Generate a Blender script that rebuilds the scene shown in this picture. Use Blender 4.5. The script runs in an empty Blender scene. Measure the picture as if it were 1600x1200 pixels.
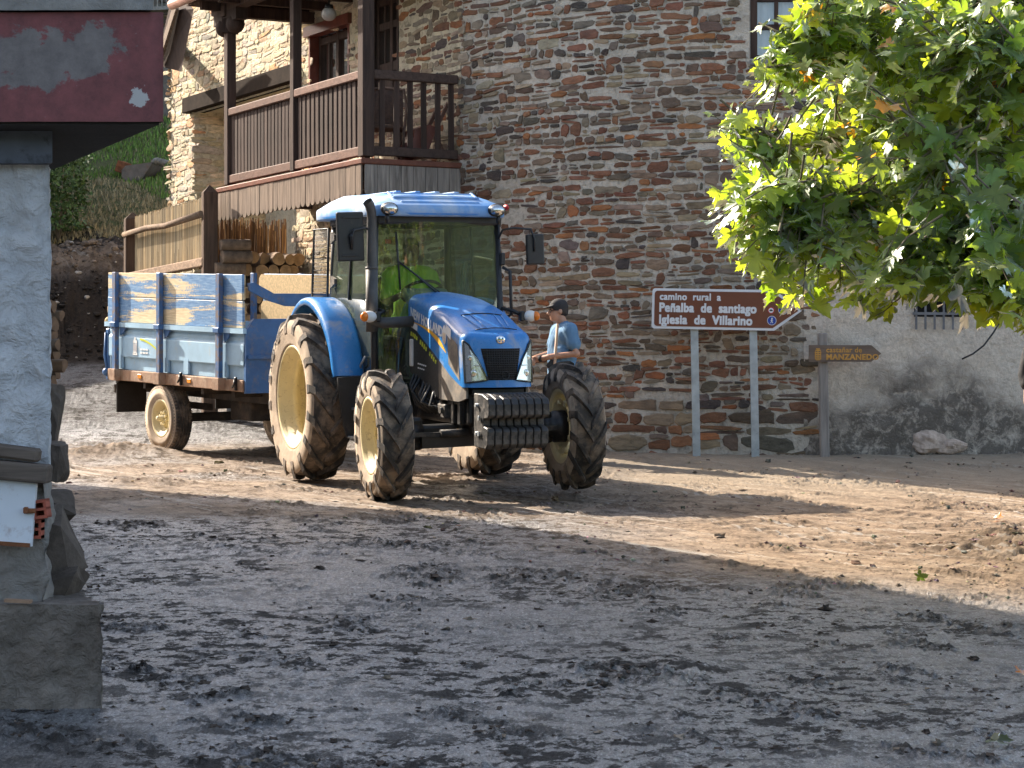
import bpy, bmesh, math, random
import numpy as np
from mathutils import Vector, Matrix, Quaternion
R = math.radians
scene = bpy.context.scene
col = scene.collection
rnd = random.Random(7)
nrg = np.random.default_rng(11)

# ------------------------------------------------------------------ camera, sky, sun, exposure
F = 3563.0                      # focal length in pixels of a 1600 px wide frame
CAMZ = 1.84
cd = bpy.data.cameras.new("camera"); cam = bpy.data.objects.new("camera", cd); col.objects.link(cam)
cam.location = (0, 0, CAMZ); cam.rotation_euler = (R(90), 0, 0)
cd.sensor_width = 36.0; cd.lens = F / 1600 * 36.0; cd.clip_end = 2000; cd.clip_start = 0.1
scene.camera = cam
SUN_H = Vector((-0.77, 0.64)).normalized(); SUN_EL = R(35.7)
w = bpy.data.worlds.new("World"); scene.world = w; w.use_nodes = True
nt = w.node_tree; bg = nt.nodes['Background']
sky = nt.nodes.new('ShaderNodeTexSky'); sky.sky_type = 'NISHITA'; sky.sun_disc = False
sky.sun_elevation = SUN_EL; sky.sun_rotation = math.atan2(SUN_H.x, SUN_H.y)
sky.altitude = 700; sky.air_density = 0.8; sky.dust_density = 3.0; sky.ozone_density = 1.0
tn = nt.nodes.new('ShaderNodeMix'); tn.data_type = 'RGBA'; tn.blend_type = 'MULTIPLY'; tn.inputs[0].default_value = 1.0
nt.links.new(sky.outputs[0], tn.inputs[6]); tn.inputs[7].default_value = (1.12, 1.0, .84, 1); nt.links.new(tn.outputs[2], bg.inputs[0]); bg.inputs[1].default_value = 0.15
sl = bpy.data.lights.new("sun", 'SUN'); so = bpy.data.objects.new("sun", sl); col.objects.link(so)
sl.energy = 3.8; sl.angle = R(0.53); sl.color = (1.0, 0.90, 0.77)
sdir = Vector((-SUN_H.x * math.cos(SUN_EL), -SUN_H.y * math.cos(SUN_EL), -math.sin(SUN_EL)))
so.rotation_euler = sdir.to_track_quat('-Z', 'Y').to_euler(); so.location = (-20, 20, 25)
scene.view_settings.view_transform = 'Standard'; scene.view_settings.look = 'None'
scene.view_settings.exposure = 1.78; scene.view_settings.gamma = 1.0
scene.view_settings.use_curve_mapping = False
scene.cycles.use_denoising = True; scene.cycles.sample_clamp_indirect = 3.0; scene.cycles.max_bounces = 8; scene.cycles.transparent_max_bounces = 16

def PX(px, py, Y):              # a reading of the photograph at a known distance -> metres
    return Vector(((px - 800) / F * Y, Y, CAMZ - (py - 600) / F * Y))

# ------------------------------------------------------------------ noise (numpy)
_perm = nrg.permutation(256); _perm = np.concatenate([_perm, _perm, _perm])
_grad = nrg.normal(size=(256, 3)); _grad /= np.linalg.norm(_grad, axis=1)[:, None]
def pn(x, y, z=0.0):
    x, y, z = np.broadcast_arrays(np.asarray(x, float), np.asarray(y, float), np.asarray(z, float))
    xi = np.floor(x).astype(int); yi = np.floor(y).astype(int); zi = np.floor(z).astype(int)
    xf, yf, zf = x - xi, y - yi, z - zi
    u, v, ww = [t * t * t * (t * (t * 6 - 15) + 10) for t in (xf, yf, zf)]
    xi &= 255; yi &= 255; zi &= 255
    def g(i, j, k):
        h = _perm[_perm[_perm[(xi + i) & 255] + ((yi + j) & 255)] + ((zi + k) & 255)]
        gr = _grad[h]
        return gr[..., 0] * (xf - i) + gr[..., 1] * (yf - j) + gr[..., 2] * (zf - k)
    l = lambda a, b, t: a + t * (b - a)
    return l(l(l(g(0,0,0), g(1,0,0), u), l(g(0,1,0), g(1,1,0), u), v),
             l(l(g(0,0,1), g(1,0,1), u), l(g(0,1,1), g(1,1,1), u), v), ww)
def fbm(x, y, z=0.0, o=4, g=0.5):
    s = 0; a = 1.0; f = 1.0
    for i in range(o):
        s = s + a * pn(x * f + 17.3 * i, y * f - 9.1 * i, np.asarray(z) * f + 3.7 * i); a *= g; f *= 2.03
    return s
def sstep(a, b, x):
    t = np.clip((np.asarray(x, float) - a) / (b - a), 0, 1); return t * t * (3 - 2 * t)

# ------------------------------------------------------------------ mesh builder
class MB:
    def __init__(s): s.v = []; s.f = []; s.m = []; s.c = []; s.sm = []; s.mi = 0; s.cc = (1, 1, 1, 1); s.smooth = False
    def add(s, vs, fs, smooth=None):
        o = len(s.v); s.v.extend(Vector(p) for p in vs)
        for f in fs:
            s.f.append(tuple(i + o for i in f)); s.m.append(s.mi); s.c.append(s.cc); s.sm.append(s.smooth if smooth is None else smooth)
        return s
    def box(s, c, size, rot=None, b=0.0):
        x, y, z = [t / 2 for t in size]; b = min(b, x * .6, y * .6, z * .6)
        M = Matrix.Translation(Vector(c)) @ (rot.to_4x4() if rot is not None else Matrix.Identity(4))
        if b <= 0:
            vs = [(sx * x, sy * y, sz * z) for sx in (-1, 1) for sy in (-1, 1) for sz in (-1, 1)]
            fs = [(0,1,3,2), (4,6,7,5), (0,4,5,1), (2,3,7,6), (0,2,6,4), (1,5,7,3)]
            return s.add([M @ Vector(p) for p in vs], fs)
        bm = bmesh.new(); bmesh.ops.create_cube(bm, size=1.0)
        for vv in bm.verts: vv.co = Vector((vv.co.x * 2 * x, vv.co.y * 2 * y, vv.co.z * 2 * z))
        bmesh.ops.bevel(bm, geom=bm.edges[:] , offset=b, segments=2 if b > .012 else 1, affect='EDGES', profile=0.5)
        bm.verts.index_update()
        s.add([M @ vv.co for vv in bm.verts], [[vv.index for vv in f.verts] for f in bm.faces]); bm.free(); return s
    def beam(s, a, b, wd, ht, up=(0, 0, 1), bev=0.0, ext=0.0):
        a = Vector(a); b = Vector(b); d = (b - a); L = d.length + 2 * ext; d.normalize()
        up = Vector(up); x = d.cross(up)
        if x.length < 1e-5: x = d.cross(Vector((1, 0, 0)))
        x.normalize(); z = x.cross(d).normalized()
        rot = Matrix((x, d, z)).transposed()
        return s.box((a + b) / 2, (wd, L, ht), rot, bev)
    def tube(s, pts, r, n=8, caps=True, smooth=True, jit=0.0):
        pts = [Vector(p) for p in pts]; rs = r if isinstance(r, (list, tuple)) else [r] * len(pts)
        vs = []; ref = None
        for i, p in enumerate(pts):
            d = (pts[min(i + 1, len(pts) - 1)] - pts[max(i - 1, 0)]).normalized()
            if ref is None:
                ref = d.cross(Vector((0, 0, 1)))
                if ref.length < .1: ref = d.cross(Vector((1, 0, 0)))
            ref = (ref - d * ref.dot(d)).normalized(); o = d.cross(ref)
            for k in range(n):
                a = 2 * math.pi * k / n; rr = rs[i] * (1 + jit * (rnd.random() - .5))
                vs.append(p + (ref * math.cos(a) + o * math.sin(a)) * rr)
        fs = []
        for i in range(len(pts) - 1):
            for k in range(n):
                fs.append((i * n + k, i * n + (k + 1) % n, (i + 1) * n + (k + 1) % n, (i + 1) * n + k))
        s.add(vs, fs, smooth)
        if caps:
            o = len(s.v) - len(vs)
            for ring, rev in ((0, True), (len(pts) - 1, False)):
                f = [o + ring * n + k for k in range(n)]
                s.f.append(tuple(f[::-1] if rev else f)); s.m.append(s.mi); s.c.append(s.cc); s.sm.append(False)
        return s
    def cyl(s, a, b, r0, r1=None, n=16, caps=True): return s.tube([a, b], [r0, r0 if r1 is None else r1], n, caps)
    def lathe(s, prof, n=32, M=None, smooth=True, close=False):   # profile of (radius, along X); axis = local X
        M = M or Matrix.Identity(4); vs = []
        for k in range(n):
            a = 2 * math.pi * k / n
            for r, x in prof: vs.append(M @ Vector((x, r * math.cos(a), r * math.sin(a))))
        m = len(prof); fs = []
        for k in range(n):
            k2 = (k + 1) % n
            for j in range(m - 1 + (1 if close else 0)):
                j2 = (j + 1) % m
                fs.append((k * m + j, k2 * m + j, k2 * m + j2, k * m + j2))
        return s.add(vs, fs, smooth)
    def prism(s, poly, t, M=None, b=0.0):           # polygon in XY extruded 0..t along Z
        M = M or Matrix.Identity(4); n = len(poly)
        vs = [M @ Vector((p[0], p[1], 0)) for p in poly] + [M @ Vector((p[0], p[1], t)) for p in poly]
        fs = [tuple(range(n))[::-1], tuple(range(n, 2 * n))] + [(i, (i + 1) % n, n + (i + 1) % n, n + i) for i in range(n)]
        return s.add(vs, fs)
    def sphere(s, c, r, nu=16, nv=10, sc=(1, 1, 1), rot=None):
        M = Matrix.Translation(Vector(c)) @ (rot.to_4x4() if rot is not None else Matrix.Identity(4))
        vs = []; fs = []
        for j in range(nv + 1):
            t = math.pi * j / nv
            for i in range(nu):
                a = 2 * math.pi * i / nu
                vs.append(M @ Vector((r * sc[0] * math.sin(t) * math.cos(a), r * sc[1] * math.sin(t) * math.sin(a), r * sc[2] * math.cos(t))))
        for j in range(nv):
            for i in range(nu): fs.append((j * nu + i, (j + 1) * nu + i, (j + 1) * nu + (i + 1) % nu, j * nu + (i + 1) % nu))
        return s.add(vs, fs, True)
    def grid(s, rows, smooth=True, close=False):    # rows: list of equal-length point lists
        n = len(rows[0]); vs = [p for r in rows for p in r]; fs = []
        for i in range(len(rows) - 1):
            for k in range(n - 1 + (1 if close else 0)): fs.append((i * n + k, i * n + (k + 1) % n, (i + 1) * n + (k + 1) % n, (i + 1) * n + k))
        return s.add(vs, fs, smooth)
    def mesh(s, mat):
        me = bpy.data.meshes.new("m"); me.from_pydata([tuple(p) for p in s.v], [], s.f); 
        mats = mat if isinstance(mat, (list, tuple)) else [mat]
        for m_ in mats: me.materials.append(m_)
        me.polygons.foreach_set('material_index', s.m); me.polygons.foreach_set('use_smooth', s.sm)
        if any(c != (1, 1, 1, 1) for c in s.c):
            at = me.color_attributes.new('Col', 'FLOAT_COLOR', 'CORNER')
            lt = np.fromiter((p.loop_total for p in me.polygons), int); cc = np.repeat(np.array(s.c, np.float32), lt, axis=0)
            at.data.foreach_set('color', cc.ravel())
        me.update(); return me
    def build(s, name, mat, parent=None, world=False, weld=False):
        me = s.mesh(mat)
        if weld:
            bm = bmesh.new(); bm.from_mesh(me); bmesh.ops.remove_doubles(bm, verts=bm.verts, dist=1e-4); bmesh.ops.recalc_face_normals(bm, faces=bm.faces); bm.to_mesh(me); bm.free()
        return link(name, me, parent, world)

def wmat(o): return (wmat(o.parent) @ o.matrix_parent_inverse @ o.matrix_basis) if o.parent is not None else o.matrix_basis.copy()
def link(name, me, parent=None, world=False):
    me.name = name; o = bpy.data.objects.new(name, me); col.objects.link(o)
    if parent is not None:
        o.parent = parent
        if world:
            M = wmat(parent)
            o.matrix_parent_inverse = M.inverted()
    return o
def tag(o, label=None, cat=None, group=None, kind=None):
    if label: o['label'] = label
    if cat: o['category'] = cat
    if group: o['group'] = group
    if kind: o['kind'] = kind
    return o
def thing(name, label, cat, loc=(0, 0, 0), rotz=0.0, group=None, M=None):
    o = bpy.data.objects.new(name, None); col.objects.link(o); o.empty_display_size = .2
    if M is not None: o.matrix_basis = M
    else: o.matrix_basis = Matrix.Translation(Vector(loc)) @ Matrix.Rotation(rotz, 4, 'Z')
    return tag(o, label, cat, group)
def centred(o):                  # move a lone mesh thing's origin to the middle of its base
    me = o.data; co = np.empty(len(me.vertices) * 3); me.vertices.foreach_get('co', co); co = co.reshape(-1, 3)
    c = Vector(((co[:, 0].min() + co[:, 0].max()) / 2, (co[:, 1].min() + co[:, 1].max()) / 2, co[:, 2].min()))
    me.transform(Matrix.Translation(-c)); o.location = c; return o
def text_mb(mb, s, size, M, ext=0.002, off=0.0, align='LEFT', sx=1.0, fn=None, space=1.0):
    cu = bpy.data.curves.new("t", 'FONT'); cu.body = s; cu.size = size; cu.extrude = ext; cu.offset = off; cu.align_x = align; cu.resolution_u = 3; cu.space_character = space
    to = bpy.data.objects.new("t", cu); col.objects.link(to); dg = bpy.context.evaluated_depsgraph_get()
    me = bpy.data.meshes.new_from_object(to.evaluated_get(dg)); vs = []
    for v in me.vertices:
        p = Vector((v.co.x * sx, v.co.y, v.co.z)); vs.append(fn(p) if fn else M @ p)
    mb.add(vs, [tuple(p.vertices) for p in me.polygons], False)
    bpy.data.objects.remove(to); bpy.data.curves.remove(cu); bpy.data.meshes.remove(me); return mb
def fuse(mb, mat, voxel, smooth=6, fac=.5):          # closed overlapping pieces -> ONE continuous surface
    me = mb.mesh(mat); o = bpy.data.objects.new("t", me); col.objects.link(o)
    m = o.modifiers.new("r", 'REMESH'); m.mode = 'VOXEL'; m.voxel_size = voxel; m.use_smooth_shade = True
    if smooth: k = o.modifiers.new("s", 'SMOOTH'); k.factor = fac; k.iterations = smooth
    dg = bpy.context.evaluated_depsgraph_get(); out = bpy.data.meshes.new_from_object(o.evaluated_get(dg))
    bpy.data.objects.remove(o); bpy.data.meshes.remove(me)
    out.materials.clear(); out.materials.append(mat)
    for p in out.polygons: p.use_smooth = True
    return out
def children_of(o): return [c for c in bpy.data.objects if c.parent is o]
def copy_tree(o, parent=None):
    c = o.copy(); col.objects.link(c)
    if parent is not None: c.parent = parent
    for ch in children_of(o): copy_tree(ch, c)
    return c

# ------------------------------------------------------------------ materials
class NT:
    def __init__(s, name):
        s.m = bpy.data.materials.new(name); s.m.use_nodes = True; s.t = s.m.node_tree
        s.b = s.t.nodes['Principled BSDF']; s.out = s.t.nodes['Material Output']
    def n(s, typ, **k):
        nd = s.t.nodes.new('ShaderNode' + typ)
        for a, v in k.items():
            if a.startswith('i_'): nd.inputs[a[2:].replace('_', ' ')].default_value = v
            else: setattr(nd, a, v)
        return nd
    def l(s, a, b): s.t.links.new(a, b)
    def coord(s, scale=(1, 1, 1), kind='Object', rot=(0, 0, 0)):
        tc = s.n('TexCoord'); mp = s.n('Mapping'); mp.inputs['Scale'].default_value = scale; mp.inputs['Rotation'].default_value = rot
        if kind == 'World': g = s.n('NewGeometry'); s.l(g.outputs['Position'], mp.inputs[0])
        else: s.l(tc.outputs[kind], mp.inputs[0])
        if any(rot):
            m0 = s.n('Mapping'); m0.inputs['Rotation'].default_value = rot; mp.inputs['Rotation'].default_value = (0, 0, 0); src = mp.inputs[0].links[0].from_socket; s.l(src, m0.inputs[0]); s.l(m0.outputs[0], mp.inputs[0])
        return mp.outputs[0]
    def noise(s, co, sc, det=4, ro=.55, dist=0.0):
        nd = s.n('TexNoise'); nd.inputs['Scale'].default_value = sc; nd.inputs['Detail'].default_value = det; nd.inputs['Roughness'].default_value = ro; nd.inputs['Distortion'].default_value = dist
        s.l(co, nd.inputs['Vector']); return nd.outputs['Fac']
    def ramp(s, fac, stops, interp='LINEAR'):
        r = s.n('ValToRGB'); r.color_ramp.interpolation = interp; e = r.color_ramp.elements
        while len(e) < len(stops): e.new(.5)
        for i, (p, c) in enumerate(stops):
            e[i].position = p; e[i].color = (c, c, c, 1) if isinstance(c, (int, float)) else (*c, 1)
        s.l(fac, r.inputs[0]); return r.outputs[0]
    def mix(s, f, a, b, mode='MIX'):
        m = s.n('Mix', data_type='RGBA', blend_type=mode)
        for v, i in ((f, 0), (a, 6), (b, 7)):
            if hasattr(v, 'is_linked'): s.l(v, m.inputs[i])
            elif i == 0: m.inputs[0].default_value = v
            else: m.inputs[i].default_value = (*v, 1) if len(v) == 3 else v
        return m.outputs[2]
    def math(s, op, a, b=0.0, clamp=False):
        m = s.n('Math', operation=op, use_clamp=clamp)
        for i, v in enumerate((a, b)):
            if hasattr(v, 'is_linked'): s.l(v, m.inputs[i])
            else: m.inputs[i].default_value = v
        return m.outputs[0]
    def bump(s, h, st, dist=0.01, prev=None):
        b = s.n('Bump'); b.inputs['Strength'].default_value = st; b.inputs['Distance'].default_value = dist; s.l(h, b.inputs['Height'])
        if prev is not None: s.l(prev, b.inputs['Normal'])
        return b.outputs[0]
    def set(s, **k):
        nm = {'col': 'Base Color', 'rough': 'Roughness', 'metal': 'Metallic', 'norm': 'Normal', 'spec': 'Specular IOR Level', 'coat': 'Coat Weight', 'crough': 'Coat Roughness', 'alpha': 'Alpha', 'trans': 'Transmission Weight'}
        for a, v in k.items():
            i = s.b.inputs[nm[a]]
            if hasattr(v, 'is_linked'): s.l(v, i)
            else: i.default_value = (*v, 1) if a == 'col' and len(v) == 3 else v
        return s.m

def pmat(name, c, rough=.6, metal=0.0, var=.25, vs=6.0, bump=.15, bs=60.0, dirt=None, stretch=(1, 1, 1), spec=.5, coat=0.0, kind='Object'):
    k = NT(name); co = k.coord(stretch, kind)
    n1 = k.noise(co, vs, 5, .6); n2 = k.noise(co, bs, 4, .6)
    lo = tuple(max(0, x * (1 - var)) for x in c); hi = tuple(min(1, x * (1 + var)) for x in c)
    cc = k.ramp(n1, [(.3, lo), (.7, hi)])
    ro = k.ramp(n2, [(.3, max(.03, rough - .08)), (.7, min(1, rough + .08))])
    if dirt:                     # (colour, amount 0..1, scale)
        dn = k.noise(co, dirt[2], 7, .68, .3); th = .72 - .45 * dirt[1]
        f = k.ramp(dn, [(th - .07, 0.0), (th + .1, 1.0)]); f = k.math('MULTIPLY', f, min(1, .45 + dirt[1]))
        cc = k.mix(f, cc, dirt[0]); ro = k.mix(f, ro, (.9, .9, .9))
    return k.set(col=cc, rough=ro, metal=metal, spec=spec, coat=coat, norm=k.bump(n2, bump, .004))

def wood(name, c, axis='z', var=.45, rough=.75, dust=None):
    k = NT(name); st = {'x': (1.5, 22, 22), 'y': (22, 1.5, 22), 'z': (22, 22, 1.5)}[axis]
    co = k.coord(st); n1 = k.noise(co, 1.0, 6, .65, .6); n2 = k.noise(co, 3.5, 5, .7); n0 = k.noise(k.coord(), 1.7, 3)
    a = tuple(x * (1 - var) for x in c); b = tuple(min(1, x * (1 + var)) for x in c)
    cc = k.ramp(n1, [(.3, a), (.5, c), (.72, b)])
    cc = k.mix(k.ramp(n0, [(.35, 0.0), (.7, .35)]), cc, tuple(x * .6 + .02 for x in c))
    if dust: cc = k.mix(k.ramp(n2, [(.45, 0.0), (.75, dust[1])]), cc, dust[0])
    at = k.n('ObjectInfo'); cc = k.mix(1.0, cc, k.ramp(at.outputs['Random'], [(0, .7), (1, 1.25)]), 'MULTIPLY')
    return k.set(col=cc, rough=rough, spec=.2, norm=k.bump(n2, .5, .004, k.bump(n1, .5, .006)))

M_ = {}
def stone_mat(name):
    k = NT(name); at = k.n('Attribute', attribute_name='Col'); co = k.coord((1, 1, 2.2), 'World')
    n1 = k.noise(co, 9, 6, .7); n2 = k.noise(co, 42, 5, .7); n3 = k.noise(co, 3.0, 3)
    cc = k.mix(1.0, at.outputs['Color'], k.ramp(n1, [(.3, .55), (.5, 1.0), (.72, 1.4)]), 'MULTIPLY')
    cc = k.mix(k.ramp(n2, [(.5, 0.0), (.78, .5)]), cc, (.30, .25, .20))
    cc = k.mix(k.ramp(n3, [(.52, 0.0), (.7, .35)]), cc, (.07, .065, .06))
    return k.set(col=cc, rough=.86, spec=.25, norm=k.bump(n2, .55, .01, k.bump(n1, .6, .02)))
def mortar_mat(name, c):
    k = NT(name); co = k.coord((1, 1, 1), 'World')
    n1 = k.noise(co, 3.5, 6, .65); n2 = k.noise(co, 45, 5, .75); n3 = k.noise(co, 14, 4, .6)
    cc = k.ramp(n1, [(.3, tuple(x * .72 for x in c)), (.55, c), (.75, tuple(min(1, x * 1.2) for x in c))])
    cc = k.mix(k.ramp(n3, [(.50, 0.0), (.68, .75)]), cc, tuple(x * .42 for x in c))
    return k.set(col=cc, rough=.93, spec=.2, norm=k.bump(n2, .9, .012, k.bump(n3, 1.0, .05)))
M_['stone'] = stone_mat("rubble_stone"); M_['mortar'] = mortar_mat("lime_mortar", (.60, .52, .42)); M_['mortar_warm'] = mortar_mat("warm_mortar", (.68, .58, .41))

def plaster_mat():               # rough plaster with black lichen creeping up from the foot of the wall
    k = NT("stained_plaster"); co = k.coord((1, 1, 1), 'World')
    n1 = k.noise(co, 1.1, 5, .6); n2 = k.noise(co, 26, 6, .75); n3 = k.noise(co, 7, 6, .7, .5); n4 = k.noise(co, 70, 4, .8)
    cc = k.ramp(n2, [(.3, (.46, .385, .305)), (.6, (.70, .595, .485))])
    sx = k.n('SeparateXYZ'); k.l(co, sx.inputs[0])
    hz = k.math('SUBTRACT', sx.outputs['Z'], k.math('MULTIPLY', k.math('SUBTRACT', n1, .5), 2.6))
    low = k.ramp(k.math('MULTIPLY', hz, .5), [(.70, 1.0), (1.0, 0.0)])
    spots = k.math('ADD', k.math('MULTIPLY', n3, .6), k.math('MULTIPLY', n2, .5))
    st = k.math('MULTIPLY', low, k.ramp(spots, [(.40, 0.0), (.57, 1.0)]))
    cc = k.mix(k.math('MULTIPLY', st, .86), cc, (.075, .062, .052))
    br = k.math('MULTIPLY', k.ramp(k.noise(co, 1.9, 4, .6), [(.52, 0.0), (.64, 1.0)]), k.ramp(sx.outputs['Z'], [(.0, 1.0), (.9, 1.0), (1.0, 0.0)]))
    cc = k.mix(k.math('MULTIPLY', br, k.ramp(k.math('MULTIPLY', sx.outputs['Z'], .5), [(.62, .85), (.85, 0.0)])), cc, (.10, .06, .04))
    return k.set(col=cc, rough=.95, spec=.15, norm=k.bump(n4, .5, .006, k.bump(n3, 1.0, .05)))
M_['plaster'] = plaster_mat()
def roughcast(name, c, amp, sc=5.0, stain=(.12, .10, .085), sa=.5):
    k = NT(name); co = k.coord((1, 1, 1), 'World')
    n1 = k.noise(co, sc, 6, .62, .4); n2 = k.noise(co, 55, 5, .75); n3 = k.noise(co, 1.4, 5, .65)
    cc = k.ramp(n1, [(.3, tuple(x * .7 for x in c)), (.6, c), (.8, tuple(min(1, x * 1.12) for x in c))])
    cc = k.mix(k.ramp(n3, [(.48, 0.0), (.75, sa)]), cc, stain)
    return k.set(col=cc, rough=.92, spec=.2, norm=k.bump(n2, .5, .006, k.bump(n1, .9, amp)))
M_['whitewash'] = roughcast("whitewashed_render", (.58, .585, .60), .09, 9, (.34, .33, .32), .35)
M_['grey_render'] = roughcast("grey_rough_render", (.30, .275, .25), .06, 7, (.16, .125, .10), .6)
M_['plinth'] = roughcast("coarse_mud_stained_concrete", (.26, .22, .185), .08, 14, (.085, .06, .044), .8)
M_['old_concrete'] = roughcast("old_concrete", (.26, .25, .235), .03, 9, (.10, .09, .08), .6)
M_['paving'] = roughcast("dark_stone_shade", (.16, .14, .12), .08, 5)

def maroon_mat():
    k = NT("peeling_maroon_paint"); co = k.coord((1, 1, 1), 'World')
    n1 = k.noise(co, 2.4, 10, .70, .3); n2 = k.noise(co, 30, 5, .7); n3 = k.noise(co, 9, 6, .75)
    cc = k.ramp(n3, [(.3, (.10, .030, .031)), (.7, (.22, .062, .062))])
    gs = k.n('NewGeometry'); vm = k.n('VectorMath', operation='DISTANCE'); mp = k.n('Mapping'); k.l(gs.outputs['Position'], mp.inputs[0]); mp.inputs['Scale'].default_value = (1.0, 0, 3.0); k.l(mp.outputs[0], vm.inputs[0]); vm.inputs[1].default_value = (-2.02, 0, 9.86)
    n1 = k.math('ADD', n1, k.math('MULTIPLY', k.ramp(vm.outputs['Value'], [(0.0, 1.0), (.55, 0.0)]), .24))
    cc = k.mix(k.ramp(n1, [(.60, 0.0), (.63, .9)]), cc, k.ramp(n3, [(.3, (.10, .093, .09)), (.7, (.19, .18, .17))]))
    v2 = k.n('VectorMath', operation='DISTANCE'); k.l(k.coord((1, 0, .72), 'World'), v2.inputs[0]); v2.inputs[1].default_value = (-1.633, 0, 3.10 * .72)
    sp2 = k.math('SUBTRACT', v2.outputs['Value'], k.math('MULTIPLY', k.math('SUBTRACT', n3, .5), .22)); cc = k.mix(k.ramp(k.math('MULTIPLY', sp2, 10.0), [(.32, 1.0), (.36, 0.0)]), cc, (.40, .39, .38))
    cc = k.mix(k.ramp(n2, [(.66, 0.0), (.74, .6)]), cc, (.36, .32, .31))
    return k.set(col=cc, rough=.7, norm=k.bump(n2, .35, .004, k.bump(n3, .3, .006)))
M_['maroon'] = maroon_mat()
M_['blue_grey'] = pmat("blue_grey_painted_metal", (.075, .085, .11), .5, .3, .3, 5, .2, 40, ((.03, .03, .03), .25, 14))
M_['black_shade'] = pmat("black_and_shade_fill", (.02, .017, .015), .9)  # near-black: shade painted under the overhang and in openings, plus plain black parts

# woods
M_['brown_wood'] = wood("dark_brown_stained_wood", (.058, .036, .027), 'z', .5, .8)
M_['brown_wood_h'] = wood("dark_brown_stained_beam", (.066, .042, .032), 'y', .5, .8)
M_['rail_wood'] = wood("worn_brown_rail", (.17, .095, .068), 'y', .4, .65)
M_['red_wood'] = wood("reddish_deck_edge", (.20, .075, .045), 'y', .35, .55)
M_['grey_wood'] = wood("weathered_grey_brown_board", (.205, .15, .11), 'z', .65, .85)
M_['grey_wood_dark'] = wood("weathered_dark_board", (.105, .078, .062), 'z', .6, .82)
M_['post_wood'] = wood("rough_brown_post", (.12, .075, .05), 'z', .5, .85)
M_['fence_rail'] = wood("rough_grey_fence_rail", (.22, .15, .10), 'y', .5, .85)
M_['log_bark'] = pmat("log_bark", (.17, .115, .075), .95, 0, .5, 9, .9, 30, None, (1, 1, 1))
M_['log_end'] = pmat("sawn_log_end", (.42, .27, .14), .85, 0, .35, 12, .3, 60)
M_['plank_old'] = wood("old_dark_plank", (.11, .085, .068), 'x', .55, .85)

# metals, paints
DUST = (.30, .225, .15)
M_['blue'] = pmat("tractor_blue_paint", (.030, .21, .56), .32, 0, .10, 4, .03, 60, ((.36, .36, .36), .26, 5), coat=.25)
M_['blue_roof'] = pmat("dusty_blue_roof", (.14, .32, .62), .45, 0, .08, 4, .03, 60, ((.45, .52, .60), .45, 1.6))
M_['grey_panel'] = pmat("dusty_grey_panel", (.115, .10, .085), .72, 0, .3, 7, .15, 50, ((.27, .22, .165), .45, 6))
M_['black_plastic'] = pmat("black_plastic", (.018, .018, .019), .45, 0, .3, 8, .1, 70, ((.13, .10, .075), .10, 9))
M_['black_metal'] = pmat("oily_black_metal", (.022, .021, .021), .42, .3, .4, 8, .2, 50, ((.15, .11, .08), .22, 7))
M_['dusty_black'] = pmat("dusty_black_casting", (.05, .046, .043), .62, .2, .35, 9, .25, 45, ((.20, .16, .12), .34, 9))
M_['weight'] = pmat("worn_black_weight", (.035, .034, .034), .5, .2, .4, 9, .3, 45, ((.19, .165, .14), .34, 11))
M_['exhaust'] = pmat("matte_dark_exhaust", (.085, .08, .076), .6, .2, .25, 8, .15, 50, ((.15, .12, .09), .15, 8))
M_['cream'] = pmat("muddy_cream_rim", (.70, .59, .33), .5, 0, .10, 5, .1, 40, ((.30, .21, .13), .24, 20))
M_['steel'] = pmat("galvanised_steel", (.38, .40, .41), .45, .55, .2, 10, .1, 40, ((.25, .24, .22), .2, 12))
M_['tyre'] = pmat("muddy_black_tyre", (.055, .046, .038), .85, 0, .4, 7, .35, 40, ((.27, .20, .14), .50, 5))
M_['tyre_side'] = pmat("dusty_tyre_sidewall", (.33, .255, .185), .92, 0, .2, 6, .3, 50, ((.47, .37, .27), .45, 7))
M_['lug'] = pmat("worn_tyre_lug", (.042, .036, .031), .75, 0, .4, 9, .3, 45, ((.28, .21, .15), .42, 4))
M_['chrome'] = pmat("lamp_chrome", (.7, .7, .7), .12, 1.0, .1, 9, .0)
M_['amber'] = pmat("amber_lamp", (.85, .22, .02), .2, 0, .1, 9, .02)
M_['white_plastic'] = pmat("white_plastic", (.7, .68, .64), .4, 0, .1, 6, .03)
M_['white_paint'] = pmat("white_paint", (.78, .78, .77), .5, 0, .06, 9, .03)
M_['yellow_paint'] = pmat("yellow_orange_decal", (.80, .42, .03), .45, 0, .1, 9, .02)
M_['lime_paint'] = pmat("lime_yellow_decal", (.62, .66, .05), .5, 0, .1, 9, .02)
M_['seat'] = pmat("dark_seat_fabric", (.03, .03, .033), .9)
M_['console'] = pmat("pale_green_grey_console", (.30, .36, .31), .55)
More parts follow.
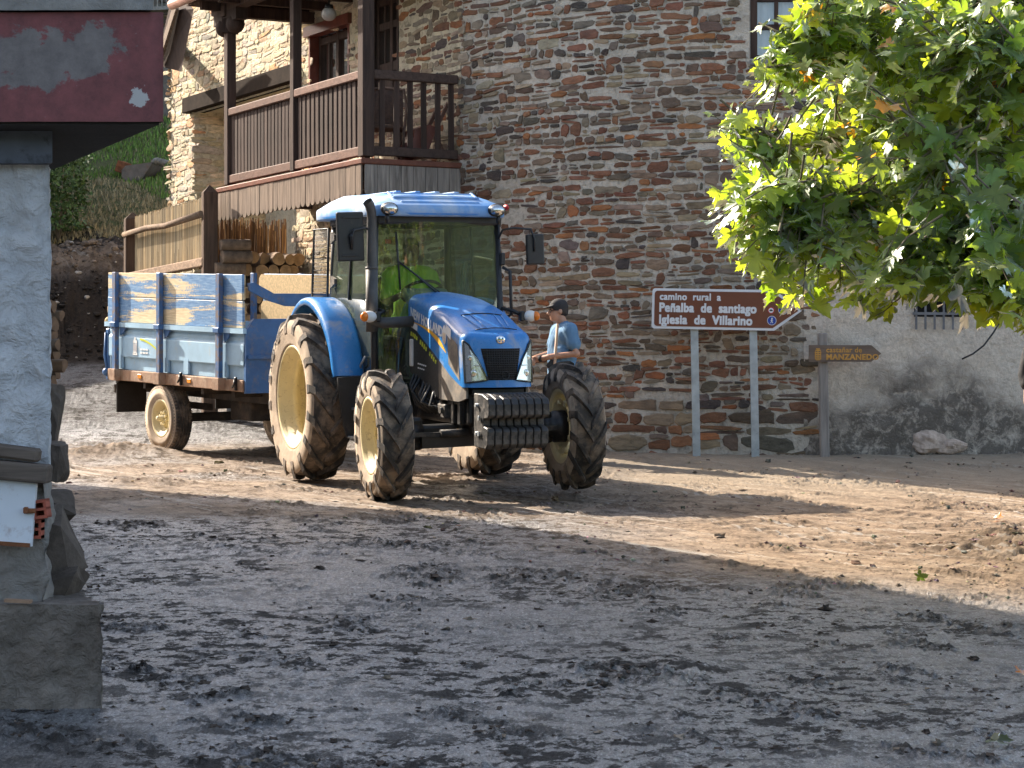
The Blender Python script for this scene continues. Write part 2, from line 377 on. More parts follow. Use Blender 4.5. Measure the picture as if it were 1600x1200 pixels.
def glass_mat(name, tint, refl=.06, dust=.06, dcol=(.5, .45, .36), rough=.02, ior=1.5):
    k = NT(name); k.t.nodes.remove(k.b)
    tr = k.n('BsdfTransparent'); tr.inputs[0].default_value = (*tint, 1)
    gl = k.n('BsdfGlossy'); gl.inputs['Roughness'].default_value = rough; gl.inputs[0].default_value = (.95, 1, 1, 1)
    fr = k.n('Fresnel'); fr.inputs[0].default_value = ior
    mx = k.n('MixShader'); k.l(k.math('ADD', fr.outputs[0], refl, True), mx.inputs[0]); k.l(tr.outputs[0], mx.inputs[1]); k.l(gl.outputs[0], mx.inputs[2])
    df = k.n('BsdfDiffuse'); df.inputs[0].default_value = (*dcol, 1)
    co = k.coord(); nz = k.noise(co, 5, 6, .7); m2 = k.n('MixShader')
    k.l(k.math('MULTIPLY', k.ramp(nz, [(.25, .3), (.75, 1.6)]), dust), m2.inputs[0]); k.l(mx.outputs[0], m2.inputs[1]); k.l(df.outputs[0], m2.inputs[2])
    k.l(m2.outputs[0], k.out.inputs[0]); return k.m
M_['cab_glass'] = glass_mat("green_tinted_cab_glass", (.55, .66, .60), .05, .03)
M_['door_glass'] = glass_mat("dusty_green_door_glass", (.17, .24, .20), .03, .10, (.36, .40, .31))
M_['lens'] = glass_mat("clear_lamp_lens", (.9, .9, .9), .06, .06)
M_['house_glass'] = glass_mat("dark_window_glass", (.25, .3, .3), .0, .02, ior=1.12)
M_['curtain'] = pmat("white_curtain", (.62, .66, .72), .85, 0, .06, 3, .1, 20, None, (14, 14, .5))

# trailer
def trailer_board():
    k = NT("peeling_blue_board"); co = k.coord((1, .42, 5.0)); n1 = k.noise(co, 1.55, 8, .66, .35); n2 = k.noise(k.coord((1, 2, 26)), 3, 5, .7); n3 = k.noise(k.coord(), 55, 4, .7)
    tone = k.ramp(n2, [(.3, (.06, .16, .34)), (.5, (.13, .27, .48)), (.72, (.30, .44, .58))])
    bare = k.ramp(n2, [(.3, (.50, .39, .23)), (.7, (.80, .68, .45))])
    f = k.ramp(k.math('ADD', k.math('MULTIPLY', n1, .8), k.math('MULTIPLY', n3, .2)), [(.50, 0.0), (.53, 1.0)])
    cc = k.mix(f, tone, bare); return k.set(col=cc, rough=k.mix(f, (.55,) * 3, (.85,) * 3), norm=k.bump(f, -.5, .004, k.bump(n2, .4, .004)))
M_['board'] = trailer_board()
M_['raw_board'] = pmat("raw_particle_board", (.60, .43, .22), .85, 0, .25, 30, .25, 80, ((.30, .20, .10), .25, 40))
M_['light_blue'] = pmat("faded_light_blue_steel", (.34, .52, .67), .55, 0, .14, 4, .08, 50, ((.45, .47, .45), .20, 6))
M_['trailer_blue'] = pmat("dull_blue_steel", (.045, .13, .30), .5, 0, .25, 5, .1, 50, ((.22, .20, .19), .28, 9))
M_['stake'] = pmat("worn_blue_stake", (.06, .15, .33), .55, .1, .25, 5, .1, 50, ((.22, .17, .13), .45, 12))
M_['rust'] = pmat("rusty_dusty_frame", (.30, .185, .12), .85, 0, .3, 8, .3, 40, ((.42, .31, .22), .4, 9))
M_['orange'] = pmat("orange_reflector", (.75, .28, .03), .35)
M_['under'] = pmat("dirty_dark_chassis", (.045, .036, .03), .8, 0, .4, 6, .3, 40, ((.14, .10, .07), .35, 5))
# signs
M_['sign_brown'] = pmat("brown_sign_sheet", (.165, .048, .017), .4, 0, .08, 5, .02)
M_['sign_white'] = pmat("white_sign_sheet", (.72, .72, .72), .42, 0, .05, 5, .02)
M_['sign_blue'] = pmat("blue_sign_disc", (.01, .05, .32), .4)
M_['sign_red'] = pmat("red_sign_ring", (.55, .02, .02), .4)
M_['sign_wood'] = wood("weathered_sign_wood", (.24, .17, .125), 'x', .4, .8)
M_['sign_post_wood'] = wood("weathered_sign_post", (.22, .19, .165), 'z', .4, .85)
M_['ochre'] = pmat("ochre_lettering", (.55, .27, .05), .7)
# people
M_['skin'] = pmat("skin", (.47, .245, .155), .5, 0, .12, 20, .08, 90)
M_['hair'] = pmat("dark_hair", (.03, .02, .015), .6)
M_['tee'] = pmat("blue_grey_tee_shirt", (.115, .225, .36), .9, 0, .12, 10, .3, 25)
M_['jeans'] = pmat("grey_blue_jeans", (.17, .20, .24), .9, 0, .2, 12, .3, 40)
M_['cap'] = pmat("faded_black_cap", (.035, .032, .032), .85)
M_['black_cloth'] = pmat("black_cloth", (.012, .012, .014), .85, 0, .2, 12, .4, 14)
M_['hivis'] = pmat("lime_hi_vis_cloth", (.62, .90, .08), .8, 0, .1, 9, .2, 30)
M_['boots'] = pmat("muddy_boots", (.07, .05, .035), .9)
M_['broom_wood'] = wood("pale_broom_handle", (.48, .30, .19), 'z', .2, .6)
M_['reed'] = NT("dry_reed").m
def reed_mat():
    k = NT("dry_reed_screen"); at = k.n('Attribute', attribute_name='Col'); n1 = k.noise(k.coord((30, 30, 2), 'World'), 1.5, 5, .7)
    return k.set(col=k.mix(1.0, at.outputs['Color'], k.ramp(n1, [(.3, .6), (.7, 1.3)]), 'MULTIPLY'), rough=.8)
bpy.data.materials.remove(M_['reed']); M_['reed'] = reed_mat()
def attr_mat(name, rough=.85, bump=.4):
    k = NT(name); at = k.n('Attribute', attribute_name='Col'); co = k.coord((1, 1, 1), 'World'); n1 = k.noise(co, 12, 6, .7); n2 = k.noise(co, 60, 4, .7)
    return k.set(col=k.mix(1.0, at.outputs['Color'], k.ramp(n1, [(.3, .6), (.7, 1.35)]), 'MULTIPLY'), rough=rough, spec=.25, norm=k.bump(n2, bump, .006, k.bump(n1, bump, .02)))
M_['rubble'] = attr_mat("loose_rubble")
M_['grass'] = attr_mat("grass_blades", .6, 0.0)
M_['brick'] = pmat("red_hollow_brick", (.34, .085, .05), .9, 0, .25, 9, .3, 50)
M_['white_door'] = pmat("rust_stained_white_metal", (.62, .65, .69), .45, 0, .06, 4, .05, 50, ((.22, .09, .03), .16, 9))
M_['rusty'] = pmat("rusty_iron", (.20, .075, .03), .85, .2, .4, 15, .4, 50)
M_['iron'] = pmat("grey_window_iron", (.16, .155, .16), .6, .4)
M_['bucket'] = pmat("worn_grey_brown_bucket", (.13, .11, .095), .75, .1, .3, 6, .2, 40, ((.15, .09, .06), .3, 8))
M_['wicker'] = pmat("brown_wicker", (.10, .055, .035), .7, 0, .4, 20, .5, 60)
M_['red_barrow'] = pmat("varnished_red_wood", (.16, .045, .028), .4)
M_['lamp_globe'] = pmat("frosted_lamp_glass", (.42, .39, .35), .35, 0, .2, 25, .4, 40)
M_['gutter'] = pmat("copper_brown_gutter", (.42, .25, .20), .4, .4)
def leaf_mat(name, top, trans):
    k = NT(name); k.t.nodes.remove(k.b); at = k.n('Attribute', attribute_name='Col'); co = k.coord((1, 1, 1), 'World'); n = k.noise(co, 14, 3)
    c1 = k.mix(1.0, k.mix(1.0, at.outputs['Color'], top, 'MULTIPLY'), k.ramp(n, [(.3, .75), (.7, 1.25)]), 'MULTIPLY')
    c2 = k.mix(1.0, at.outputs['Color'], trans, 'MULTIPLY')
    d = k.n('BsdfDiffuse'); k.l(c1, d.inputs[0]); t = k.n('BsdfTranslucent'); k.l(c2, t.inputs[0])
    g = k.n('BsdfGlossy'); g.inputs['Roughness'].default_value = .42; g.inputs[0].default_value = (.95, 1, .95, 1)
    m1 = k.n('MixShader'); m1.inputs[0].default_value = .5; k.l(d.outputs[0], m1.inputs[1]); k.l(t.outputs[0], m1.inputs[2])
    fr = k.n('Fresnel'); fr.inputs[0].default_value = 1.45; nb = k.bump(k.noise(co, 60, 3), .5, .004)
    for nd in (d, t, g): k.l(nb, nd.inputs['Normal'])
    m2 = k.n('MixShader'); k.l(fr.outputs[0], m2.inputs[0]); k.l(m1.outputs[0], m2.inputs[1]); k.l(g.outputs[0], m2.inputs[2])
    k.l(m2.outputs[0], k.out.inputs[0]); return k.m
M_['leaf'] = leaf_mat("plane_leaf", (.18, .26, .075), (.60, .80, .05))
M_['bark'] = pmat("plane_bark", (.17, .14, .10), .9, 0, .4, 8, .6, 25)
# ------------------------------------------------------------------ the ground: one sheet
def base_z(X, Y):
    X = np.asarray(X, float); Y = np.asarray(Y, float)
    z = .038 * Y
    z = z + np.where(Y > 29, .10 * (Y - 29), 0) * sstep(30, -2, X + 0 * Y) * (X < 8)
    z = z + .06 * sstep(22.8, 25.2, Y) * sstep(-.2, 1.2, X)            # verge along the wall foot
    bank = sstep(36.9, 40.4, Y + .5 * pn(X * .7, 3.3)) * 1.5
    z = z + bank + np.where(Y > 40, .145 * (Y - 40), 0)
    return z
def heap(X, Y, cx, cy, rx, ry, h):
    return h * np.exp(-(((X - cx) / rx) ** 2 + ((Y - cy) / ry) ** 2))
def mudmask(X, Y):               # where churned mud lies on the road
    u = (X * .50 + Y * -.86); v = X * .86 + Y * .50
    m = fbm(u * .9, v * 1.7, 1.7, 6, .70)
    return np.clip((m - .15) * 4.0, 0, 1)
def ground_z(X, Y):
    X = np.asarray(X, float); Y = np.asarray(Y, float)
    z = base_z(X, Y)
    fade = sstep(46, 30, Y)
    lump = fbm(X * 6, Y * 6, .3, 4, .6); fine = fbm(X * 24, Y * 24, 5.1, 3, .6)
    mm = mudmask(X, Y)
    dry = sstep(15.5, 18.5, Y) * sstep(-.6, 1.6, X)
    z = z + fade * ((.007 + .010 * mm * (1 - .6 * dry)) * lump + (.009 + .016 * mm) * fine + .004 * pn(X * 55, Y * 40, 8.8))
    z = z + fade * .016 * mm * np.clip(lump + .3, 0, 1.0) + fade * .018 * mm * np.clip(pn(X * 14, Y * 14, 3.1) * 1.6, 0, 1)
    hp = heap(X, Y, 3.85, 16.4, .75, 1.0, .15) + heap(X, Y, 4.35, 15.2, .9, 1.2, .16)
    hp = hp + heap(X, Y, -4.55, 26.4, .8, .55, .14) + heap(X, Y, -5.5, 25.6, .5, .4, .2) + heap(X, Y, .62, 11.3, .45, .3, .05) + heap(X, Y, -2.1, 16.6, .7, .35, .06)
    z = z + hp * (1 + .45 * fbm(X * 5, Y * 5, 9., 4, .65))
    z = z - heap(X, Y, .6, 21.3, .9, .7, .06)                          # the front wheel stands in a dip
    z = z + 5.5 * sstep(-10.0, -13.5, X + .04 * (Y - 37)) * sstep(29, 34, Y)  # unseen rise added beyond the left edge to shade road and bank
    def rut(u, t, hw, wd, on, per, dp):
        r_ = np.exp(-((np.abs(u) - hw) / wd) ** 4); return on * r_ * (-dp + dp * 1.5 * np.clip(np.sin(6.283 * (t / per + (np.abs(u) - hw) * 2.4)) * 1.6, 0, 1))
    t1 = (21 - Y) / .927; z = z + rut(X - (-.3 + .375 * t1 + .018 * t1 * t1), t1, .93, .17, sstep(1.6, 2.4, t1) * sstep(11.5, 8, t1), .25, .013)
    u2 = (X - .9) * .84 + (Y - 21.5) * .54; t2 = (X - .9) * .54 - (Y - 21.5) * .84; z = z + rut(u2 - .25 * np.sin(t2 * .35), t2, .72, .13, sstep(-1.5, 0, t2) * sstep(11, 7, t2), .17, .011)
    u3 = (X - 2.6) * .93 + (Y - 23.0) * .36; t3 = (X - 2.6) * .36 - (Y - 23.0) * .93; z = z + rut(u3 + .3 * np.sin(t3 * .3), t3, .72, .13, sstep(-.5, .8, t3) * sstep(9, 6, t3), .17, .010)
    on_bank = sstep(36.8, 38.2, Y) * sstep(46, 41, Y)
    z = z + on_bank * (.22 * fbm(X * .9, Y * .9, 2.2, 5, .55) + .12 * fbm(X * 4, Y * 4, 4.4, 4, .6) - .1)
    z = z + heap(X, Y, -7.4, 39.6, 1.2, .8, .3) * (1 + .3 * fbm(X * 3, Y * 3, 1., 4))
    z = z + sstep(41, 46, Y) * .18 * fbm(X * .8, Y * .8, 7., 4)
    return z
def gz(x, y): return float(ground_z(np.array([x]), np.array([y]))[0])
def gb(x, y): return float(base_z(np.array([x]), np.array([y]))[0])

def build_ground():
    ys = [-60, -30, -12, -4, 0, 3, 5, 6.5]
    y = 7.3
    while y < 46: ys.append(y); y *= 1.0026 if y < 30 else 1.0075
    ys += [47, 49, 51, 54, 58, 63, 70, 90, 140, 300]
    ys = np.array(ys)
    s = np.linspace(-1, 1, 700)
    Xs = []
    for yy in ys:
        w_ = .245 * max(yy, 6.5) + .35
        Xs.append(np.concatenate([[-300, -120, -60, -w_ - 12, -w_ - 5, -w_ - 2, -w_ - .6], s * w_, [w_ + .6, w_ + 2, w_ + 5, w_ + 12, 60, 120, 300]]))
    X = np.array(Xs); Y = np.repeat(ys[:, None], X.shape[1], axis=1)
    Z = ground_z(X, Y); far = (Y > 60); Z = np.where(far, np.minimum(Z, 12 + .02 * Y), Z)
    nr, nc = X.shape
    co = np.stack([X, Y, Z], -1).reshape(-1, 3)
    i = np.arange(nr * nc).reshape(nr, nc)
    q = np.stack([i[:-1, :-1], i[:-1, 1:], i[1:, 1:], i[1:, :-1]], -1).reshape(-1, 4)
    me = bpy.data.meshes.new("ground"); me.vertices.add(len(co)); me.vertices.foreach_set('co', co.ravel())
    me.loops.add(q.size); me.loops.foreach_set('vertex_index', q.ravel()); me.polygons.add(len(q))
    me.polygons.foreach_set('loop_start', np.arange(0, q.size, 4)); me.polygons.foreach_set('loop_total', np.full(len(q), 4))
    me.polygons.foreach_set('use_smooth', np.ones(len(q), bool)); me.update()
    mm = mudmask(co[:, 0], co[:, 1]).astype(np.float32)
    lump = fbm(co[:, 0] * 6, co[:, 1] * 6, .3, 4, .6)
    dry = (sstep(14.2, 17.6, co[:, 1] + .8 * co[:, 0] + 1.2 * pn(co[:, 0] * .6, co[:, 1] * .6)) * sstep(-.9, 2.0, co[:, 0] + .9 * pn(co[:, 0] * .9, co[:, 1] * .9, 4.))).astype(np.float32)
    dry = np.maximum(dry, .8 * sstep(18.3, 19.6, co[:, 1] + .5 * pn(co[:, 0] * .7, co[:, 1] * .7, 6.)) * sstep(30, 27, co[:, 1]) * (1 - .5 * sstep(.0, .35, pn(co[:, 0] * .8, co[:, 1] * .8, 3.))))
    dry = np.maximum(dry, .9 * sstep(38.9, 39.6, co[:, 1]) * sstep(41.5, 40, co[:, 1]))
    grass = (sstep(41.3, 43.0, co[:, 1] + .8 * pn(co[:, 0] * .8, co[:, 1] * .8, 2.)) ).astype(np.float32)
    soil = (sstep(36.4, 37.4, co[:, 1]) + heap(co[:, 0], co[:, 1], 3.75, 16.4, .9, 1.2, 1.) + heap(co[:, 0], co[:, 1], 4.3, 15.2, 1., 1.4, 1.) + heap(co[:, 0], co[:, 1], -5.0, 26.1, .8, .5, .8) + .6 * sstep(28.5, 31, co[:, 1] + .8 * pn(co[:, 0], co[:, 1] * .5, 8.))).clip(0, 1)
    C = np.stack([np.clip(mm * (1.0 + .8 * lump), 0, 1), dry, grass, soil], -1).astype(np.float32)
    at = me.color_attributes.new('Mask', 'FLOAT_COLOR', 'POINT'); at.data.foreach_set('color', C.ravel())
    k = NT("wet_muddy_road"); a = k.n('Attribute', attribute_name='Mask'); sp = k.n('SeparateColor'); k.l(a.outputs['Color'], sp.inputs[0])
    mud, dryf, gr, so_ = sp.outputs[0], sp.outputs[1], sp.outputs[2], a.outputs['Alpha']
    co_ = k.coord((1, 1, 1), 'World'); st = k.coord((.55, 2.4, 1), 'World', (0, 0, R(59)))
    n1 = k.noise(co_, 1.2, 6, .62); n2 = k.noise(co_, 16, 6, .72); n3 = k.noise(co_, 85, 5, .75); n4 = k.noise(st, 2.6, 6, .65, .4); n5 = k.noise(co_, 210, 3, .8)
    wet = k.ramp(n2, [(.3, (.065, .068, .073)), (.5, (.14, .145, .154)), (.72, (.25, .256, .266))])  # bluish grey tint puts sky sheen into the asphalt colour
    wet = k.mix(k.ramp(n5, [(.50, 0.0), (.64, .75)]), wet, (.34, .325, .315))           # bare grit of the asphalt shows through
    wet = k.mix(k.math('MULTIPLY', k.ramp(n1, [(.5, 0.0), (.68, .55)]), k.ramp(n4, [(.4, 0.0), (.6, 1.0)])), wet, (.165, .125, .085))
    nA = k.noise(co_, 4.6, 9, .74, .2); nB = k.noise(co_, 10.0, 8, .72); nC = k.noise(co_, .55, 4, .6)
    mk1 = k.ramp(nA, [(.445, 1.0), (.485, 0.0)]); mk2 = k.ramp(nB, [(.53, 0.0), (.57, 1.0)])
    mk = k.math('MULTIPLY', k.math('MAXIMUM', mk1, mk2), k.ramp(nC, [(.38, .25), (.54, 1.0)])); mk = k.math('MAXIMUM', k.math('MULTIPLY', mk, .92), k.math('MULTIPLY', k.math('MULTIPLY', mud, k.ramp(nB, [(.42, .25), (.53, 1.0)])), .9))
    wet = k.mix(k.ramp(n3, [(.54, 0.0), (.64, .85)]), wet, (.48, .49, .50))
    bx = k.n('SeparateXYZ'); k.l(co_, bx.inputs[0]); near = k.math('MULTIPLY', k.ramp(k.math('MULTIPLY', k.math('ADD', bx.outputs['Y'], k.math('MULTIPLY', nA, 1.5)), .05), [(.49, 1.0), (.56, 0.0)]), k.ramp(k.math('ADD', k.math('MULTIPLY', bx.outputs['X'], .1), .5), [(.33, 1.0), (.39, 0.0)]))
    wet = k.mix(k.math('MULTIPLY', near, .8), wet, k.ramp(n2, [(.3, (.10, .082, .066)), (.7, (.20, .17, .14))]))
    mudc = k.ramp(n2, [(.3, (.010, .0085, .0075)), (.7, (.042, .035, .029))])
    ng = k.noise(k.coord((1, .32, 1), 'World'), 62, 4, .8); wet = k.mix(1.0, wet, k.ramp(ng, [(.34, .35), (.48, .85), (.56, 1.15), (.70, 2.1)]), 'MULTIPLY')
    wet = k.mix(k.math('MULTIPLY', mk, .95), wet, mudc)
    dr = k.ramp(n4, [(.28, (.23, .16, .108)), (.5, (.42, .305, .208)), (.70, (.55, .425, .31))])
    dr = k.mix(1.0, dr, k.ramp(nA, [(.34, .35), (.47, .85), (.6, 1.15)]), 'MULTIPLY'); dr = k.mix(k.ramp(nB, [(.55, 0.0), (.63, .7)]), dr, (.10, .068, .045)); dr = k.mix(k.ramp(n3, [(.6, 0.0), (.78, .5)]), dr, (.50, .42, .32))
    streak = k.ramp(k.noise(k.coord((.28, 6.0, 1), 'World', (0, 0, R(57))), 1.5, 5, .6, .3), [(.59, 0.0), (.63, .9)])
    dr = k.mix(streak, dr, (.60, .52, .43))
    dr = k.mix(k.math('MULTIPLY', mud, .35), dr, (.085, .055, .035))
    sy = k.n('SeparateXYZ'); k.l(co_, sy.inputs[0]); pale = k.math('MULTIPLY', k.ramp(k.math('MULTIPLY', k.math('ADD', sy.outputs['Y'], k.math('MULTIPLY', nC, 3.0)), .04), [(.86, 0.0), (.98, .7)]), k.ramp(k.math('ADD', k.math('MULTIPLY', sy.outputs['X'], .1), .5), [(.50, 0.0), (.62, 1.0)]))
    dr = k.mix(pale, dr, k.ramp(n3, [(.35, (.36, .285, .20)), (.65, (.52, .43, .325))]))
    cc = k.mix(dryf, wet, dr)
    soil = k.ramp(n2, [(.3, (.014, .011, .009)), (.6, (.042, .031, .023)), (.8, (.095, .072, .052))])
    cc = k.mix(k.math('MULTIPLY', so_, k.math('SUBTRACT', 1.0, k.math('MULTIPLY', dryf, .55))), cc, soil)
    grc = k.ramp(n2, [(.3, (.045, .055, .02)), (.6, (.10, .11, .045)), (.8, (.19, .165, .085))]); cc = k.mix(gr, cc, grc)
    puddle = k.ramp(nA, [(.42, .50), (.56, .30)]); rw = k.mix(k.ramp(n3, [(.35, 0.0), (.65, 1.0)]), puddle, (.42,) * 3); rw = k.mix(k.math('MAXIMUM', mk, near), rw, (.85,) * 3)
    ro = k.mix(dryf, rw, (.95,) * 3); ro = k.mix(so_, ro, (.92,) * 3); ro = k.mix(gr, ro, (.95,) * 3)
    nb = k.bump(n5, .9, .008, k.bump(n3, 1.0, .02, k.bump(n2, .7, .04)))
    sp_ = k.mix(dryf, k.mix(mk, (1.0,) * 3, (.12,) * 3), (.15,) * 3); sp_ = k.mix(k.math('MAXIMUM', so_, gr), sp_, (.12,) * 3)
    ct = k.math('MULTIPLY', k.math('SUBTRACT', 1.0, k.math('MAXIMUM', mk, k.math('MAXIMUM', near, dryf))), k.math('SUBTRACT', 1.0, k.math('MAXIMUM', so_, gr)), True); k.b.inputs['Coat Roughness'].default_value = .24; k.b.inputs['Coat IOR'].default_value = 1.6
    k.l(k.bump(n3, .8, .015, k.bump(n2, .6, .03)), k.b.inputs['Coat Normal'])
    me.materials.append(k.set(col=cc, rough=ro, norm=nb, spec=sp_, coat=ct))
    o = link("ground", me); tag(o, kind='structure'); return o
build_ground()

# loose clods and grit on the road, too many to count
def build_clods():
    mb = MB(); N_ = 26000
    Ya = 8.0 * (26 / 8.0) ** nrg.random(N_); Xa = nrg.uniform(-.24, .24, N_) * Ya; Ma = mudmask(Xa, Ya); Ha = heap(Xa, Ya, 3.9, 15.9, 1.0, 1.4, 1.0); Za = ground_z(Xa, Ya)
    keep = nrg.random(N_) < (.03 + .5 * Ma ** 1.5 + .8 * Ha) * np.clip(Ya / 26, .25, 1.0)
    N2 = 60000; Yb = 8.0 * (24 / 8.0) ** nrg.random(N2); Xb = nrg.uniform(-.24, .24, N2) * Yb; Mb = mudmask(Xb, Yb); cl = np.clip(fbm(Xb * 2.2, Yb * 2.2, 6.6, 4, .6) * 2.2 + .25, 0, 1); kb = nrg.random(N2) < (.10 * cl + .12 * Mb) * np.clip(Yb / 24, .3, 1.0) * (1 - .6 * sstep(16, 19, Yb))
    Xa = np.concatenate([Xa[keep], Xb[kb]]); Ma = np.concatenate([Ma[keep], np.full(kb.sum(), -1.0)]); Ha = np.concatenate([Ha[keep], np.zeros(kb.sum())]); Ya = np.concatenate([Ya[keep], Yb[kb]]); Za = np.concatenate([Za[keep], ground_z(Xb[kb], Yb[kb])]); keep = slice(None)
    for X, Y, m, hp, z in zip(Xa[keep], Ya[keep], Ma[keep], Ha[keep], Za[keep]):
        X, Y, z = float(X), float(Y), float(z)
        r = (.005 + .020 * rnd.random() ** 4) * (1 + .7 * hp) * (1.9 if rnd.random() < .02 else 1)
        if m < 0: r = .004 + .011 * rnd.random() ** 2
        g = rnd.uniform(.4, 1.1); d = rnd.random() < .10
        mb.cc = (.085 * g, .062 * g, .048 * g, 1) if not d else (.24 * g, .19 * g, .14 * g, 1)
        if Y + .8 * X > 15.6 and X > -.8 or Y > 18.8: mb.cc = tuple(q * rnd.uniform(1.6, 3.0) for q in mb.cc[:3]) + (1,)
        rz = Matrix.Rotation(rnd.random() * 6.28, 3, 'Z'); sc = (rnd.uniform(.8, 2.2), rnd.uniform(.7, 1.2), rnd.uniform(.35, .75)); vs = []; ph = rnd.random() * 50; c0 = Vector((X, Y, z + r * .15))
        for a in range(6):
            for t in (.55, 1.5, 2.5):
                f = r * (1 + .45 * math.sin(ph + a * 2.3 + t * 3.1)); vs.append(c0 + rz @ Vector((f * sc[0] * math.sin(t) * math.cos(a * 1.047), f * sc[1] * math.sin(t) * math.sin(a * 1.047), f * sc[2] * math.cos(t))))
        vs += [c0 + Vector((0, 0, r * sc[2])), c0 - Vector((0, 0, r * .5))]; fs = []
        for a in range(6):
            b = (a + 1) % 6; fs += [(18, a * 3, b * 3), (a * 3, a * 3 + 1, b * 3 + 1, b * 3), (a * 3 + 1, a * 3 + 2, b * 3 + 2, b * 3 + 1), (a * 3 + 2, 19, b * 3 + 2)]
        mb.add(vs, fs, False)
    o = mb.build("mud_clods", M_['rubble']); tag(o, kind='stuff')
build_clods()

# bank rubble: stones lying in the dark bank of dug earth
def lump(mb, c, r, sc=(1, 1, 1), seed=0.0, nu=10, nv=7, amp=.35, rot=0.0, flat=True):
    vs = []; fs = []
    for j in range(nv + 1):
        t = math.pi * j / nv
        for i in range(nu):
            a = 2 * math.pi * i / nu; d = Vector((math.sin(t) * math.cos(a), math.sin(t) * math.sin(a), math.cos(t)))
            vs.append(d)
    D = np.array([tuple(v) for v in vs]); f = 1 + amp * (fbm(D[:, 0] * 1.3 + seed, D[:, 1] * 1.3, D[:, 2] * 1.3 + seed, 3) if nu > 8 else .6 * np.sin(D[:, 0] * 2.3 + seed) + .5 * np.sin(D[:, 1] * 3.1 + seed * 2) * np.cos(D[:, 2] * 2.7 + seed))
    Rz = Matrix.Rotation(rot, 3, 'Z')
    vs = [Vector(c) + Rz @ Vector((d[0] * sc[0] * r * q, d[1] * sc[1] * r * q, d[2] * sc[2] * r * q)) for d, q in zip(D, f)]
    for j in range(nv):
        for i in range(nu): fs.append((j * nu + i, (j + 1) * nu + i, (j + 1) * nu + (i + 1) % nu, j * nu + (i + 1) % nu))
    mb.add(vs, fs, not flat)
def build_bank():
    mb = MB()
    Ya = nrg.uniform(37, 41.2, 1500); Xa = nrg.uniform(-.235, -.13, 1500) * Ya; Za = ground_z(Xa, Ya)
    for X, Y, z in zip(Xa.tolist(), Ya.tolist(), Za.tolist()):
        r = .015 + .07 * rnd.random() ** 5
        g = rnd.uniform(.5, 1.2) * (1.6 if Y > 39.3 else .28); mb.cc = (.10 * g, .078 * g, .06 * g, 1) if rnd.random() < .93 else (.34, .31, .27, 1)
        lump(mb, (X, Y, z + r * .2), r, (1, .9, .65), rnd.random() * 90, 7, 5)
    tag(mb.build("bank_rubble", M_['rubble']), kind='stuff')
build_bank()
def build_grass():
    mb = MB()
    Ya = 41.4 + 14 * nrg.random(15000) ** 1.3; Xa = nrg.uniform(-.225, -.135, 15000) * Ya; Za = ground_z(Xa, Ya)
    for X, Y, z in zip(Xa.tolist(), Ya.tolist(), Za.tolist()):
        green = (Y > 45.5 + 1.2 * math.sin(X * 1.3)) and rnd.random() < .85
        h = rnd.uniform(.06, .16) * (1.0 if green else .8); a = rnd.random() * 6.28; ln = rnd.uniform(-.3, .3); w2 = rnd.uniform(.012, .024)
        g = rnd.uniform(.6, 1.4); mb.cc = (.13 * g, .21 * g, .04 * g, 1) if green else (.27 * g, .225 * g, .125 * g, 1)
        dx, dy = math.cos(a) * w2, math.sin(a) * w2
        mb.add([(X - dx, Y - dy, z - .02), (X + dx, Y + dy, z - .02), (X + ln * h + dx * .4, Y + dy, z + h * .7), (X + ln * h * 1.7, Y, z + h)], [(0, 1, 2, 3)], False)
    tag(mb.build("grass", M_['grass']), kind='stuff')
build_grass()
# unseen wooded slope added behind the camera to darken the windscreen's reflection
def build_added_hill():
    mb = MB(); rows = []
    for i in range(40):
        a = math.pi * (1.02 + .96 * i / 39); r_ = []
        for j in range(14):
            d = 26 + 70 * j / 13; h = 19 * float(sstep(0, 1, j / 13)) * (1 + .1 * math.sin(i * .7)) - 2.5; r_.append(Vector((math.cos(a) * d, math.sin(a) * d - 4, h + (.9 * math.sin(i * 3.7 + j * 2.9) + .7 * math.sin(i * 5.3 - j * 4.1)) * (j > 0))))
        rows.append(r_)
    mb.grid(rows, True); k = NT("added_hill_woods"); co = k.coord((1, 1, 1), 'World'); n = k.noise(co, .5, 7, .72)
    o = mb.build("added_wooded_hill", k.set(col=k.ramp(n, [(.35, (.012, .02, .006)), (.55, (.05, .075, .02)), (.7, (.12, .15, .05))]), rough=.9, norm=k.bump(n, 1, .8))); tag(o, kind='structure')
build_added_hill()
# ------------------------------------------------------------------ rubble masonry: real stones bedded in mortar
PAL = [((.19, .084, .048), 5), ((.24, .108, .056), 4), ((.30, .115, .043), 1.5), ((.14, .094, .064), 4), ((.225, .165, .11), 3.5), ((.15, .118, .088), 2), ((.08, .063, .052), 1.4), ((.29, .21, .13), 2.5)]
PAL_WARM = [((.62, .49, .31), 4), ((.55, .45, .30), 4), ((.55, .31, .15), .6), ((.47, .38, .26), 3), ((.46, .32, .19), 1.2), ((.40, .35, .27), 1.5)]
PAL_GREY = [((.15, .12, .09), 3), ((.11, .095, .08), 3), ((.20, .155, .10), 2), ((.08, .075, .07), 2), ((.17, .10, .06), 1)]
PAL_MID = PAL[:4] + [(c, q * 1.6) for c, q in PAL[4:]] + [((.33, .255, .17), 4), ((.27, .215, .15), 4)]
def pick(pal):
    t = rnd.random() * sum(q for _, q in pal)
    for c, q in pal:
        t -= q
        if t <= 0: break
    g = rnd.uniform(.75, 1.25); return tuple(min(1, x * g * rnd.uniform(.93, 1.07)) for x in c) + (1,)
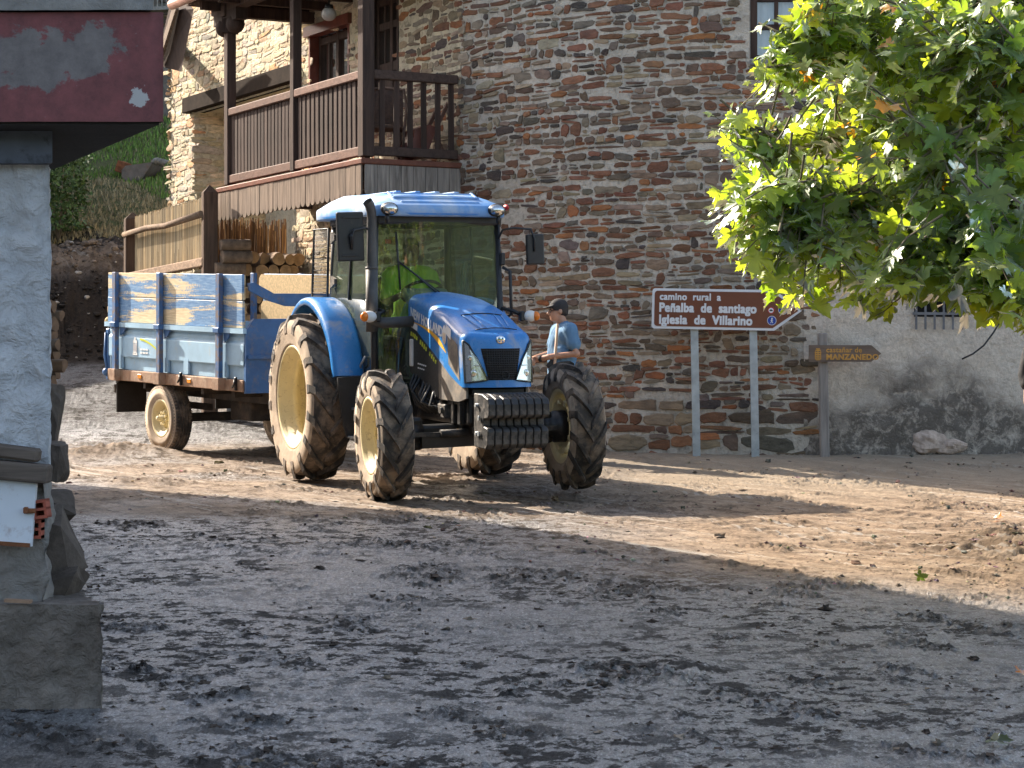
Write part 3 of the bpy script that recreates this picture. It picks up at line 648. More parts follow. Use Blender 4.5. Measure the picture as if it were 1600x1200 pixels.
def stones(mb, u0, u1, v0, v1, mapf, pal, size=1.0, big=0.0, skip=None, gap=.016, depth=.022):
    """Lay coursed rubble on wall coordinates u (along), v (up); mapf(u, v, d) -> point d metres proud of the wall."""
    ncrs = 0; v = v0; taken = []
    def wave(u, k): return .035 * size * (math.sin(u * 1.7 + k * 2.1) * .5 + math.sin(u * 4.3 + k * 5.7) * .35 + math.sin(u * 9.1 + k) * .15)
    def stone(a, b, lo, hi, k):
        w, h = b - a, hi - lo
        if w < .02 or h < .012: return
        cu, cv = (a + b) / 2, (lo + hi) / 2
        if skip and skip(cu, cv): return
        n = 14; pts = []; ex = rnd.uniform(.30, .80); sk = rnd.uniform(-.35, .35); tp = rnd.uniform(-.30, .30); ph = rnd.random() * 9; rt_ = math.tan(rnd.gauss(0, .035))
        for i in range(n):
            t = 2 * math.pi * (i + .5) / n; c, s = math.cos(t), math.sin(t)
            x = math.copysign(abs(c) ** ex, c); y = math.copysign(abs(s) ** ex, s)
            j = 1 + .14 * math.sin(ph + i * 2.4) + rnd.uniform(-.13, .10)
            pts.append((x * w / 2 * (1 + .06 * math.sin(ph + 3 * i)) + sk * y * h * .5, y * h / 2 * j * (1 + tp * x) + x * w / 2 * rt_))
        d = depth * rnd.uniform(.45, 1.25) * (1 if h > .04 else .7); tu, tv = rnd.uniform(-.25, .25) * depth, rnd.uniform(-.3, .3) * depth
        vs = []
        for sc_, dd in ((1.0, -.006), (.985, d * .62), (.90, d)):
            for x, y in pts:
                e = (tu * x / w * 2 + tv * y / h * 2) if dd > 0 else 0
                jx = rnd.uniform(-.012, .012) * w if dd > 0 else 0
                vs.append(mapf(cu + x * sc_ + jx, cv + wave(cu + x, k) + y * (sc_ if sc_ > .95 else .84), dd + e + (rnd.uniform(-.3, .3) * d * .35 if dd > 0 else 0)))
        q = rnd.uniform(-.2, .2) * w
        vs.append(mapf(cu + q, cv + wave(cu + q, k) + rnd.uniform(-.1, .1) * h, d * 1.08))
        fs = []
        for r_ in range(2):
            for i in range(n): fs.append((r_ * n + i, r_ * n + (i + 1) % n, (r_ + 1) * n + (i + 1) % n, (r_ + 1) * n + i))
        for i in range(n): fs.append((2 * n + i, 2 * n + (i + 1) % n, 3 * n))
        mb.cc = pick(pal(cu) if callable(pal) else pal); mb.add(vs, fs, False)
    while v < v1:
        low = max(0.0, 1 - (v - v0) / 1.1) * big
        h = (rnd.uniform(.055, .125) * size) * (1 + 1.6 * low); u = u0 - rnd.random() * .1; nxt = []
        while u < u1:
            w = min(.75, (.08 + .38 * rnd.random() ** 1.6) * size * (1 + .9 * low) + h * .5)
            hit = [t for t in taken if t[0] < u + w and t[1] > u]
            if hit:
                t = hit[0]
                if t[0] - u > .05: w = t[0] - u
                else: u = t[1]; continue
            gp = gap * rnd.uniform(.6, 1.9) * (1 if h > .05 else .75)
            r_ = rnd.random()
            if r_ < .24 and h > .07:                                  # two thin slabs on top of each other
                f = rnd.uniform(.35, .65); stone(u + gp / 2, u + w - gp / 2, v + gp * .4, v + h * f - gp * .3, ncrs); stone(u + gp / 2 + rnd.uniform(0, .03), u + w - gp / 2 - rnd.uniform(0, .04), v + h * f + gp * .3, v + h - gp * .4, ncrs)
            elif r_ < .31 and w < .36:                                # a tall stone through two courses
                hh = h * rnd.uniform(1.7, 2.1); stone(u + gp / 2, u + w - gp / 2, v + gp * .4, v + hh - gp * .4, ncrs); nxt.append((u, u + w))
            elif r_ < .325: pass                                       # only mortar
            else:
                sh = rnd.uniform(0, .22) * h * (rnd.random() < .5)
                stone(u + gp / 2, u + w - gp / 2, v + gp * .4 + sh * .5, v + h - gp * .4 - sh * .5, ncrs)
            u += w
        taken = nxt; v += h; ncrs += 1
    mb.cc = (1, 1, 1, 1)

# ------------------------------------------------------------------ the stone house with its round corner
E = Vector((-.473, .881)).normalized()         # along the straight wall, away from the camera
N = Vector((.881, .473)).normalized()          # into the house
BC = Vector((-1.77, 27.2))                     # front corner of the balcony in plan
WA = Vector((-.625, 27.8))                     # where the straight wall meets the round corner
house = thing("stone_house", "large rubble stone house with a rounded corner, white plaster end and wooden balcony", "house", (0.6, 27.6, 1.0))
def HB(mb, name, mat, parent=None, **k): return mb.build(name, mat, parent or house, world=True, **k)
# round corner: arc-length table through plan points
cpts = [WA + E * .25, WA, Vector((-.06, 27.16)), Vector((.42, 26.74)), Vector((1.12, 26.33)), Vector((2.18, 25.93)), Vector((3.25, 25.76)), Vector((4.2, 25.80)), Vector((5.4, 25.95)), Vector((6.8, 26.2)), Vector((9.5, 26.8))]
def cr(p0, p1, p2, p3, t): return .5 * ((2 * p1) + (p2 - p0) * t + (2 * p0 - 5 * p1 + 4 * p2 - p3) * t * t + (3 * p1 - p0 - 3 * p2 + p3) * t ** 3)
crv = []
for i in range(1, len(cpts) - 2):
    for t in range(24): crv.append(cr(cpts[i - 1], cpts[i], cpts[i + 1], cpts[i + 2], t / 24))
crv.append(cpts[-2]); crv = np.array([tuple(p) for p in crv]); seg = np.linalg.norm(np.diff(crv, axis=0), axis=1); cum = np.concatenate([[0], np.cumsum(seg)])
def cpos(u, d=0.0):
    x = np.interp(u, cum, crv[:, 0]); y = np.interp(u, cum, crv[:, 1]); e = .06
    dx = np.interp(min(u + e, cum[-1]), cum, crv[:, 0]) - np.interp(max(u - e, 0), cum, crv[:, 0]); dy = np.interp(min(u + e, cum[-1]), cum, crv[:, 1]) - np.interp(max(u - e, 0), cum, crv[:, 1])
    L = math.hypot(dx, dy) + 1e-9; return Vector((x + dy / L * d, y - dx / L * d))
def u_at_px(px):
    for u in np.arange(0, cum[-1], .01):
        p = cpos(u)
        if 800 + F * p.x / p.y >= px: return u
    return cum[-1]
def cmap(u, v, d): p = cpos(u, d); return Vector((p.x, p.y, v))
UP = u_at_px(1272); UW0 = u_at_px(1170); UW1 = UW0 + 1.15; WZ0 = CAMZ + (600 - 97) / F * 25.9
def wall_bulge(u, v): return .03 * pn(u * .9, v * .9)
rows = []; uu = np.arange(0, UP + 2.6, .06); vv = np.arange(.6, 8.6, .06)
U, V = np.meshgrid(uu, vv, indexing='ij'); B = .018 * fbm(U * 5, V * 5, 1., 3) + .04 * pn(U * .6, V * .6)
_bu = np.arange(-1, 16, .15); _bv = np.arange(0, 10, .15); _BT = .04 * pn(_bu[:, None] * .6, _bv[None, :] * .6)
def bul(u, v): return float(_BT[min(len(_bu) - 1, max(0, int((u + 1) / .15 + .5))), min(len(_bv) - 1, max(0, int(v / .15 + .5)))])
_cu = np.arange(0, cum[-1], .02); _CT = [cpos(u) for u in _cu]; _CN = [(cpos(u, 1.0) - cpos(u)) for u in _cu]
def cposq(u, d): i = min(len(_cu) - 2, max(0, int(u / .02))); f = u / .02 - i; p = _CT[i].lerp(_CT[i + 1], f); return p + _CN[i].lerp(_CN[i + 1], f) * d
def cmapb(u, v, d): p = cposq(u, d + bul(u, v)); return Vector((p.x, p.y, v))
mb = MB()
def inwin(u, v): return UW0 < u < UW1 and v > WZ0
vsl = []; idx = {}
for i, u in enumerate(uu):
    for j, v in enumerate(vv):
        p = cpos(u, float(B[i, j])); idx[i, j] = len(vsl); vsl.append((p.x, p.y, v))
fsl = [(idx[i, j], idx[i + 1, j], idx[i + 1, j + 1], idx[i, j + 1]) for i in range(len(uu) - 1) for j in range(len(vv) - 1) if not inwin((uu[i] + uu[i + 1]) / 2, vv[j] + .03) and not ((uu[i] > UP + .15) and vv[j] < 4.6)]
mb.add(vsl, fsl, True); tower = HB(mb, "wall", M_['mortar'])
mb = MB()
def plaster_edge(v): return UP + .10 * math.sin(v * 5) + .06 * math.sin(v * 13)
stones(mb, 0, UP + 2.4, .85, 8.5, cmapb, lambda u: PAL_MID if rnd.random() > u / 2.2 else PAL, .76, .9, lambda u, v: (UW0 - .08 < u < UW1 + .05 and v > WZ0 - .05) or (v < 4.6 and u > plaster_edge(v)), .015, .019)
HB(mb, "wall_stonework", M_['stone'], tower)
# white plaster end of the house
mb = MB(); uu = np.arange(UP - .12, cum[-1], .05); vv = np.arange(.6, 4.65, .05); rows = []
U, V = np.meshgrid(uu, vv, indexing='ij'); B = .045 + .035 * fbm(U * 3.2, V * 3.2, 2., 5, .6) - .035 * sstep(.22, 0, U - UP)
G0, G1 = u_at_px(1425), u_at_px(1500); GZ0, GZ1 = CAMZ + (600 - 497) / F * 25.8, CAMZ + (600 - 425) / F * 25.8
idx = {}; vsl = []
for i, u in enumerate(uu):
    for j, v in enumerate(vv): p = cpos(u, float(B[i, j])); idx[i, j] = len(vsl); vsl.append((p.x, p.y, v))
mb.add(vsl, [(idx[i, j], idx[i + 1, j], idx[i + 1, j + 1], idx[i, j + 1]) for i in range(len(uu) - 1) for j in range(len(vv) - 1) if not (G0 < uu[i] + .025 < G1 and GZ0 < vv[j] + .025 < GZ1)], True)
plw = HB(mb, "plaster_wall", M_['plaster'])
mb = MB()                                     # bare stone where the plaster fell off at the foot
p = PX(1448, 690, 25.78); lump(mb, (p.x, p.y + .08, p.z), .21, (1.0, .55, .75), 3.3, 22, 14, .45); p = PX(1485, 694, 25.78); lump(mb, (p.x, p.y + .08, p.z - .02), .15, (1.2, .6, .6), 8.1, 22, 14, .45)
mb.c = [(.50, .38, .30, 1)] * len(mb.f); HB(mb, "exposed_stone", M_['rubble'])
# barred window in the plaster
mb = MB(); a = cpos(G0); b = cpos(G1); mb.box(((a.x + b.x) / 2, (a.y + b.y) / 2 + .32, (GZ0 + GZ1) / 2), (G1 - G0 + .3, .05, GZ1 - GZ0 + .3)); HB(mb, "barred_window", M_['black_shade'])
bwin = children_of(house)[-1]
for k in range(6):
    mb = MB(); u = G0 + .02 + (G1 - G0 - .04) * k / 5; p = cpos(u, .10); mb.box((p.x, p.y, (GZ0 + GZ1) / 2 - .08), (.024, .014, GZ1 - GZ0 + .10)); HB(mb, "iron_bar", M_['iron'], bwin)
mb = MB(); a = cpos(G0 - .02, .106); b = cpos(G1 + .02, .106); mb.beam((a.x, a.y, GZ0 + .05), (b.x, b.y, GZ0 + .05), .012, .03); HB(mb, "iron_rail", M_['iron'], bwin)
mb = MB(); pts = [PX(x, y, 25.62 - i * .01) for i, (x, y) in enumerate([(1503, 561), (1520, 553), (1537, 540), (1552, 520), (1563, 502), (1568, 492), (1572, 470), (1571, 440)])]; mb.tube(pts, .011, 6); HB(mb, "wall_cable", M_['black_plastic'])
# upstairs window at the top
mb = MB(); a = cpos(UW0, -.0); t = (cpos(UW1) - cpos(UW0)).normalized(); T3 = Vector((t.x, t.y, 0)); D3 = Vector((t.y, -t.x, 0))
def wp(s, z, d=-.12): return Vector((a.x, a.y, z)) + T3 * s + D3 * d
mb.beam(wp(.04, WZ0, -.06), wp(.04, 8.5, -.06), .10, .08, D3)
for s in (.62, 1.1): mb.beam(wp(s, WZ0), wp(s, 8.5), .07, .12, D3)
for z in (WZ0 + .05, WZ0 + .40, WZ0 + .72): mb.beam(wp(0, z), wp(1.15, z), .06, .05, D3)
mb.beam(wp(.31, WZ0), wp(.31, 8.5), .045, .05, D3); win = HB(mb, "window", M_['brown_wood'])
mb = MB(); mb.add([wp(.03, WZ0, -.13), wp(1.12, WZ0, -.13), wp(1.12, 8.5, -.13), wp(.03, 8.5, -.13)], [(0, 1, 2, 3)]); HB(mb, "pane", M_['lens'], win)
mb = MB(); rows = []
for j in (WZ0, 8.5): rows.append([wp(.03 + i * .02, j, -.20 + .012 * math.sin(i * 1.1)) for i in range(55)])
mb.grid(rows); HB(mb, "curtain", M_['curtain'], win)
mb = MB(); 
for s, d0 in ((0, 0), (1.15, 0)): mb.beam(wp(s, WZ0, -.15), wp(s, 8.5, -.15), .02, .30, D3)
mb.beam(wp(0, WZ0 - .02, -.12), wp(1.15, WZ0 - .02, -.12), .34, .05, (0, 0, 1)); HB(mb, "window_reveal", M_['old_concrete'], win)

# straight wall along E, with its doors and the lintelled passage
def emap(s, v, d=0.0): q = WA + E * s - N * d; return Vector((q.x, q.y, v))
def s_at_px(px, off=0.0):
    k = (px - 800) / F; q = WA - N * off; return (k * q.y - q.x) / (E.x - k * E.y)
S_END = 10.35
OP0, OP1, OPZ = s_at_px(462), s_at_px(304), 6.13
DR = [(s_at_px(545), s_at_px(484), 4.6, 6.75), (s_at_px(622), s_at_px(576), 4.6, 6.9)]
DR = [(s_at_px(545), s_at_px(484), 4.56, 6.7), (s_at_px(622), s_at_px(574), 5.25, 6.95)]
def hole(s, v):
    if OP0 < s < OP1 and v < OPZ: return True
    return any(a < s < b and lo < v < hi for a, b, lo, hi in DR)
mb = MB(); ss = np.arange(0, S_END + .01, .09); vv = np.arange(.6, 8.65, .09); idx = {}; vsl = []
U, V = np.meshgrid(ss, vv, indexing='ij'); B = .015 * fbm(U * 4, V * 4, 5., 3)
for i, s in enumerate(ss):
    for j, v in enumerate(vv): idx[i, j] = len(vsl); vsl.append(emap(s, v, float(B[i, j])))
mb.add(vsl, [(idx[i + 1, j], idx[i, j], idx[i, j + 1], idx[i + 1, j + 1]) for i in range(len(ss) - 1) for j in range(len(vv) - 1) if not hole(ss[i] + .045, vv[j] + .045)], True)
sw = HB(mb, "wall", M_['mortar_warm'])
mb = MB(); stones(mb, 0, S_END, .9, 8.5, lambda u, v, d: emap(u, v, d), lambda s: PAL_MID if rnd.random() > (s - 1.6) / 2.2 else PAL_WARM, .95, 0.0, lambda u, v: hole(u, v) or (OP0 - .1 < u < OP1 + .15 and OPZ - .05 < v < OPZ + .25) , .014, .011); 
HB(mb, "wall_stonework", M_['stone'], sw)
mb = MB(); vsl = []                           # end quoin, passage jambs and its back wall
def quad(mb, a, b, lo, hi, d0, d1): mb.add([emap(a, lo, d0), emap(b, lo, d1), emap(b, hi, d1), emap(a, hi, d0)], [(0, 1, 2, 3)])
quad(mb, S_END, S_END, .6, 8.6, 0, -6); quad(mb, OP1, OP1, .6, OPZ, 0, -1.2); quad(mb, OP0, OP0, .6, OPZ, 0, -1.2); quad(mb, OP0, OP1, .6, OPZ, -1.2, -1.2)
mb.add([emap(OP0, OPZ, 0), emap(OP1, OPZ, 0), emap(OP1, OPZ, -1.2), emap(OP0, OPZ, -1.2)], [(0, 1, 2, 3)]); HB(mb, "passage_wall", M_['mortar_warm'])
jamb = children_of(house)[-1]
mb = MB(); stones(mb, 0, 1.2, .9, OPZ, lambda u, v, d: emap(OP1 - d, v, -u), PAL_WARM, 1.3, 0, None, .018, .02); HB(mb, "jamb_stonework", M_['stone'], jamb)
mb = MB(); stones(mb, 0, 3.0, .9, 8.5, lambda u, v, d: emap(S_END + d, v, -u), PAL_WARM, 1.2, 0, None, .012, .012); HB(mb, "end_stonework", M_['stone'], jamb)
mb = MB(); mb.beam(emap(OP0 - .15, 6.24, -.02), emap(OP1 + .22, 6.24, -.02), .30, .24, (0, 0, 1), .01); HB(mb, "lintel", pmat("dark_oak_lintel", (.026, .018, .013), .95, 0, .3, 8, .3, 40, None, (1, 1, 1), .08))
# balcony doors: dark leaves with panes
for a, b, lo, hi in DR:
    mb = MB(); 
    for s in (a + .05, b - .05, (a + b) / 2): mb.beam(emap(s, lo, -.16), emap(s, hi, -.16), .10 if s != (a + b) / 2 else .08, .07, (N.x, N.y, 0))
    for z in (lo + .05, lo + .75, lo + 1.30, hi - .08): mb.beam(emap(a, z, -.16), emap(b, z, -.16), .06, .09 if z != lo + .75 else .12)
    for s in ((a * 3 + b) / 4, (a + 3 * b) / 4): mb.beam(emap(s, lo + .75, -.165), emap(s, hi, -.165), .035, .04, (N.x, N.y, 0))
    d = HB(mb, "balcony_door", M_['brown_wood'])
    mb = MB(); quad(mb, a, b, lo + .75, hi, -.17, -.17); HB(mb, "pane", M_['house_glass'], d)
    mb = MB(); mb.beam(emap(a + .05, lo + .38, -.17), emap(b - .05, lo + .38, -.17), .03, .7); HB(mb, "door_panel", M_['brown_wood'], d)
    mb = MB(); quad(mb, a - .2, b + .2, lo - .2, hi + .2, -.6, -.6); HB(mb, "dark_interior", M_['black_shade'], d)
    mb = MB()
    for s in (a, b): mb.beam(emap(s, lo, -.08), emap(s, hi, -.08), .18, .05, (E.x, E.y, 0))
    mb.beam(emap(a - .1, hi + .06, -.02), emap(b + .1, hi + .06, -.02), .16, .14); mb.beam(emap(a - .05, lo - .03, .02), emap(b + .05, lo - .03, .02), .2, .05); HB(mb, "door_frame", M_['red_barrow'] if a > 2.9 else M_['brown_wood'], d)

# ---- balcony
bal = bpy.data.objects.new("balcony", None); col.objects.link(bal); bal.parent = house; bal.matrix_parent_inverse = house.matrix_basis.inverted()
def bp(s, z, d=0.0): q = BC + E * s + N * d; return Vector((q.x, q.y, z))     # s along the long side, d towards the house
LB = 4.75; DK = 4.56; RL = 5.60; SKB = 4.07; BW = 1.27
def BB(mb, name, mat): return HB(mb, name, mat, bal)
for s, wd, d in ((.06, .155, .06), (2.22, .12, .06), (4.53, .13, .06)):
    mb = MB(); mb.beam(bp(s, DK, d), bp(s, 6.95, d), wd, wd, (N.x, N.y, 0), .008); BB(mb, "post", M_['brown_wood'])
mb = MB(); q = bp(4.53, 6.62, .06)                                     # turned bracket on top of the far post
mb.beam(bp(4.53 - .42, 6.86, .06), bp(4.53 + .42, 6.86, .06), .16, .16); mb.sphere(bp(4.53 - .20, 6.74, .06), .13, 12, 8); mb.sphere(bp(4.53 + .20, 6.74, .06), .13, 12, 8); mb.box(bp(4.53, 6.74, .06), (.2, .2, .2)); BB(mb, "bracket", M_['brown_wood'])
for a, b in ((.12, 2.17), (2.27, 4.48)):
    mb = MB(); mb.beam(bp(a, RL - .05, .06), bp(b, RL - .05, .06), .11, .10, (0, 0, 1), .01); BB(mb, "hand_rail", M_['rail_wood'])
    mb = MB(); mb.beam(bp(a, DK + .075, .06), bp(b, DK + .075, .06), .09, .11, (0, 0, 1), .008); BB(mb, "bottom_rail", M_['rail_wood'])
mb = MB(); mb.beam(bp(.06, RL - .05, .14), bp(.06, RL - .05, BW), .11, .11, (0, 0, 1), .01); BB(mb, "hand_rail", M_['brown_wood_h'])
mb = MB(); mb.beam(bp(.06, DK + .075, .14), bp(.06, DK + .075, BW), .09, .11, (0, 0, 1), .008); BB(mb, "bottom_rail", M_['brown_wood_h'])
n = 15
mbase = MB(); mbase.box((0, 0, .44), (.098, .028, .88), None, .006); bme = mbase.mesh(M_['brown_wood']); bme.name = "baluster"
def baluster(pos, along):
    o = link("baluster", bme, bal); x = Vector((along.x, along.y, 0)).normalized(); y = Vector((-x.y, x.x, 0)); rr = Matrix((x, y, Vector((0, 0, 1)))).transposed().to_4x4()
    o.matrix_parent_inverse = wmat(bal).inverted(); o.matrix_basis = Matrix.Translation(pos) @ rr @ Matrix.Rotation(R(rnd.uniform(-.6, .6)), 4, 'Y'); return o
for i in range(14): baluster(bp(.24 + i * (1.83 / 13), DK + .11, .06), E)
for i in range(18): baluster(bp(2.37 + i * (2.02 / 17), DK + .11, .06), E)
for i in range(6): baluster(bp(.06, DK + .11, .27 + i * (BW - .34) / 5), N).scale.x = .75
mb = MB(); mb.box(((bp(0, 0) + bp(LB, 0)) / 2 + Vector((N.x, N.y, 0)) * BW / 2 + Vector((0, 0, DK - .06))), (BW + .10, LB + .1, .07), Matrix((Vector((N.x, N.y, 0)), Vector((E.x, E.y, 0)), Vector((0, 0, 1)))).transposed(), .01); BB(mb, "deck", M_['red_wood'])
def skirt(name, p0, dirv, L, mat, out):
    mb = MB(); n = int(round(L / .155)); bw = L / n
    for i in range(n):
        o = p0 + dirv * (i * bw + bw / 2); hw = bw / 2 - .003; dz = rnd.uniform(-.012, .012); pr = rnd.uniform(0, .008)
        poly = [(-hw, DK - .1), (-hw, SKB + hw + dz)] + [(hw * math.cos(t), SKB + hw + dz + hw * math.sin(t)) for t in [math.pi * (1 + q / 8) for q in range(1, 8)]] + [(hw, SKB + hw + dz), (hw, DK - .1)]
        M = Matrix((Vector((dirv.x, dirv.y, 0)), Vector((0, 0, 1)), Vector((out.x, out.y, 0)))).transposed().to_4x4(); M.translation = Vector((o.x, o.y, 0)) + Vector((out.x, out.y, 0)) * pr
        mb.prism(poly, .022, M)
    BB(mb, name, mat)
skirt("skirt_board", BC - N * .01, E, LB, M_['grey_wood'], -N)
skirt("skirt_board", BC - E * .01, N, BW + .02, wood('silvery_weathered_board', (.22, .19, .16), 'z', .65, .85), -E)
mb = MB()
for s in (.2, 1.3, 2.4, 3.5, 4.6): mb.beam(bp(s, DK - .19, .05), bp(s, DK - .19, BW + .1), .14, .18)
BB(mb, "joist", M_['brown_wood_h'])
# balcony roof: beams, boards, gutter, verge
rf = MB(); 
rf.beam(bp(-.3, 7.02, .06), bp(LB + .3, 7.02, .06), .16, .16); 
for s in (0.0, .8, 1.6, 2.4, 3.2, 4.0, 4.7): rf.beam(bp(s, 7.02, -.3), bp(s, 7.02, BW + .12), .09, .11)
for s in (2.22, 4.53): rf.beam(bp(s, 6.94, -.05), bp(s, 6.94, BW + .15), .14, .15)
BB(rf, "roof_beam", M_['brown_wood'])
mb = MB(); mb.box(((bp(-.5, 7.10) + bp(LB + .45, 7.10)) / 2 + Vector((N.x, N.y, 0)) * (BW / 2 + .05)), (BW + .75, LB + .95, .04), Matrix((Vector((N.x, N.y, 0)), Vector((E.x, E.y, 0)), Vector((0, 0, 1)))).transposed()); BB(mb, "ceiling_boards", M_['brown_wood_h'])
mb = MB(); A = [bp(-.5, 7.13, -.42), bp(LB + .45, 7.13, -.42), bp(LB + .45, 7.63, BW + .2), bp(-.5, 7.63, BW + .2)]
mb.add(A + [p + Vector((0, 0, .10)) for p in A], [(0, 1, 2, 3), (7, 6, 5, 4), (0, 4, 5, 1), (1, 5, 6, 2), (2, 6, 7, 3), (3, 7, 4, 0)]); BB(mb, "roof", M_['brown_wood_h'])
mb = MB()
gp0, gp1 = bp(-.6, 7.10, -.50), bp(LB + .55, 7.10, -.50); mb.tube([gp0, gp1], .07, 12); BB(mb, "gutter", M_['gutter'])
# main roof overhang at the far end of the wall: soffit, verge and tail beam
mb = MB()
def vq(px, py, off): 
    s = s_at_px(px, off); q = emap(s, 0, off); return Vector((q.x, q.y, CAMZ - (py - 600) / F * q.y))
A = [vq(303, 14, .75), vq(283, 112, .62), vq(252, 104, .62), vq(272, 16, .80)]
mb.add(A + [p + Vector((-.10, .20, .10)) for p in A], [(0, 1, 2, 3), (7, 6, 5, 4), (0, 4, 5, 1), (1, 5, 6, 2), (2, 6, 7, 3), (3, 7, 4, 0)]); HB(mb, "soffit", M_['brown_wood'])
mb = MB(); mb.beam(vq(276, 8, .86), vq(247, 100, .70), .05, .16, (0, 0, 1)); HB(mb, "barge_board", M_['grey_wood']); mb = MB(); mb.beam(vq(268, 80, .5), vq(285, 76, -.3), .2, .2); HB(mb, "tail_beam", M_['brown_wood_h'])
mb = MB(); a = [emap(OP0 + 1.2, 8.6, .12), emap(S_END + .3, 8.6, .12), emap(S_END + .7, 9.2, -3), emap(OP0 + 1.2, 9.4, -3)]
mb.add(a + [p + Vector((0, 0, .18)) for p in a], [(0, 1, 2, 3), (7, 6, 5, 4), (0, 4, 5, 1), (1, 5, 6, 2), (2, 6, 7, 3), (3, 7, 4, 0)]); HB(mb, "roof", M_['brown_wood_h'])
# body of the house behind the faces seen, so that it is a building from the side too
mb = MB(); pl = [WA + N * .9 + E * .2, Vector((1.2, 27.4)), Vector((3.2, 27.0)), Vector((9.4, 28.2)), Vector((8, 40)), WA + E * S_END + N * 6, WA + E * (S_END - .2) + N * 1.6, WA + E * 3.2 + N * 1.7]
n = len(pl); vsl = [(p.x, p.y, .5) for p in pl] + [(p.x, p.y, 8.55) for p in pl]; mb.add(vsl, [tuple(range(n, 2 * n))] + [(i, (i + 1) % n, n + (i + 1) % n, n + i) for i in range(n)]); HB(mb, "inner_body", M_['old_concrete'])
# ------------------------------------------------------------------ left house (its shaded corner stands close to the camera)
def roughprism(mb, foot, z0, z1, step, amp, fr, seed=0.0, top=True, closed=True):
    pts = []
    n = len(foot)
    for i in range(n if closed else n - 1):
        a = Vector(foot[i]); b = Vector(foot[(i + 1) % n]); k = max(1, int((b - a).length / step))
        nn = Vector(((b - a).y, -(b - a).x)).normalized()
        for t in range(k): pts.append((a + (b - a) * t / k, nn))
    if not closed: pts.append((Vector(foot[-1]), pts[-1][1]))
    kz = max(1, int((z1 - z0) / step)); rows = []
    X = np.array([p.x for p, _ in pts]); Y = np.array([p.y for p, _ in pts]); NX = np.array([q.x for _, q in pts]); NY = np.array([q.y for _, q in pts])
    for j in range(kz + 1):
        z = z0 + (z1 - z0) * j / kz; d = amp * fbm(X * fr + seed, Y * fr, z * fr + seed, 5, .58)
        rows.append([Vector((x, y, z + amp * .4 * float(q))) for x, y, q in zip(X + NX * d, Y + NY * d, d / max(amp, 1e-6))] if j in (0, kz) else [Vector((x, y, z)) for x, y in zip(X + NX * d, Y + NY * d)])
    mb.grid(rows, True, closed)
    if top and closed: mb.add(rows[-1], [tuple(range(len(rows[-1])))], False)
    return mb
lh = thing("left_house", "shaded house corner with white rendered pillar and peeling maroon overhang on the left", "house", (-3.0, 12.0, .4))
def LB_(mb, name, mat, parent=None): return mb.build(name, mat, parent or lh, world=True)
mb = MB(); roughprism(mb, [(-1.83, 10.2), (-2.62, 12.4), (-6, 12.6), (-6, 10.2)][::-1][::-1], .1, .853, .02, .03, 6.5, 2.); LB_(mb, "plinth", M_['plinth'])
mb = MB(); roughprism(mb, [(-2.105, 10.36), (-4.3, 20), (-8, 20), (-8, 10.36)], .80, 1.42, .03, .055, 5.0, 5.); LB_(mb, "lower_wall", M_['grey_render'])
mb = MB(); roughprism(mb, [(-2.098, 10.35), (-4.3, 20), (-8, 20), (-8, 10.35)], 1.40, 2.84, .028, .026, 5.5, 8.); LB_(mb, "pillar_wall", M_['whitewash'])
mb = MB(); mb.prism([(-2.07, 10.27), (-2.62, 11.7), (-6, 11.7), (-6, 10.27)], .205, Matrix.Translation((0, 0, 2.835))); LB_(mb, "pad_beam", M_['blue_grey'])
mb = MB(); roughprism(mb, [(-1.53, 10.0), (-2.42, 12.1), (-8, 12.1), (-8, 10.0)], 2.99, 3.47, .06, .006, 2.0, 1.); LB_(mb, "overhang_fascia", M_['maroon']); mb = MB(); mb.prism([(-1.55, 10.02), (-2.43, 12.1), (-8, 12.1), (-8, 10.02)], .02, Matrix.Translation((0, 0, 2.98))); LB_(mb, "overhang_soffit", M_['black_shade'])  # soffit coloured near-black to paint in the shade under the overhang
mb = MB(); roughprism(mb, [(-1.57, 9.97), (-2.46, 12.1), (-8, 12.1), (-8, 9.97)], 3.475, 3.75, .08, .01, 2.0, 4.); LB_(mb, "balcony_slab", M_['old_concrete'])
UPF = [(-2.25, 10.7), (-3.10, 15.0), (-3.98, 19.0), (-5.85, 22.66), (-7.53, 25.07), (-10.8, 26.0), (-15, 24), (-15, 10.7)]
mb = MB(); roughprism(mb, UPF, 2.0, 7.0, .5, .02, 1.0, 4.); LB_(mb, "upper_wall", M_['whitewash'])
LW = [(-4.05, 19.2), (-6.0, 23.0), (-7.6, 25.0), (-10.8, 25.9), (-12, 20)]
mb = MB(); roughprism(mb, LW, .5, 2.2, .4, .03, 1.0, 4.); LB_(mb, "rear_wall", M_['grey_render'])
# things leaning on and lying by the left house
t = thing("metal_hatch", "rust stained white metal hatch door on the rough left wall under two old planks", "hatch", (-2.3, 10.24, 1.15))
YH = 10.235
def py2(px, py, Y=YH): return PX(px, py, Y)
mb = MB(); q = [py2(-25, 848), py2(49, 854), py2(58, 742), py2(-25, 737)]; back = [p + Vector((0, .03, 0)) for p in q]
mb.add(q + back, [(0, 1, 2, 3), (7, 6, 5, 4), (0, 4, 5, 1), (1, 5, 6, 2), (2, 6, 7, 3), (3, 7, 4, 0)]); mb.build("door_leaf", M_['white_door'], t, world=True)
mb = MB(); mb.beam(py2(-25, 847) - Vector((0, .006, 0)), py2(47, 852) - Vector((0, .006, 0)), .012, .018); mb.build("rusted_edge", M_['rusty'], t, world=True)
mb = MB(); mb.box(py2(47, 798) - Vector((0, .012, 0)), (.055, .02, .022), None, .004); mb.box(py2(42, 797) - Vector((0, .02, 0)), (.02, .03, .03), None, .004); mb.build("latch", M_['rusty'], t, world=True)
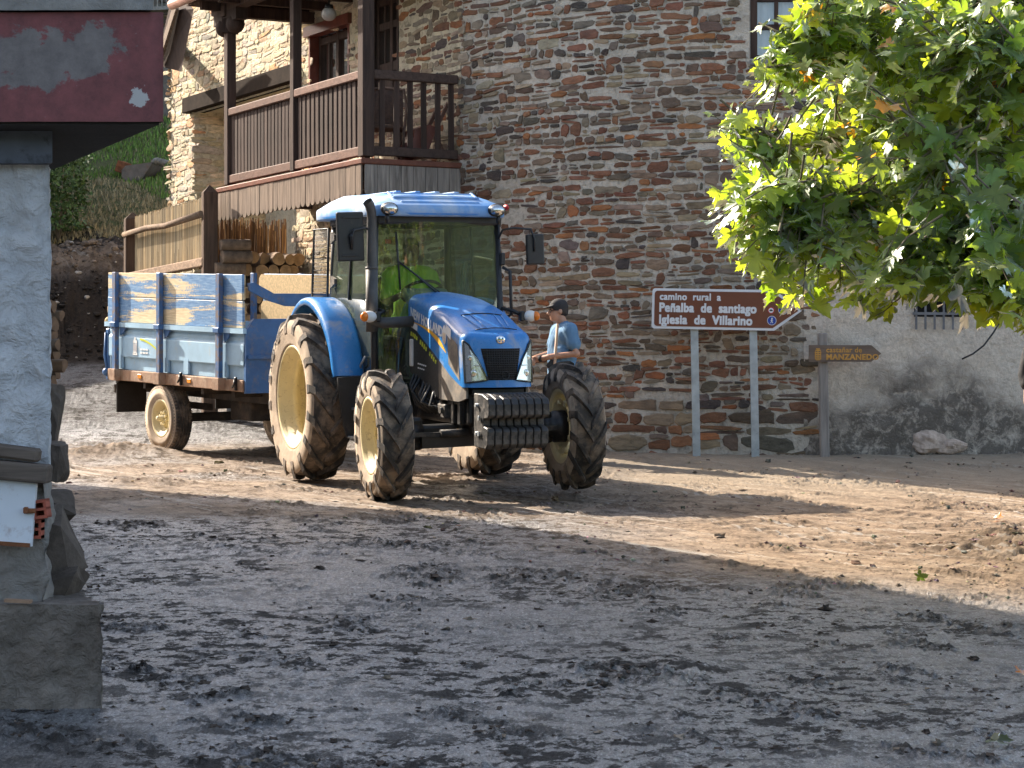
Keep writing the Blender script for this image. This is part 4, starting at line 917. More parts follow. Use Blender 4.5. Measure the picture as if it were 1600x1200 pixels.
mb = MB(); a, b = py2(-30, 700, 10.27), py2(62, 712, 10.27); mb.beam(a, b, .10, .062, (0, 0, 1), .012); centred(tag(mb.build("plank", M_['plank_old']), "upper dark weathered plank jutting from the left wall", "plank", "planks above the hatch"))
mb = MB(); a, b = py2(-30, 731, 10.25), py2(78, 741, 10.25); mb.beam(a, b, .13, .085, (0, 0, 1), .014); centred(tag(mb.build("plank", M_['plank_old']), "lower thicker grey plank lying just above the white hatch", "plank", "planks above the hatch"))
mb = MB(); a, b = py2(8, 938, 10.2), py2(49, 940, 10.2); mb.beam(a, b, .05, .014, (0, 0, 1)); centred(tag(mb.build("wood_slat", M_['broom_wood']), "short pale wood slat lying on top of the concrete plinth", "wood slat"))
def hollow_brick(p, rz, label):
    mb = MB(); w_, h_, d_ = .062, .085, .10; x0, x1 = -w_ / 2, w_ / 2
    M = Matrix.Translation(p) @ Matrix.Rotation(rz, 4, 'Y')
    bars = [(0, h_ / 2 - .007, w_, .014), (0, -h_ / 2 + .007, w_, .014), (0, 0, w_, .012)]
    for cx, cz, sx, sz in bars: 
        for q in [0]: mb.box((cx, 0, cz), (sx, d_, sz))
    for cx in (x0 + .006, x1 - .006): mb.box((cx, .0005, 0), (.012, d_ - .001, h_ - .001))
    mb.box((0, d_ / 2 - .01, 0), (w_ - .004, .01, h_ - .004))
    for i, v in enumerate(mb.v): mb.v[i] = M @ v
    centred(tag(mb.build("hollow_brick", M_['brick']), label, "brick", "bricks in the broken wall"))
hollow_brick(py2(65, 795, 10.30), R(-8), "red hollow brick with two square holes beside the hatch latch")
hollow_brick(py2(57, 826, 10.33), R(0), "lower red hollow brick half hidden behind the hatch edge")
def slab(mb, c, r, sc, seed):                     # an angular broken stone
    rr = random.Random(seed * 13 + 5); bm = bmesh.new()
    for _ in range(16):
        v = [rr.uniform(-1, 1) for _ in range(3)]; m = max(abs(q) for q in v); bm.verts.new(Vector((v[0] / m * sc[0], v[1] / m * sc[1], v[2] / m * sc[2])) * r * rr.uniform(.8, 1.0))
    bmesh.ops.convex_hull(bm, input=bm.verts[:]); bmesh.ops.delete(bm, geom=[v for v in bm.verts if not v.link_faces], context='VERTS'); bmesh.ops.subdivide_edges(bm, edges=bm.edges[:], cuts=2, use_grid_fill=True); bm.verts.index_update()
    for v in bm.verts: v.co *= 1 + .07 * math.sin(v.co.x * 60 + seed) * math.sin(v.co.z * 47 + v.co.y * 51)
    rz = Matrix.Rotation(rr.uniform(-.3, .3), 3, 'Y'); mb.add([Vector(c) + rz @ v.co for v in bm.verts], [[v.index for v in f.verts] for f in bm.faces], False); bm.free()
for i, (px, py, r, sc, Y, lb) in enumerate([(92, 722, .13, (.7, 1, .9), 11.6, "small grey stone jutting from the wall side at plank height"), (97, 790, .12, (1.0, .9, .7), 11.0, "angular dark stone slab sticking out beside the hollow bricks"), (94, 850, .17, (.72, 1, 1.25), 10.8, "tall upright rough stone leaning against the pillar side"), (108, 842, .10, (.55, .9, 1.5), 10.95, "narrow brown stone behind the tall upright one"), (100, 918, .11, (1.35, 1, .85), 10.7, "squat brown stone lying on the plinth against the pillar"), (83, 655, .15, (.55, 1, 1.5), 12.2, "long grey slate leaning on the wall below the split logs")]):
    mb = MB(); mb.cc = (.105, .082, .066, 1); slab(mb, PX(px - 7, py, Y), r * .92, sc, i); centred(tag(mb.build("rubble_stone", M_['rubble']), lb, "stone", "stones along the left wall"))
def split_log(p0, p1, r, seed, label, name="firewood_log", group=None, round_=False, bark=None, end=None):
    mb = MB(); p0 = Vector(p0); p1 = Vector(p1); d = (p1 - p0); L = d.length; d.normalize(); x = d.cross(Vector((0, 0, 1))).normalized() if abs(d.z) < .9 else Vector((1, 0, 0)); z = x.cross(d)
    n = 14; rows = []; rr = random.Random(seed)
    prof = [r * (1 + (.06 if round_ else .22) * math.sin(3 * a + seed) * rr.uniform(.6, 1) + rr.uniform(-.05, .05)) * (1 if round_ or math.sin(a - seed) < .55 else .72) for a in [2 * math.pi * k / n for k in range(n)]]
    for j in range(5):
        c = p0 + d * L * j / 4; g = 1 + rr.uniform(-.06, .06); rows.append([c + (x * math.cos(2 * math.pi * k / n) + z * math.sin(2 * math.pi * k / n)) * prof[k] * g for k in range(n)])
    mb.grid(rows, True, True); mb.mi = 1; mb.add(rows[0], [tuple(range(n))[::-1]], False); mb.add(rows[-1], [tuple(range(n))], False)
    o = mb.build(name, [bark or M_['log_bark'], end or M_['log_end']]); return centred(tag(o, label, "log", group))
M_['split_face'] = pmat("orange_split_wood", (.17, .095, .05), .85, 0, .45, 9, .4, 40, None, (1, 1, 1))
k_ = 0
for row in range(11):
    py = 632 - row * 15.5; Y = 14.6
    px = 85 + 4 * math.sin(row * 2.3) + (5 if row % 4 == 1 else 0)
    p = PX(px, py, Y + .2 * (row % 2)); split_log(p + Vector((-.5, .12, 0)), p + Vector((.02 + .05 * (row == 4), -.05, .0)), .038 + .006 * (row % 3), row * 1.3, "split log end in the stack against the left house", group="split logs stacked on the left house side", bark=M_['split_face'] if row % 3 else M_['log_bark'], end=M_['split_face'])
mb = MB(); mb.box((-3.62, 14.75, 1.03), (1.2, .5, .90), None, .03); centred(tag(mb.build("stack_base", M_['grey_render']), "low rough stone base under the split logs by the left house", "stone base"))

# ------------------------------------------------------------------ reed fence with two posts, wood store
fA, fB = Vector((-5.825, 35.0)), Vector((-4.11, 31.0))
fence = thing("reed_fence", "dry reed fence panel between two rough brown posts behind the trailer", "fence", (-5.0, 33.0, gb(-5, 33)))
def fp(t, z): q = fA + (fB - fA) * t; return Vector((q.x, q.y, z))
for t, ztop, wd in ((0.0, 4.48, .24), (1.0, 4.55, .20)):
    mb = MB(); q = fp(t, 0); zb = gb(q.x, q.y) - .2; mb.beam(fp(t, zb), fp(t, ztop - .10), wd, wd, (1, .3, 0), .015)
    a = fp(t, ztop - .10); top = fp(t, ztop); h = wd / 2 - .01; D1 = Vector((1, .3, 0)).normalized() * h; D2 = Vector((-.3, 1, 0)).normalized() * h
    mb.add([a + D1 + D2, a + D1 - D2, a - D1 - D2, a - D1 + D2, top], [(0, 1, 4), (1, 2, 4), (2, 3, 4), (3, 0, 4)]); mb.build("post", M_['post_wood'], fence, world=True)
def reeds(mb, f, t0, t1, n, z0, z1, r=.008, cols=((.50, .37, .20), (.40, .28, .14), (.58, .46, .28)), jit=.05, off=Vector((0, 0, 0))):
    for i in range(n):
        t = t0 + (t1 - t0) * (i + rnd.random()) / n; c = rnd.choice(cols); g = rnd.uniform(.5, 1.15) * (1 + .28 * math.sin(t * 61) * math.sin(t * 23 + 1)); mb.cc = (c[0] * g, c[1] * g, c[2] * g, 1)
        a = f(t, z0 + rnd.uniform(-jit, jit)) + off * rnd.random(); b = f(t + rnd.uniform(-.004, .004), z1 + rnd.uniform(-jit, jit)) + off * rnd.random(); mb.tube([a, b], r * rnd.uniform(.7, 1.3), 4, False, False)
    mb.cc = (1, 1, 1, 1)
mb = MB(); reeds(mb, fp, .04, .97, 420, 3.45, 4.38, .009, jit=.03); mb.build("reed_panel", M_['reed'], fence, world=True)
mb = MB(); mb.tube([fp(-.02, 4.13) + Vector((-.10, -.05, 0)), fp(.3, 4.15) + Vector((-.1, -.05, 0)), fp(.55, 4.11) + Vector((-.1, -.05, 0)), fp(1.0, 4.15) + Vector((-.1, -.05, 0))], [.045, .05, .042, .048], 8, True, True, .3); mb.build("rail", M_['fence_rail'], fence, world=True)
mb = MB(); mb.beam(fp(0, 3.48) + Vector((-.07, -.04, 0)), fp(1, 3.50) + Vector((-.07, -.04, 0)), .07, .12, (0, 0, 1), .015); mb.build("rail", M_['fence_rail'], fence, world=True)
mb = MB(); 
for z in (3.25, 2.95, 2.65): mb.beam(fp(0, z), fp(1, z), .04, .26, (0, 0, 1), .006)
mb.build("lower_boards", M_['post_wood'], fence, world=True)
# reed curtain and firewood under the balcony
def rp(t, z): return bp(5.35, z, t)
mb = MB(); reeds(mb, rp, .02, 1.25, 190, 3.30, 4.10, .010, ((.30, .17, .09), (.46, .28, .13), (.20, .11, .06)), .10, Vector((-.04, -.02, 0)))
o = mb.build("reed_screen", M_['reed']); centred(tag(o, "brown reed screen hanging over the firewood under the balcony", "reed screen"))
mb = MB(); q4 = [bp(4.5, 0, .0), bp(4.5, 0, 1.27), bp(6.2, 0, 1.27), bp(6.2, 0, .0)]
mb.add([p + Vector((0, 0, .8)) for p in q4] + [p + Vector((0, 0, 2.25)) for p in q4], [(4, 5, 6, 7), (0, 1, 5, 4), (1, 2, 6, 5), (2, 3, 7, 6), (3, 0, 4, 7)]); HB(mb, "terrace_wall", M_['grey_render'])
kk = 0
for row in range(8):
    z = 2.36 + row * .175
    for i in range(8):
        d = .02 + (i + .5 * (row % 2)) * .172 + rnd.uniform(-.02, .02); kk += 1
        if d > 1.2 or (row == 7 and i < 2) or rnd.random() < .04 or (z > 3.2 and d < .35): continue
        r = rnd.uniform(.070, .098); a = bp(4.62 + rnd.uniform(-.09, .09), z + rnd.uniform(-.02, .02), d); split_log(a, a + Vector((E.x, E.y, 0)) * rnd.uniform(.5, .6) + Vector((rnd.uniform(-.06, .06), 0, rnd.uniform(-.03, .03))), r, kk * 1.7, "round sawn log end in the firewood pile under the balcony", group="sawn logs piled under the balcony", round_=rnd.random() < .8)
for i, (px, py, r, lb) in enumerate([(366, 383, .075, "topmost long split log on the pile beside the fence post"), (368, 402, .085, "middle long split log on the pile beside the fence post"), (357, 421, .095, "lowest long bark covered log beside the fence post")]):
    c = PX(px, py, 31.0); split_log(c + Vector((N.x, N.y, 0)) * .22 + Vector((0, 0, .01)), c - Vector((N.x, N.y, 0)) * .20, r, i * 3.1, lb, group="long split logs beside the fence post", round_=True, end=M_['log_bark'])
# things on the balcony
ch = thing("wicker_chair", "dark wicker armchair with bent wood arms on the balcony", "chair", bp(.62, DK, .55))
cc_ = bp(.62, DK, .55); 
def cw(x, y, z): return cc_ + Vector((x, y, z))
mb = MB(); mb.box(cw(0, 0, .42), (.46, .46, .05), None, .01); mb.build("seat", M_['wicker'], ch, world=True)
mb = MB(); mb.grid([[cw(.24 * math.sin(a), .20 + .06 * math.cos(a) , .46 + h) for a in np.linspace(-1.3, 1.3, 12)] for h in (0, .16, .32, .46)], True); mb.build("backrest", M_['wicker'], ch, world=True)
for sx in (-1, 1):
    mb = MB(); mb.tube([cw(sx * .25, -.22, 0), cw(sx * .26, -.22, .35), cw(sx * .29, -.14, .62), cw(sx * .28, .05, .70), cw(sx * .24, .2, .92), cw(0, .27, .95)], .018, 8); mb.build("armrest", M_['wicker'], ch, world=True)
    for sy in (-.2, .2): mb = MB(); mb.cyl(cw(sx * .2, sy, 0), cw(sx * .2, sy, .40), .018); mb.build("leg", M_['wicker'], ch, world=True)
wb = thing("wooden_wheelbarrow", "small varnished red wooden wheelbarrow tipped up on the balcony by the wall", "wheelbarrow", bp(.55, DK, 1.05))
wc = bp(.5, DK, .98)
def ww_(x, z, d=0): return wc + Vector((N.x, N.y, 0)) * x + Vector((0, 0, z)) - Vector((E.x, E.y, 0)) * d
mb = MB(); poly = [(-.22, .06), (.02, .05), (.17, .44), (.06, .47), (-.12, .40)]
v1 = [ww_(x, z, .15) for x, z in poly]; v2 = [ww_(x, z, -.15) for x, z in poly]; n = 5
mb.add(v1 + v2, [tuple(range(n))[::-1], tuple(range(n, 2 * n))] + [(i, (i + 1) % n, n + (i + 1) % n, n + i) for i in range(n)]); mb.build("tray", M_['red_barrow'], wb, world=True)
for d in (-.13, .13): mb = MB(); mb.beam(ww_(.10, .30, d), ww_(.36, .80, d), .03, .045); mb.build("handle", M_['rail_wood'], wb, world=True)
mb = MB(); mb.lathe([(.0, -.02), (.11, -.02), (.12, 0), (.11, .02), (0, .02)], 18, Matrix.Translation(ww_(-.16, .13, 0)) @ Matrix.Rotation(math.atan2(-E.y, -E.x), 4, 'Z')); mb.build("wheel", M_['red_barrow'], wb, world=True)
mb = MB(); mb.beam(ww_(.16, .34, .12), ww_(.27, .12, .12), .03, .05); mb.build("leg", M_['rail_wood'], wb, world=True)
gl = thing("ceiling_globe_lamp", "frosted globe lamp hanging from the balcony ceiling before the door", "lamp", (0, 0, 0))
p = emap(s_at_px(514, .75), 0, .75); p.z = CAMZ - (22 - 600) / F * p.y; gl.matrix_basis = Matrix.Translation(p)
mb = MB(); mb.sphere((0, 0, 0), .098, 20, 12, (1, 1, .92)); mb.build("globe", M_['lamp_globe'], gl); mb = MB(); mb.cyl((0, 0, .07), (0, 0, .12), .06, .05); mb.cyl((0, 0, .12), (0, 0, .5), .012); mb.build("fitting", M_['black_metal'], gl)

# ------------------------------------------------------------------ signs
rs = thing("road_sign", "large brown direction sign with white lettering on two grey steel posts", "road sign", (2.4, 25.5, gb(2.4, 25.5)))
SL = PX(1018, 482, 25.62); SR = PX(1252, 490, 25.30)
sxv = (SR - SL); SW = Vector((sxv.x, sxv.y, 0)).length; ex = Vector((sxv.x, sxv.y, 0)).normalized(); ex = (ex + Vector((0, 0, -.024))).normalized(); ez = Vector((.024 * ex.x, .024 * ex.y, 1)).normalized(); ey = ez.cross(ex)
SO = PX(1018, 513, 25.62); MS = Matrix((ex, ez, ex.cross(ez))).transposed().to_4x4(); MS.translation = SO
Wd, Ht = SW, .452
def arrow(i, tipx=.30):
    r = .035; pts = [(Wd - tipx - i * .6, i), (Wd - i * 1.3, Ht / 2), (Wd - tipx - i * .6, Ht - i)]
    for cx, cy, a0 in ((i + r, Ht - i - r, 90), (i + r, i + r, 180)):
        pts += [(cx + r * math.cos(R(a0 + q * 15)), cy + r * math.sin(R(a0 + q * 15))) for q in range(7)]
    return pts
mb = MB(); mb.prism(arrow(0), .03, MS @ Matrix.Translation((0, 0, -.03))); pnl = mb.build("border_panel", M_['sign_white'], rs, world=True)
mb = MB(); mb.prism(arrow(.028), .004, MS @ Matrix.Translation((0, 0, .0005))); face = mb.build("brown_face", M_['sign_brown'], rs, world=True)
mb = MB(); T = lambda x, y, z=.005: MS @ Matrix.Translation((x, y, z))
def bold(mb, *a, **kw):
    for dx, dy, dz in ((-1, -1, 0), (1, -1, .0003), (-1, 1, .0006), (1, 1, .0009), (0, 0, .0012)): text_mb(mb, a[0], a[1], a[2] @ Matrix.Translation((dx * a[3], dy * a[3], dz)), .001, 0, **kw)
bold(mb, "camino  rural  a", .108, T(.085, .325), .0035, sx=.93, space=1.06); bold(mb, "Peñalba  de  santiago", .139, T(.08, .192), .0055, sx=.88, space=1.05); bold(mb, "Iglesia  de  Villarino", .139, T(.08, .058), .0055, sx=.90, space=1.05); mb.build("lettering", M_['sign_white'], face, world=True)
def disc(mb, x, y, r, z, t=.0015): mb.prism([(x + r * math.cos(a), y + r * math.sin(a)) for a in np.linspace(0, 2 * math.pi, 25)[:-1]], t, MS @ Matrix.Translation((0, 0, z)))
mb = MB(); disc(mb, 1.345, .112, .052, .005); disc(mb, 1.465, .232, .052, .005); mb.build("white_disc", M_['sign_white'], face, world=True)
mb = MB(); disc(mb, 1.345, .112, .046, .0075); disc(mb, 1.465, .232, .046, .0075); mb.build("blue_disc", M_['sign_blue'], face, world=True)
mb = MB()
for cx, cy in ((1.345, .112), (1.465, .232)):
    disc(mb, cx + .002, cy + .024, .008, .0095)
    for a, b, w_ in (((0, .016), (0, -.006), .013), ((0, -.004), (-.012, -.030), .007), ((0, -.004), (.013, -.028), .007), ((0, .012), (.016, .000), .005), ((0, .012), (-.014, -.002), .005)):
        A, B = Vector((cx + a[0], cy + a[1])), Vector((cx + b[0], cy + b[1])); d = (B - A).normalized(); q = Vector((-d.y, d.x)) * w_ / 2
        mb.prism([tuple(A + q), tuple(B + q), tuple(B - q), tuple(A - q)], .0015, MS @ Matrix.Translation((0, 0, .0095)))
mb.build("walking_figure", M_['sign_white'], face, world=True)
mb = MB(); disc(mb, 1.335, .225, .037, .005); mb.build("red_ring", M_['sign_red'], face, world=True); mb = MB(); disc(mb, 1.335, .225, .028, .0075); mb.build("white_disc", M_['sign_white'], face, world=True)
mb = MB(); mb.prism([(1.316, .217), (1.354, .217), (1.354, .226), (1.346, .228), (1.341, .236), (1.327, .236), (1.322, .228), (1.316, .226)], .0015, MS @ Matrix.Translation((0, 0, .0095))); mb.build("car_symbol", M_['black_plastic'], face, world=True)
for px in (1089, 1181):
    q = PX(px, 600, 25.62 - .32 * (px - 1018) / 234 + .05); mb = MB(); zb = gb(q.x, q.y) - .1; a = Vector((q.x, q.y + .03, zb)); b = Vector((q.x - .035, q.y + .03, SO.z + Ht - .06))
    for dx, dy, sx, sy in ((0, -.02, .085, .006), (-.0395, 0, .006, .040), (.0395, 0, .006, .040), (-.028, .018, .02, .005), (.028, .018, .02, .005)):
        mb.beam(a + Vector((dx, dy, 0)), b + Vector((dx, dy, 0)), sx, sy, (0, 1, 0))
    mb.build("post", M_['steel'], rs, world=True)
ws = thing("wooden_sign", "small weathered wooden arrow sign with ochre lettering on a grey wooden post", "wooden sign", (3.55, 25.5, gb(3.55, 25.5)))
wo = PX(1264, 565, 25.42); ex2 = Vector((1, -.06, -.004)).normalized(); ez2 = Vector((0, 0, 1)); MW = Matrix((ex2, ez2, ex2.cross(ez2))).transposed().to_4x4(); MW.translation = wo
wl, wh = .80, .185
mb = MB(); mb.prism([(0, 0), (wl - .11, 0), (wl, wh * .5), (wl - .11, wh), (0, wh)], .045, MW @ Matrix.Translation((0, 0, -.045))); bd = mb.build("arrow_board", M_['sign_wood'], ws, world=True)
mb = MB(); text_mb(mb, "castañar de", .082, MW @ Matrix.Translation((.19, .105, .002)), .001, .0015, sx=1.0, space=1.05); text_mb(mb, "MANZANEDO", .085, MW @ Matrix.Translation((.19, .025, .002)), .001, .0035, sx=1.02, space=1.08); mb.build("lettering", M_['ochre'], bd, world=True)
mb = MB()                                    # the little coat of arms
for y, w_ in ((.022, .05), (.040, .066), (.060, .072), (.080, .066), (.100, .072)): mb.box(MW @ Vector((.10, y, .002)), (w_, .003, .012))
mb.box(MW @ Vector((.10, .125, .002)), (.06, .003, .012)); mb.box(MW @ Vector((.10, .142, .002)), (.045, .003, .012)); mb.box(MW @ Vector((.10, .08, .003)), (.010, .003, .13))
for dx in (-.03, .03): mb.box(MW @ Vector((.10 + dx, .07, .003)), (.008, .003, .09))
mb.build("coat_of_arms", M_['ochre'], bd, world=True)
mb = MB(); q = PX(1289, 600, 25.50); mb.beam((q.x, q.y, gb(q.x, q.y) - .1), (q.x - .03, q.y, wo.z + .32), .105, .075, (0, 1, 0), .012); mb.build("post", M_['sign_post_wood'], ws, world=True)

# ------------------------------------------------------------------ beyond: hill wall, old house, bucket, bush
mb = MB(); stones(mb, 0, 8.0, 0, 2.2, lambda u, v, d: Vector((-12.4 + u, 54 - d * 1.0 + .15 * u, 7.9 + v + .05 * u)), PAL_GREY, 2.2, 0, None, .03, .08)
w0 = mb.build("dry_stone_wall", M_['stone']); tag(w0, "dark dry stone retaining wall at the top of the grassy slope", "wall"); 
mb = MB(); mb.box((-8.4, 54.75, 9.0), (8.2, 1.2, 2.6), Matrix.Rotation(R(8.5), 3, 'Z')); ob = mb.build("wall_core", M_['paving'], w0); centred_off = None
oh = thing("old_stone_house", "dark old stone house with an iron balcony railing up behind the slope", "house", (-9.0, 58, 8))
mb = MB(); a = PX(203, 230, 58); b = PX(300, 0, 58); stones(mb, 0, b.x - a.x, 0, b.z - a.z + .8, lambda u, v, d: Vector((a.x + u, 58 - d, a.z + v)), PAL_GREY, 1.8, 0, None, .03, .06); st_ = mb.build("wall_stonework", M_['stone'], oh, world=True)
mb = MB(); mb.box(((a.x + b.x) / 2, 58.6, (a.z + b.z) / 2 + .2), (b.x - a.x + .1, 1.19, b.z - a.z + 1.6)); mb.build("wall", M_['paving'], oh, world=True)
mb = MB(); p0, p1 = PX(215, 17, 57.5), PX(290, 13, 57.5); mb.beam(p0, p1, .5, .09); mb.build("balcony_slab", M_['old_concrete'], oh, world=True)
for i in range(9): mb = MB(); p = PX(218 + i * 7, 15, 57.3); mb.cyl(p, p + Vector((0, 0, .9)), .018, n=6); mb.build("railing_bar", M_['steel'], oh, world=True)
bk = thing("excavator_bucket", "rusty grey excavator bucket with pale teeth lying on the green slope", "bucket", (-7.75, 47.0, gb(-7.75, 47)))
def kp(px, py, d=0.0): return PX(px, py, 46.6) + Vector((.15 * d, d, .02 * d))
prof = [(192, 268), (188, 278), (195, 286), (222, 281), (238, 254)]; inner = [(197, 262), (215, 260)]
for d in (0, .75):
    mb = MB(); pl = [kp(x, y, d) for x, y in [(196, 259), (190, 266), (190, 277), (198, 284), (221, 281), (239, 253)]]; n = 6; mb.add(pl + [p + Vector((0, .03, 0)) for p in pl], [tuple(range(n)), tuple(range(n, 2 * n))[::-1]] + [(i, (i + 1) % n, n + (i + 1) % n, n + i) for i in range(n)]); mb.build("side_plate", M_['bucket'], bk, world=True)
mb = MB(); mb.grid([[kp(x, y, d) for x, y in [(196, 259), (190, 266), (190, 277), (198, 284), (221, 281), (239, 253)]] for d in (.02, .26, .5, .76)], True); mb.build("shell", M_['bucket'], bk, world=True)
for i in range(5): mb = MB(); a = kp(237, 254, i * .17 + .03); mb.tube([a, a + Vector((.06, .02, .07)), a + Vector((.13, .03, .10))], [.045, .04, .015], 6); mb.build("tooth", M_['old_concrete'], bk, world=True)
for d in (.2, .5): mb = MB(); a = kp(190, 262, d); mb.box(a + Vector((-.08, 0, .03)), (.2, .05, .24), Matrix.Rotation(R(20), 3, 'Y'), .02); mb.cyl(a + Vector((-.12, -.05, .06)), a + Vector((-.12, .08, .06)), .04); mb.build("pin_bracket", M_['rusty'], bk, world=True)
bs_ = thing("bush", "dark leafy bush growing at the foot of the slope beside the left house", "bush", (-8.2, 41.5, gb(-8.2, 41.5)))
mb = MB()
for i in range(2600):
    a = rnd.random() * 6.28; t = rnd.random() ** .5; c = Vector((-8.25 + .55 * t * math.cos(a) + rnd.uniform(-.1, .1), 41.5 + .6 * t * math.sin(a), gb(-8.2, 41.5) + rnd.uniform(.1, 1.55))); s_ = rnd.uniform(.03, .06); g = rnd.uniform(.5, 1.3); mb.cc = (.07 * g, .12 * g, .035 * g, 1)
    q = Quaternion((rnd.random() - .5, rnd.random() - .5, rnd.random() - .5), rnd.random() * 6.28).to_matrix(); mb.add([c + q @ Vector(p) for p in ((-s_, 0, 0), (0, -s_ * .6, 0), (s_, 0, 0), (0, s_ * .6, .01))], [(0, 1, 2, 3)], False)
mb.build("foliage", M_['grass'], bs_, world=True); mb = MB()
for i in range(5): a = i * 1.3; mb.tube([(-8.25, 41.5, gb(-8.2, 41.5) - .1), (-8.25 + .3 * math.cos(a), 41.5 + .3 * math.sin(a), gb(-8.2, 41.5) + 1.2)], [.02, .008], 5)
mb.build("stem", M_['bark'], bs_, world=True)
# ------------------------------------------------------------------ tractor (local +Y forward, +X its right hand side)
HD = R(22); f3 = Vector((math.sin(HD), -math.cos(HD), -.038 * math.cos(HD))).normalized(); r3 = Vector((-math.cos(HD), -math.sin(HD), -.038 * math.sin(HD))).normalized(); u3 = r3.cross(f3).normalized(); r3 = f3.cross(u3)
TM = Matrix((r3, f3, u3)).transposed().to_4x4(); TM.translation = Vector((-.297, 20.998, .038 * 20.998 + .012)); TI = TM.inverted()
trac = thing("tractor", "blue farm tractor with cream rims, front weights and a green tinted cab", "tractor", M=TM)
def TB(mb, name, mat, parent=None, **k): return mb.build(name, mat, parent or trac, **k)
def lpx(px, py, axis, c):            # photograph reading -> point on the local plane axis = c
    o = TI @ Vector((0, 0, CAMZ)); d = (TI.to_3x3() @ Vector(((px - 800) / F, 1, -(py - 600) / F)))
    t = (c - o[axis]) / d[axis]; return o + d * t
def part_empty(name, parent, M):
    o = bpy.data.objects.new(name, None); col.objects.link(o); o.empty_display_size = .1; o.parent = parent; o.matrix_basis = M; return o
def make_wheel(parent, M, Rr, W, rim, nl, side, lugh=.045, hub='rear', name="wheel"):
    wh = part_empty(name, parent, M); w2 = W / 2; Rc = Rr - lugh
    def flip(mb):
        if side < 0:
            for v in mb.v: v.x = -v.x
            mb.f = [tuple(reversed(f)) for f in mb.f]
        return mb
    mb = MB(); mb.mi = 1; mid = (rim + Rc) / 2
    sw = [(rim - .005, .76 * w2), (rim + .02, .84 * w2), (rim + .035, .90 * w2), (rim + .045, .90 * w2), (mid - .03, .985 * w2), (mid + .03, 1.0 * w2), (Rc - .085, .985 * w2), (Rc - .04, .95 * w2), (Rc - .018, .87 * w2)]
    mb.lathe(sw, 72); mb.lathe([(r, -x) for r, x in sw[::-1]], 72); mb.mi = 0
    tr = [(Rc - .018, .87 * w2), (Rc - .004, .6 * w2), (Rc, .25 * w2), (Rc, -.25 * w2), (Rc - .004, -.6 * w2), (Rc - .018, -.87 * w2)]; mb.lathe(tr, 72); mb.mi = 2
    def rs(x):
        x = abs(x) / w2
        return np.interp(x, [0, .25, .6, .87, .95, 1.0], [Rc, Rc, Rc - .004, Rc - .018, Rc - .045, Rc - .09])
    if nl:
        for k in range(nl):
            for sg in (1, -1):
                a0 = 2 * math.pi * (k + (.5 if sg < 0 else 0)) / nl; rows = []; ns = 9
                wr = rnd.uniform(.85, 1.02)
                for i in range(ns):
                    t = i / (ns - 1); x = sg * w2 * (-.06 + 1.05 * t); da = (.36 * t ** .9 + .05 * t * t) * (.80 / Rr) ** .5; rr = rs(x); hgt = lugh * wr * (1 - .15 * (t > .95)) * (1.0 if i not in (0,) else .6)
                    bw = (.040 + .020 * t) * (Rr / .84) ** .4; tw = bw * .66; rt = rr + hgt + (.02 if t > .9 else 0)
                    sec = [(-bw, rr - .012), (-tw, rt), (tw, rt), (bw, rr - .012)]
                    if t > .97: sec = [(-bw, rr - .06), (-tw, rt - .045), (tw, rt - .045), (bw, rr - .06)]
                    xx = x + (sg * .008 if t > .97 else 0); rows.append([Vector((xx, r_ * math.cos(a0 + da + b / Rr), r_ * math.sin(a0 + da + b / Rr))) for b, r_ in sec])
                mb.grid(rows, False); mb.add(rows[-1], [(0, 1, 2, 3)], False); mb.add(rows[0], [(3, 2, 1, 0)], False)
    else:
        for k in range(60):              # ribbed road tread
            a0 = 2 * math.pi * k / 60
            for sg in (1, -1):
                rows = []
                for t in (0, .5, 1.0):
                    x = sg * w2 * (.62 + .34 * t); rr = rs(x); rows.append([Vector((x, r_ * math.cos(a0 + b), r_ * math.sin(a0 + b))) for b, r_ in ((-.034, rr - .01), (-.026, rr + lugh), (.026, rr + lugh), (.034, rr - .01))])
                mb.grid(rows, False); mb.add(rows[-1], [(0, 1, 2, 3)], False); mb.add(rows[0], [(0, 1, 2, 3)], False)
        for x0 in (-.45, -.15, .15, .45): mb.lathe([(Rc - .004, (x0 - .11) * w2), (Rc + lugh, (x0 - .10) * w2), (Rc + lugh, (x0 + .10) * w2), (Rc - .004, (x0 + .11) * w2)], 60, None, False)
    TB(flip(mb), "tyre", [M_['tyre'], M_['tyre_side'], M_['lug']], wh)
    mb = MB(); rp_ = [(rim + .018, .80 * w2), (rim + .022, .84 * w2), (rim + .004, .85 * w2), (rim - .014, .80 * w2), (rim - .017, .66 * w2), (rim - .046, .60 * w2), (rim - .048, .34 * w2), (rim - .085, .28 * w2), (rim - .088, -.05 * w2), (rim - .06, -.12 * w2), (rim - .062, -.28 * w2), (rim - .05, -.35 * w2), (rim - .03, -.7 * w2), (rim + .004, -.83 * w2), (rim + .02, -.82 * w2)]
    mb.lathe(rp_, 56)
    dx = {'rear': -.72, 'front': -.62, 'trailer': -.05}[hub] * w2; hr = .42 * rim
    mb.lathe([(rim - .075, dx - .02), (rim - .11, dx), (hr + .07, dx + .015), (hr, dx + .05), (hr * .98, dx + .06)], 40)
    TB(flip(mb), "rim", M_['cream'] if hub != 'trailer' else M_['cream'], wh)
    mb = MB(); hz = dx + .06
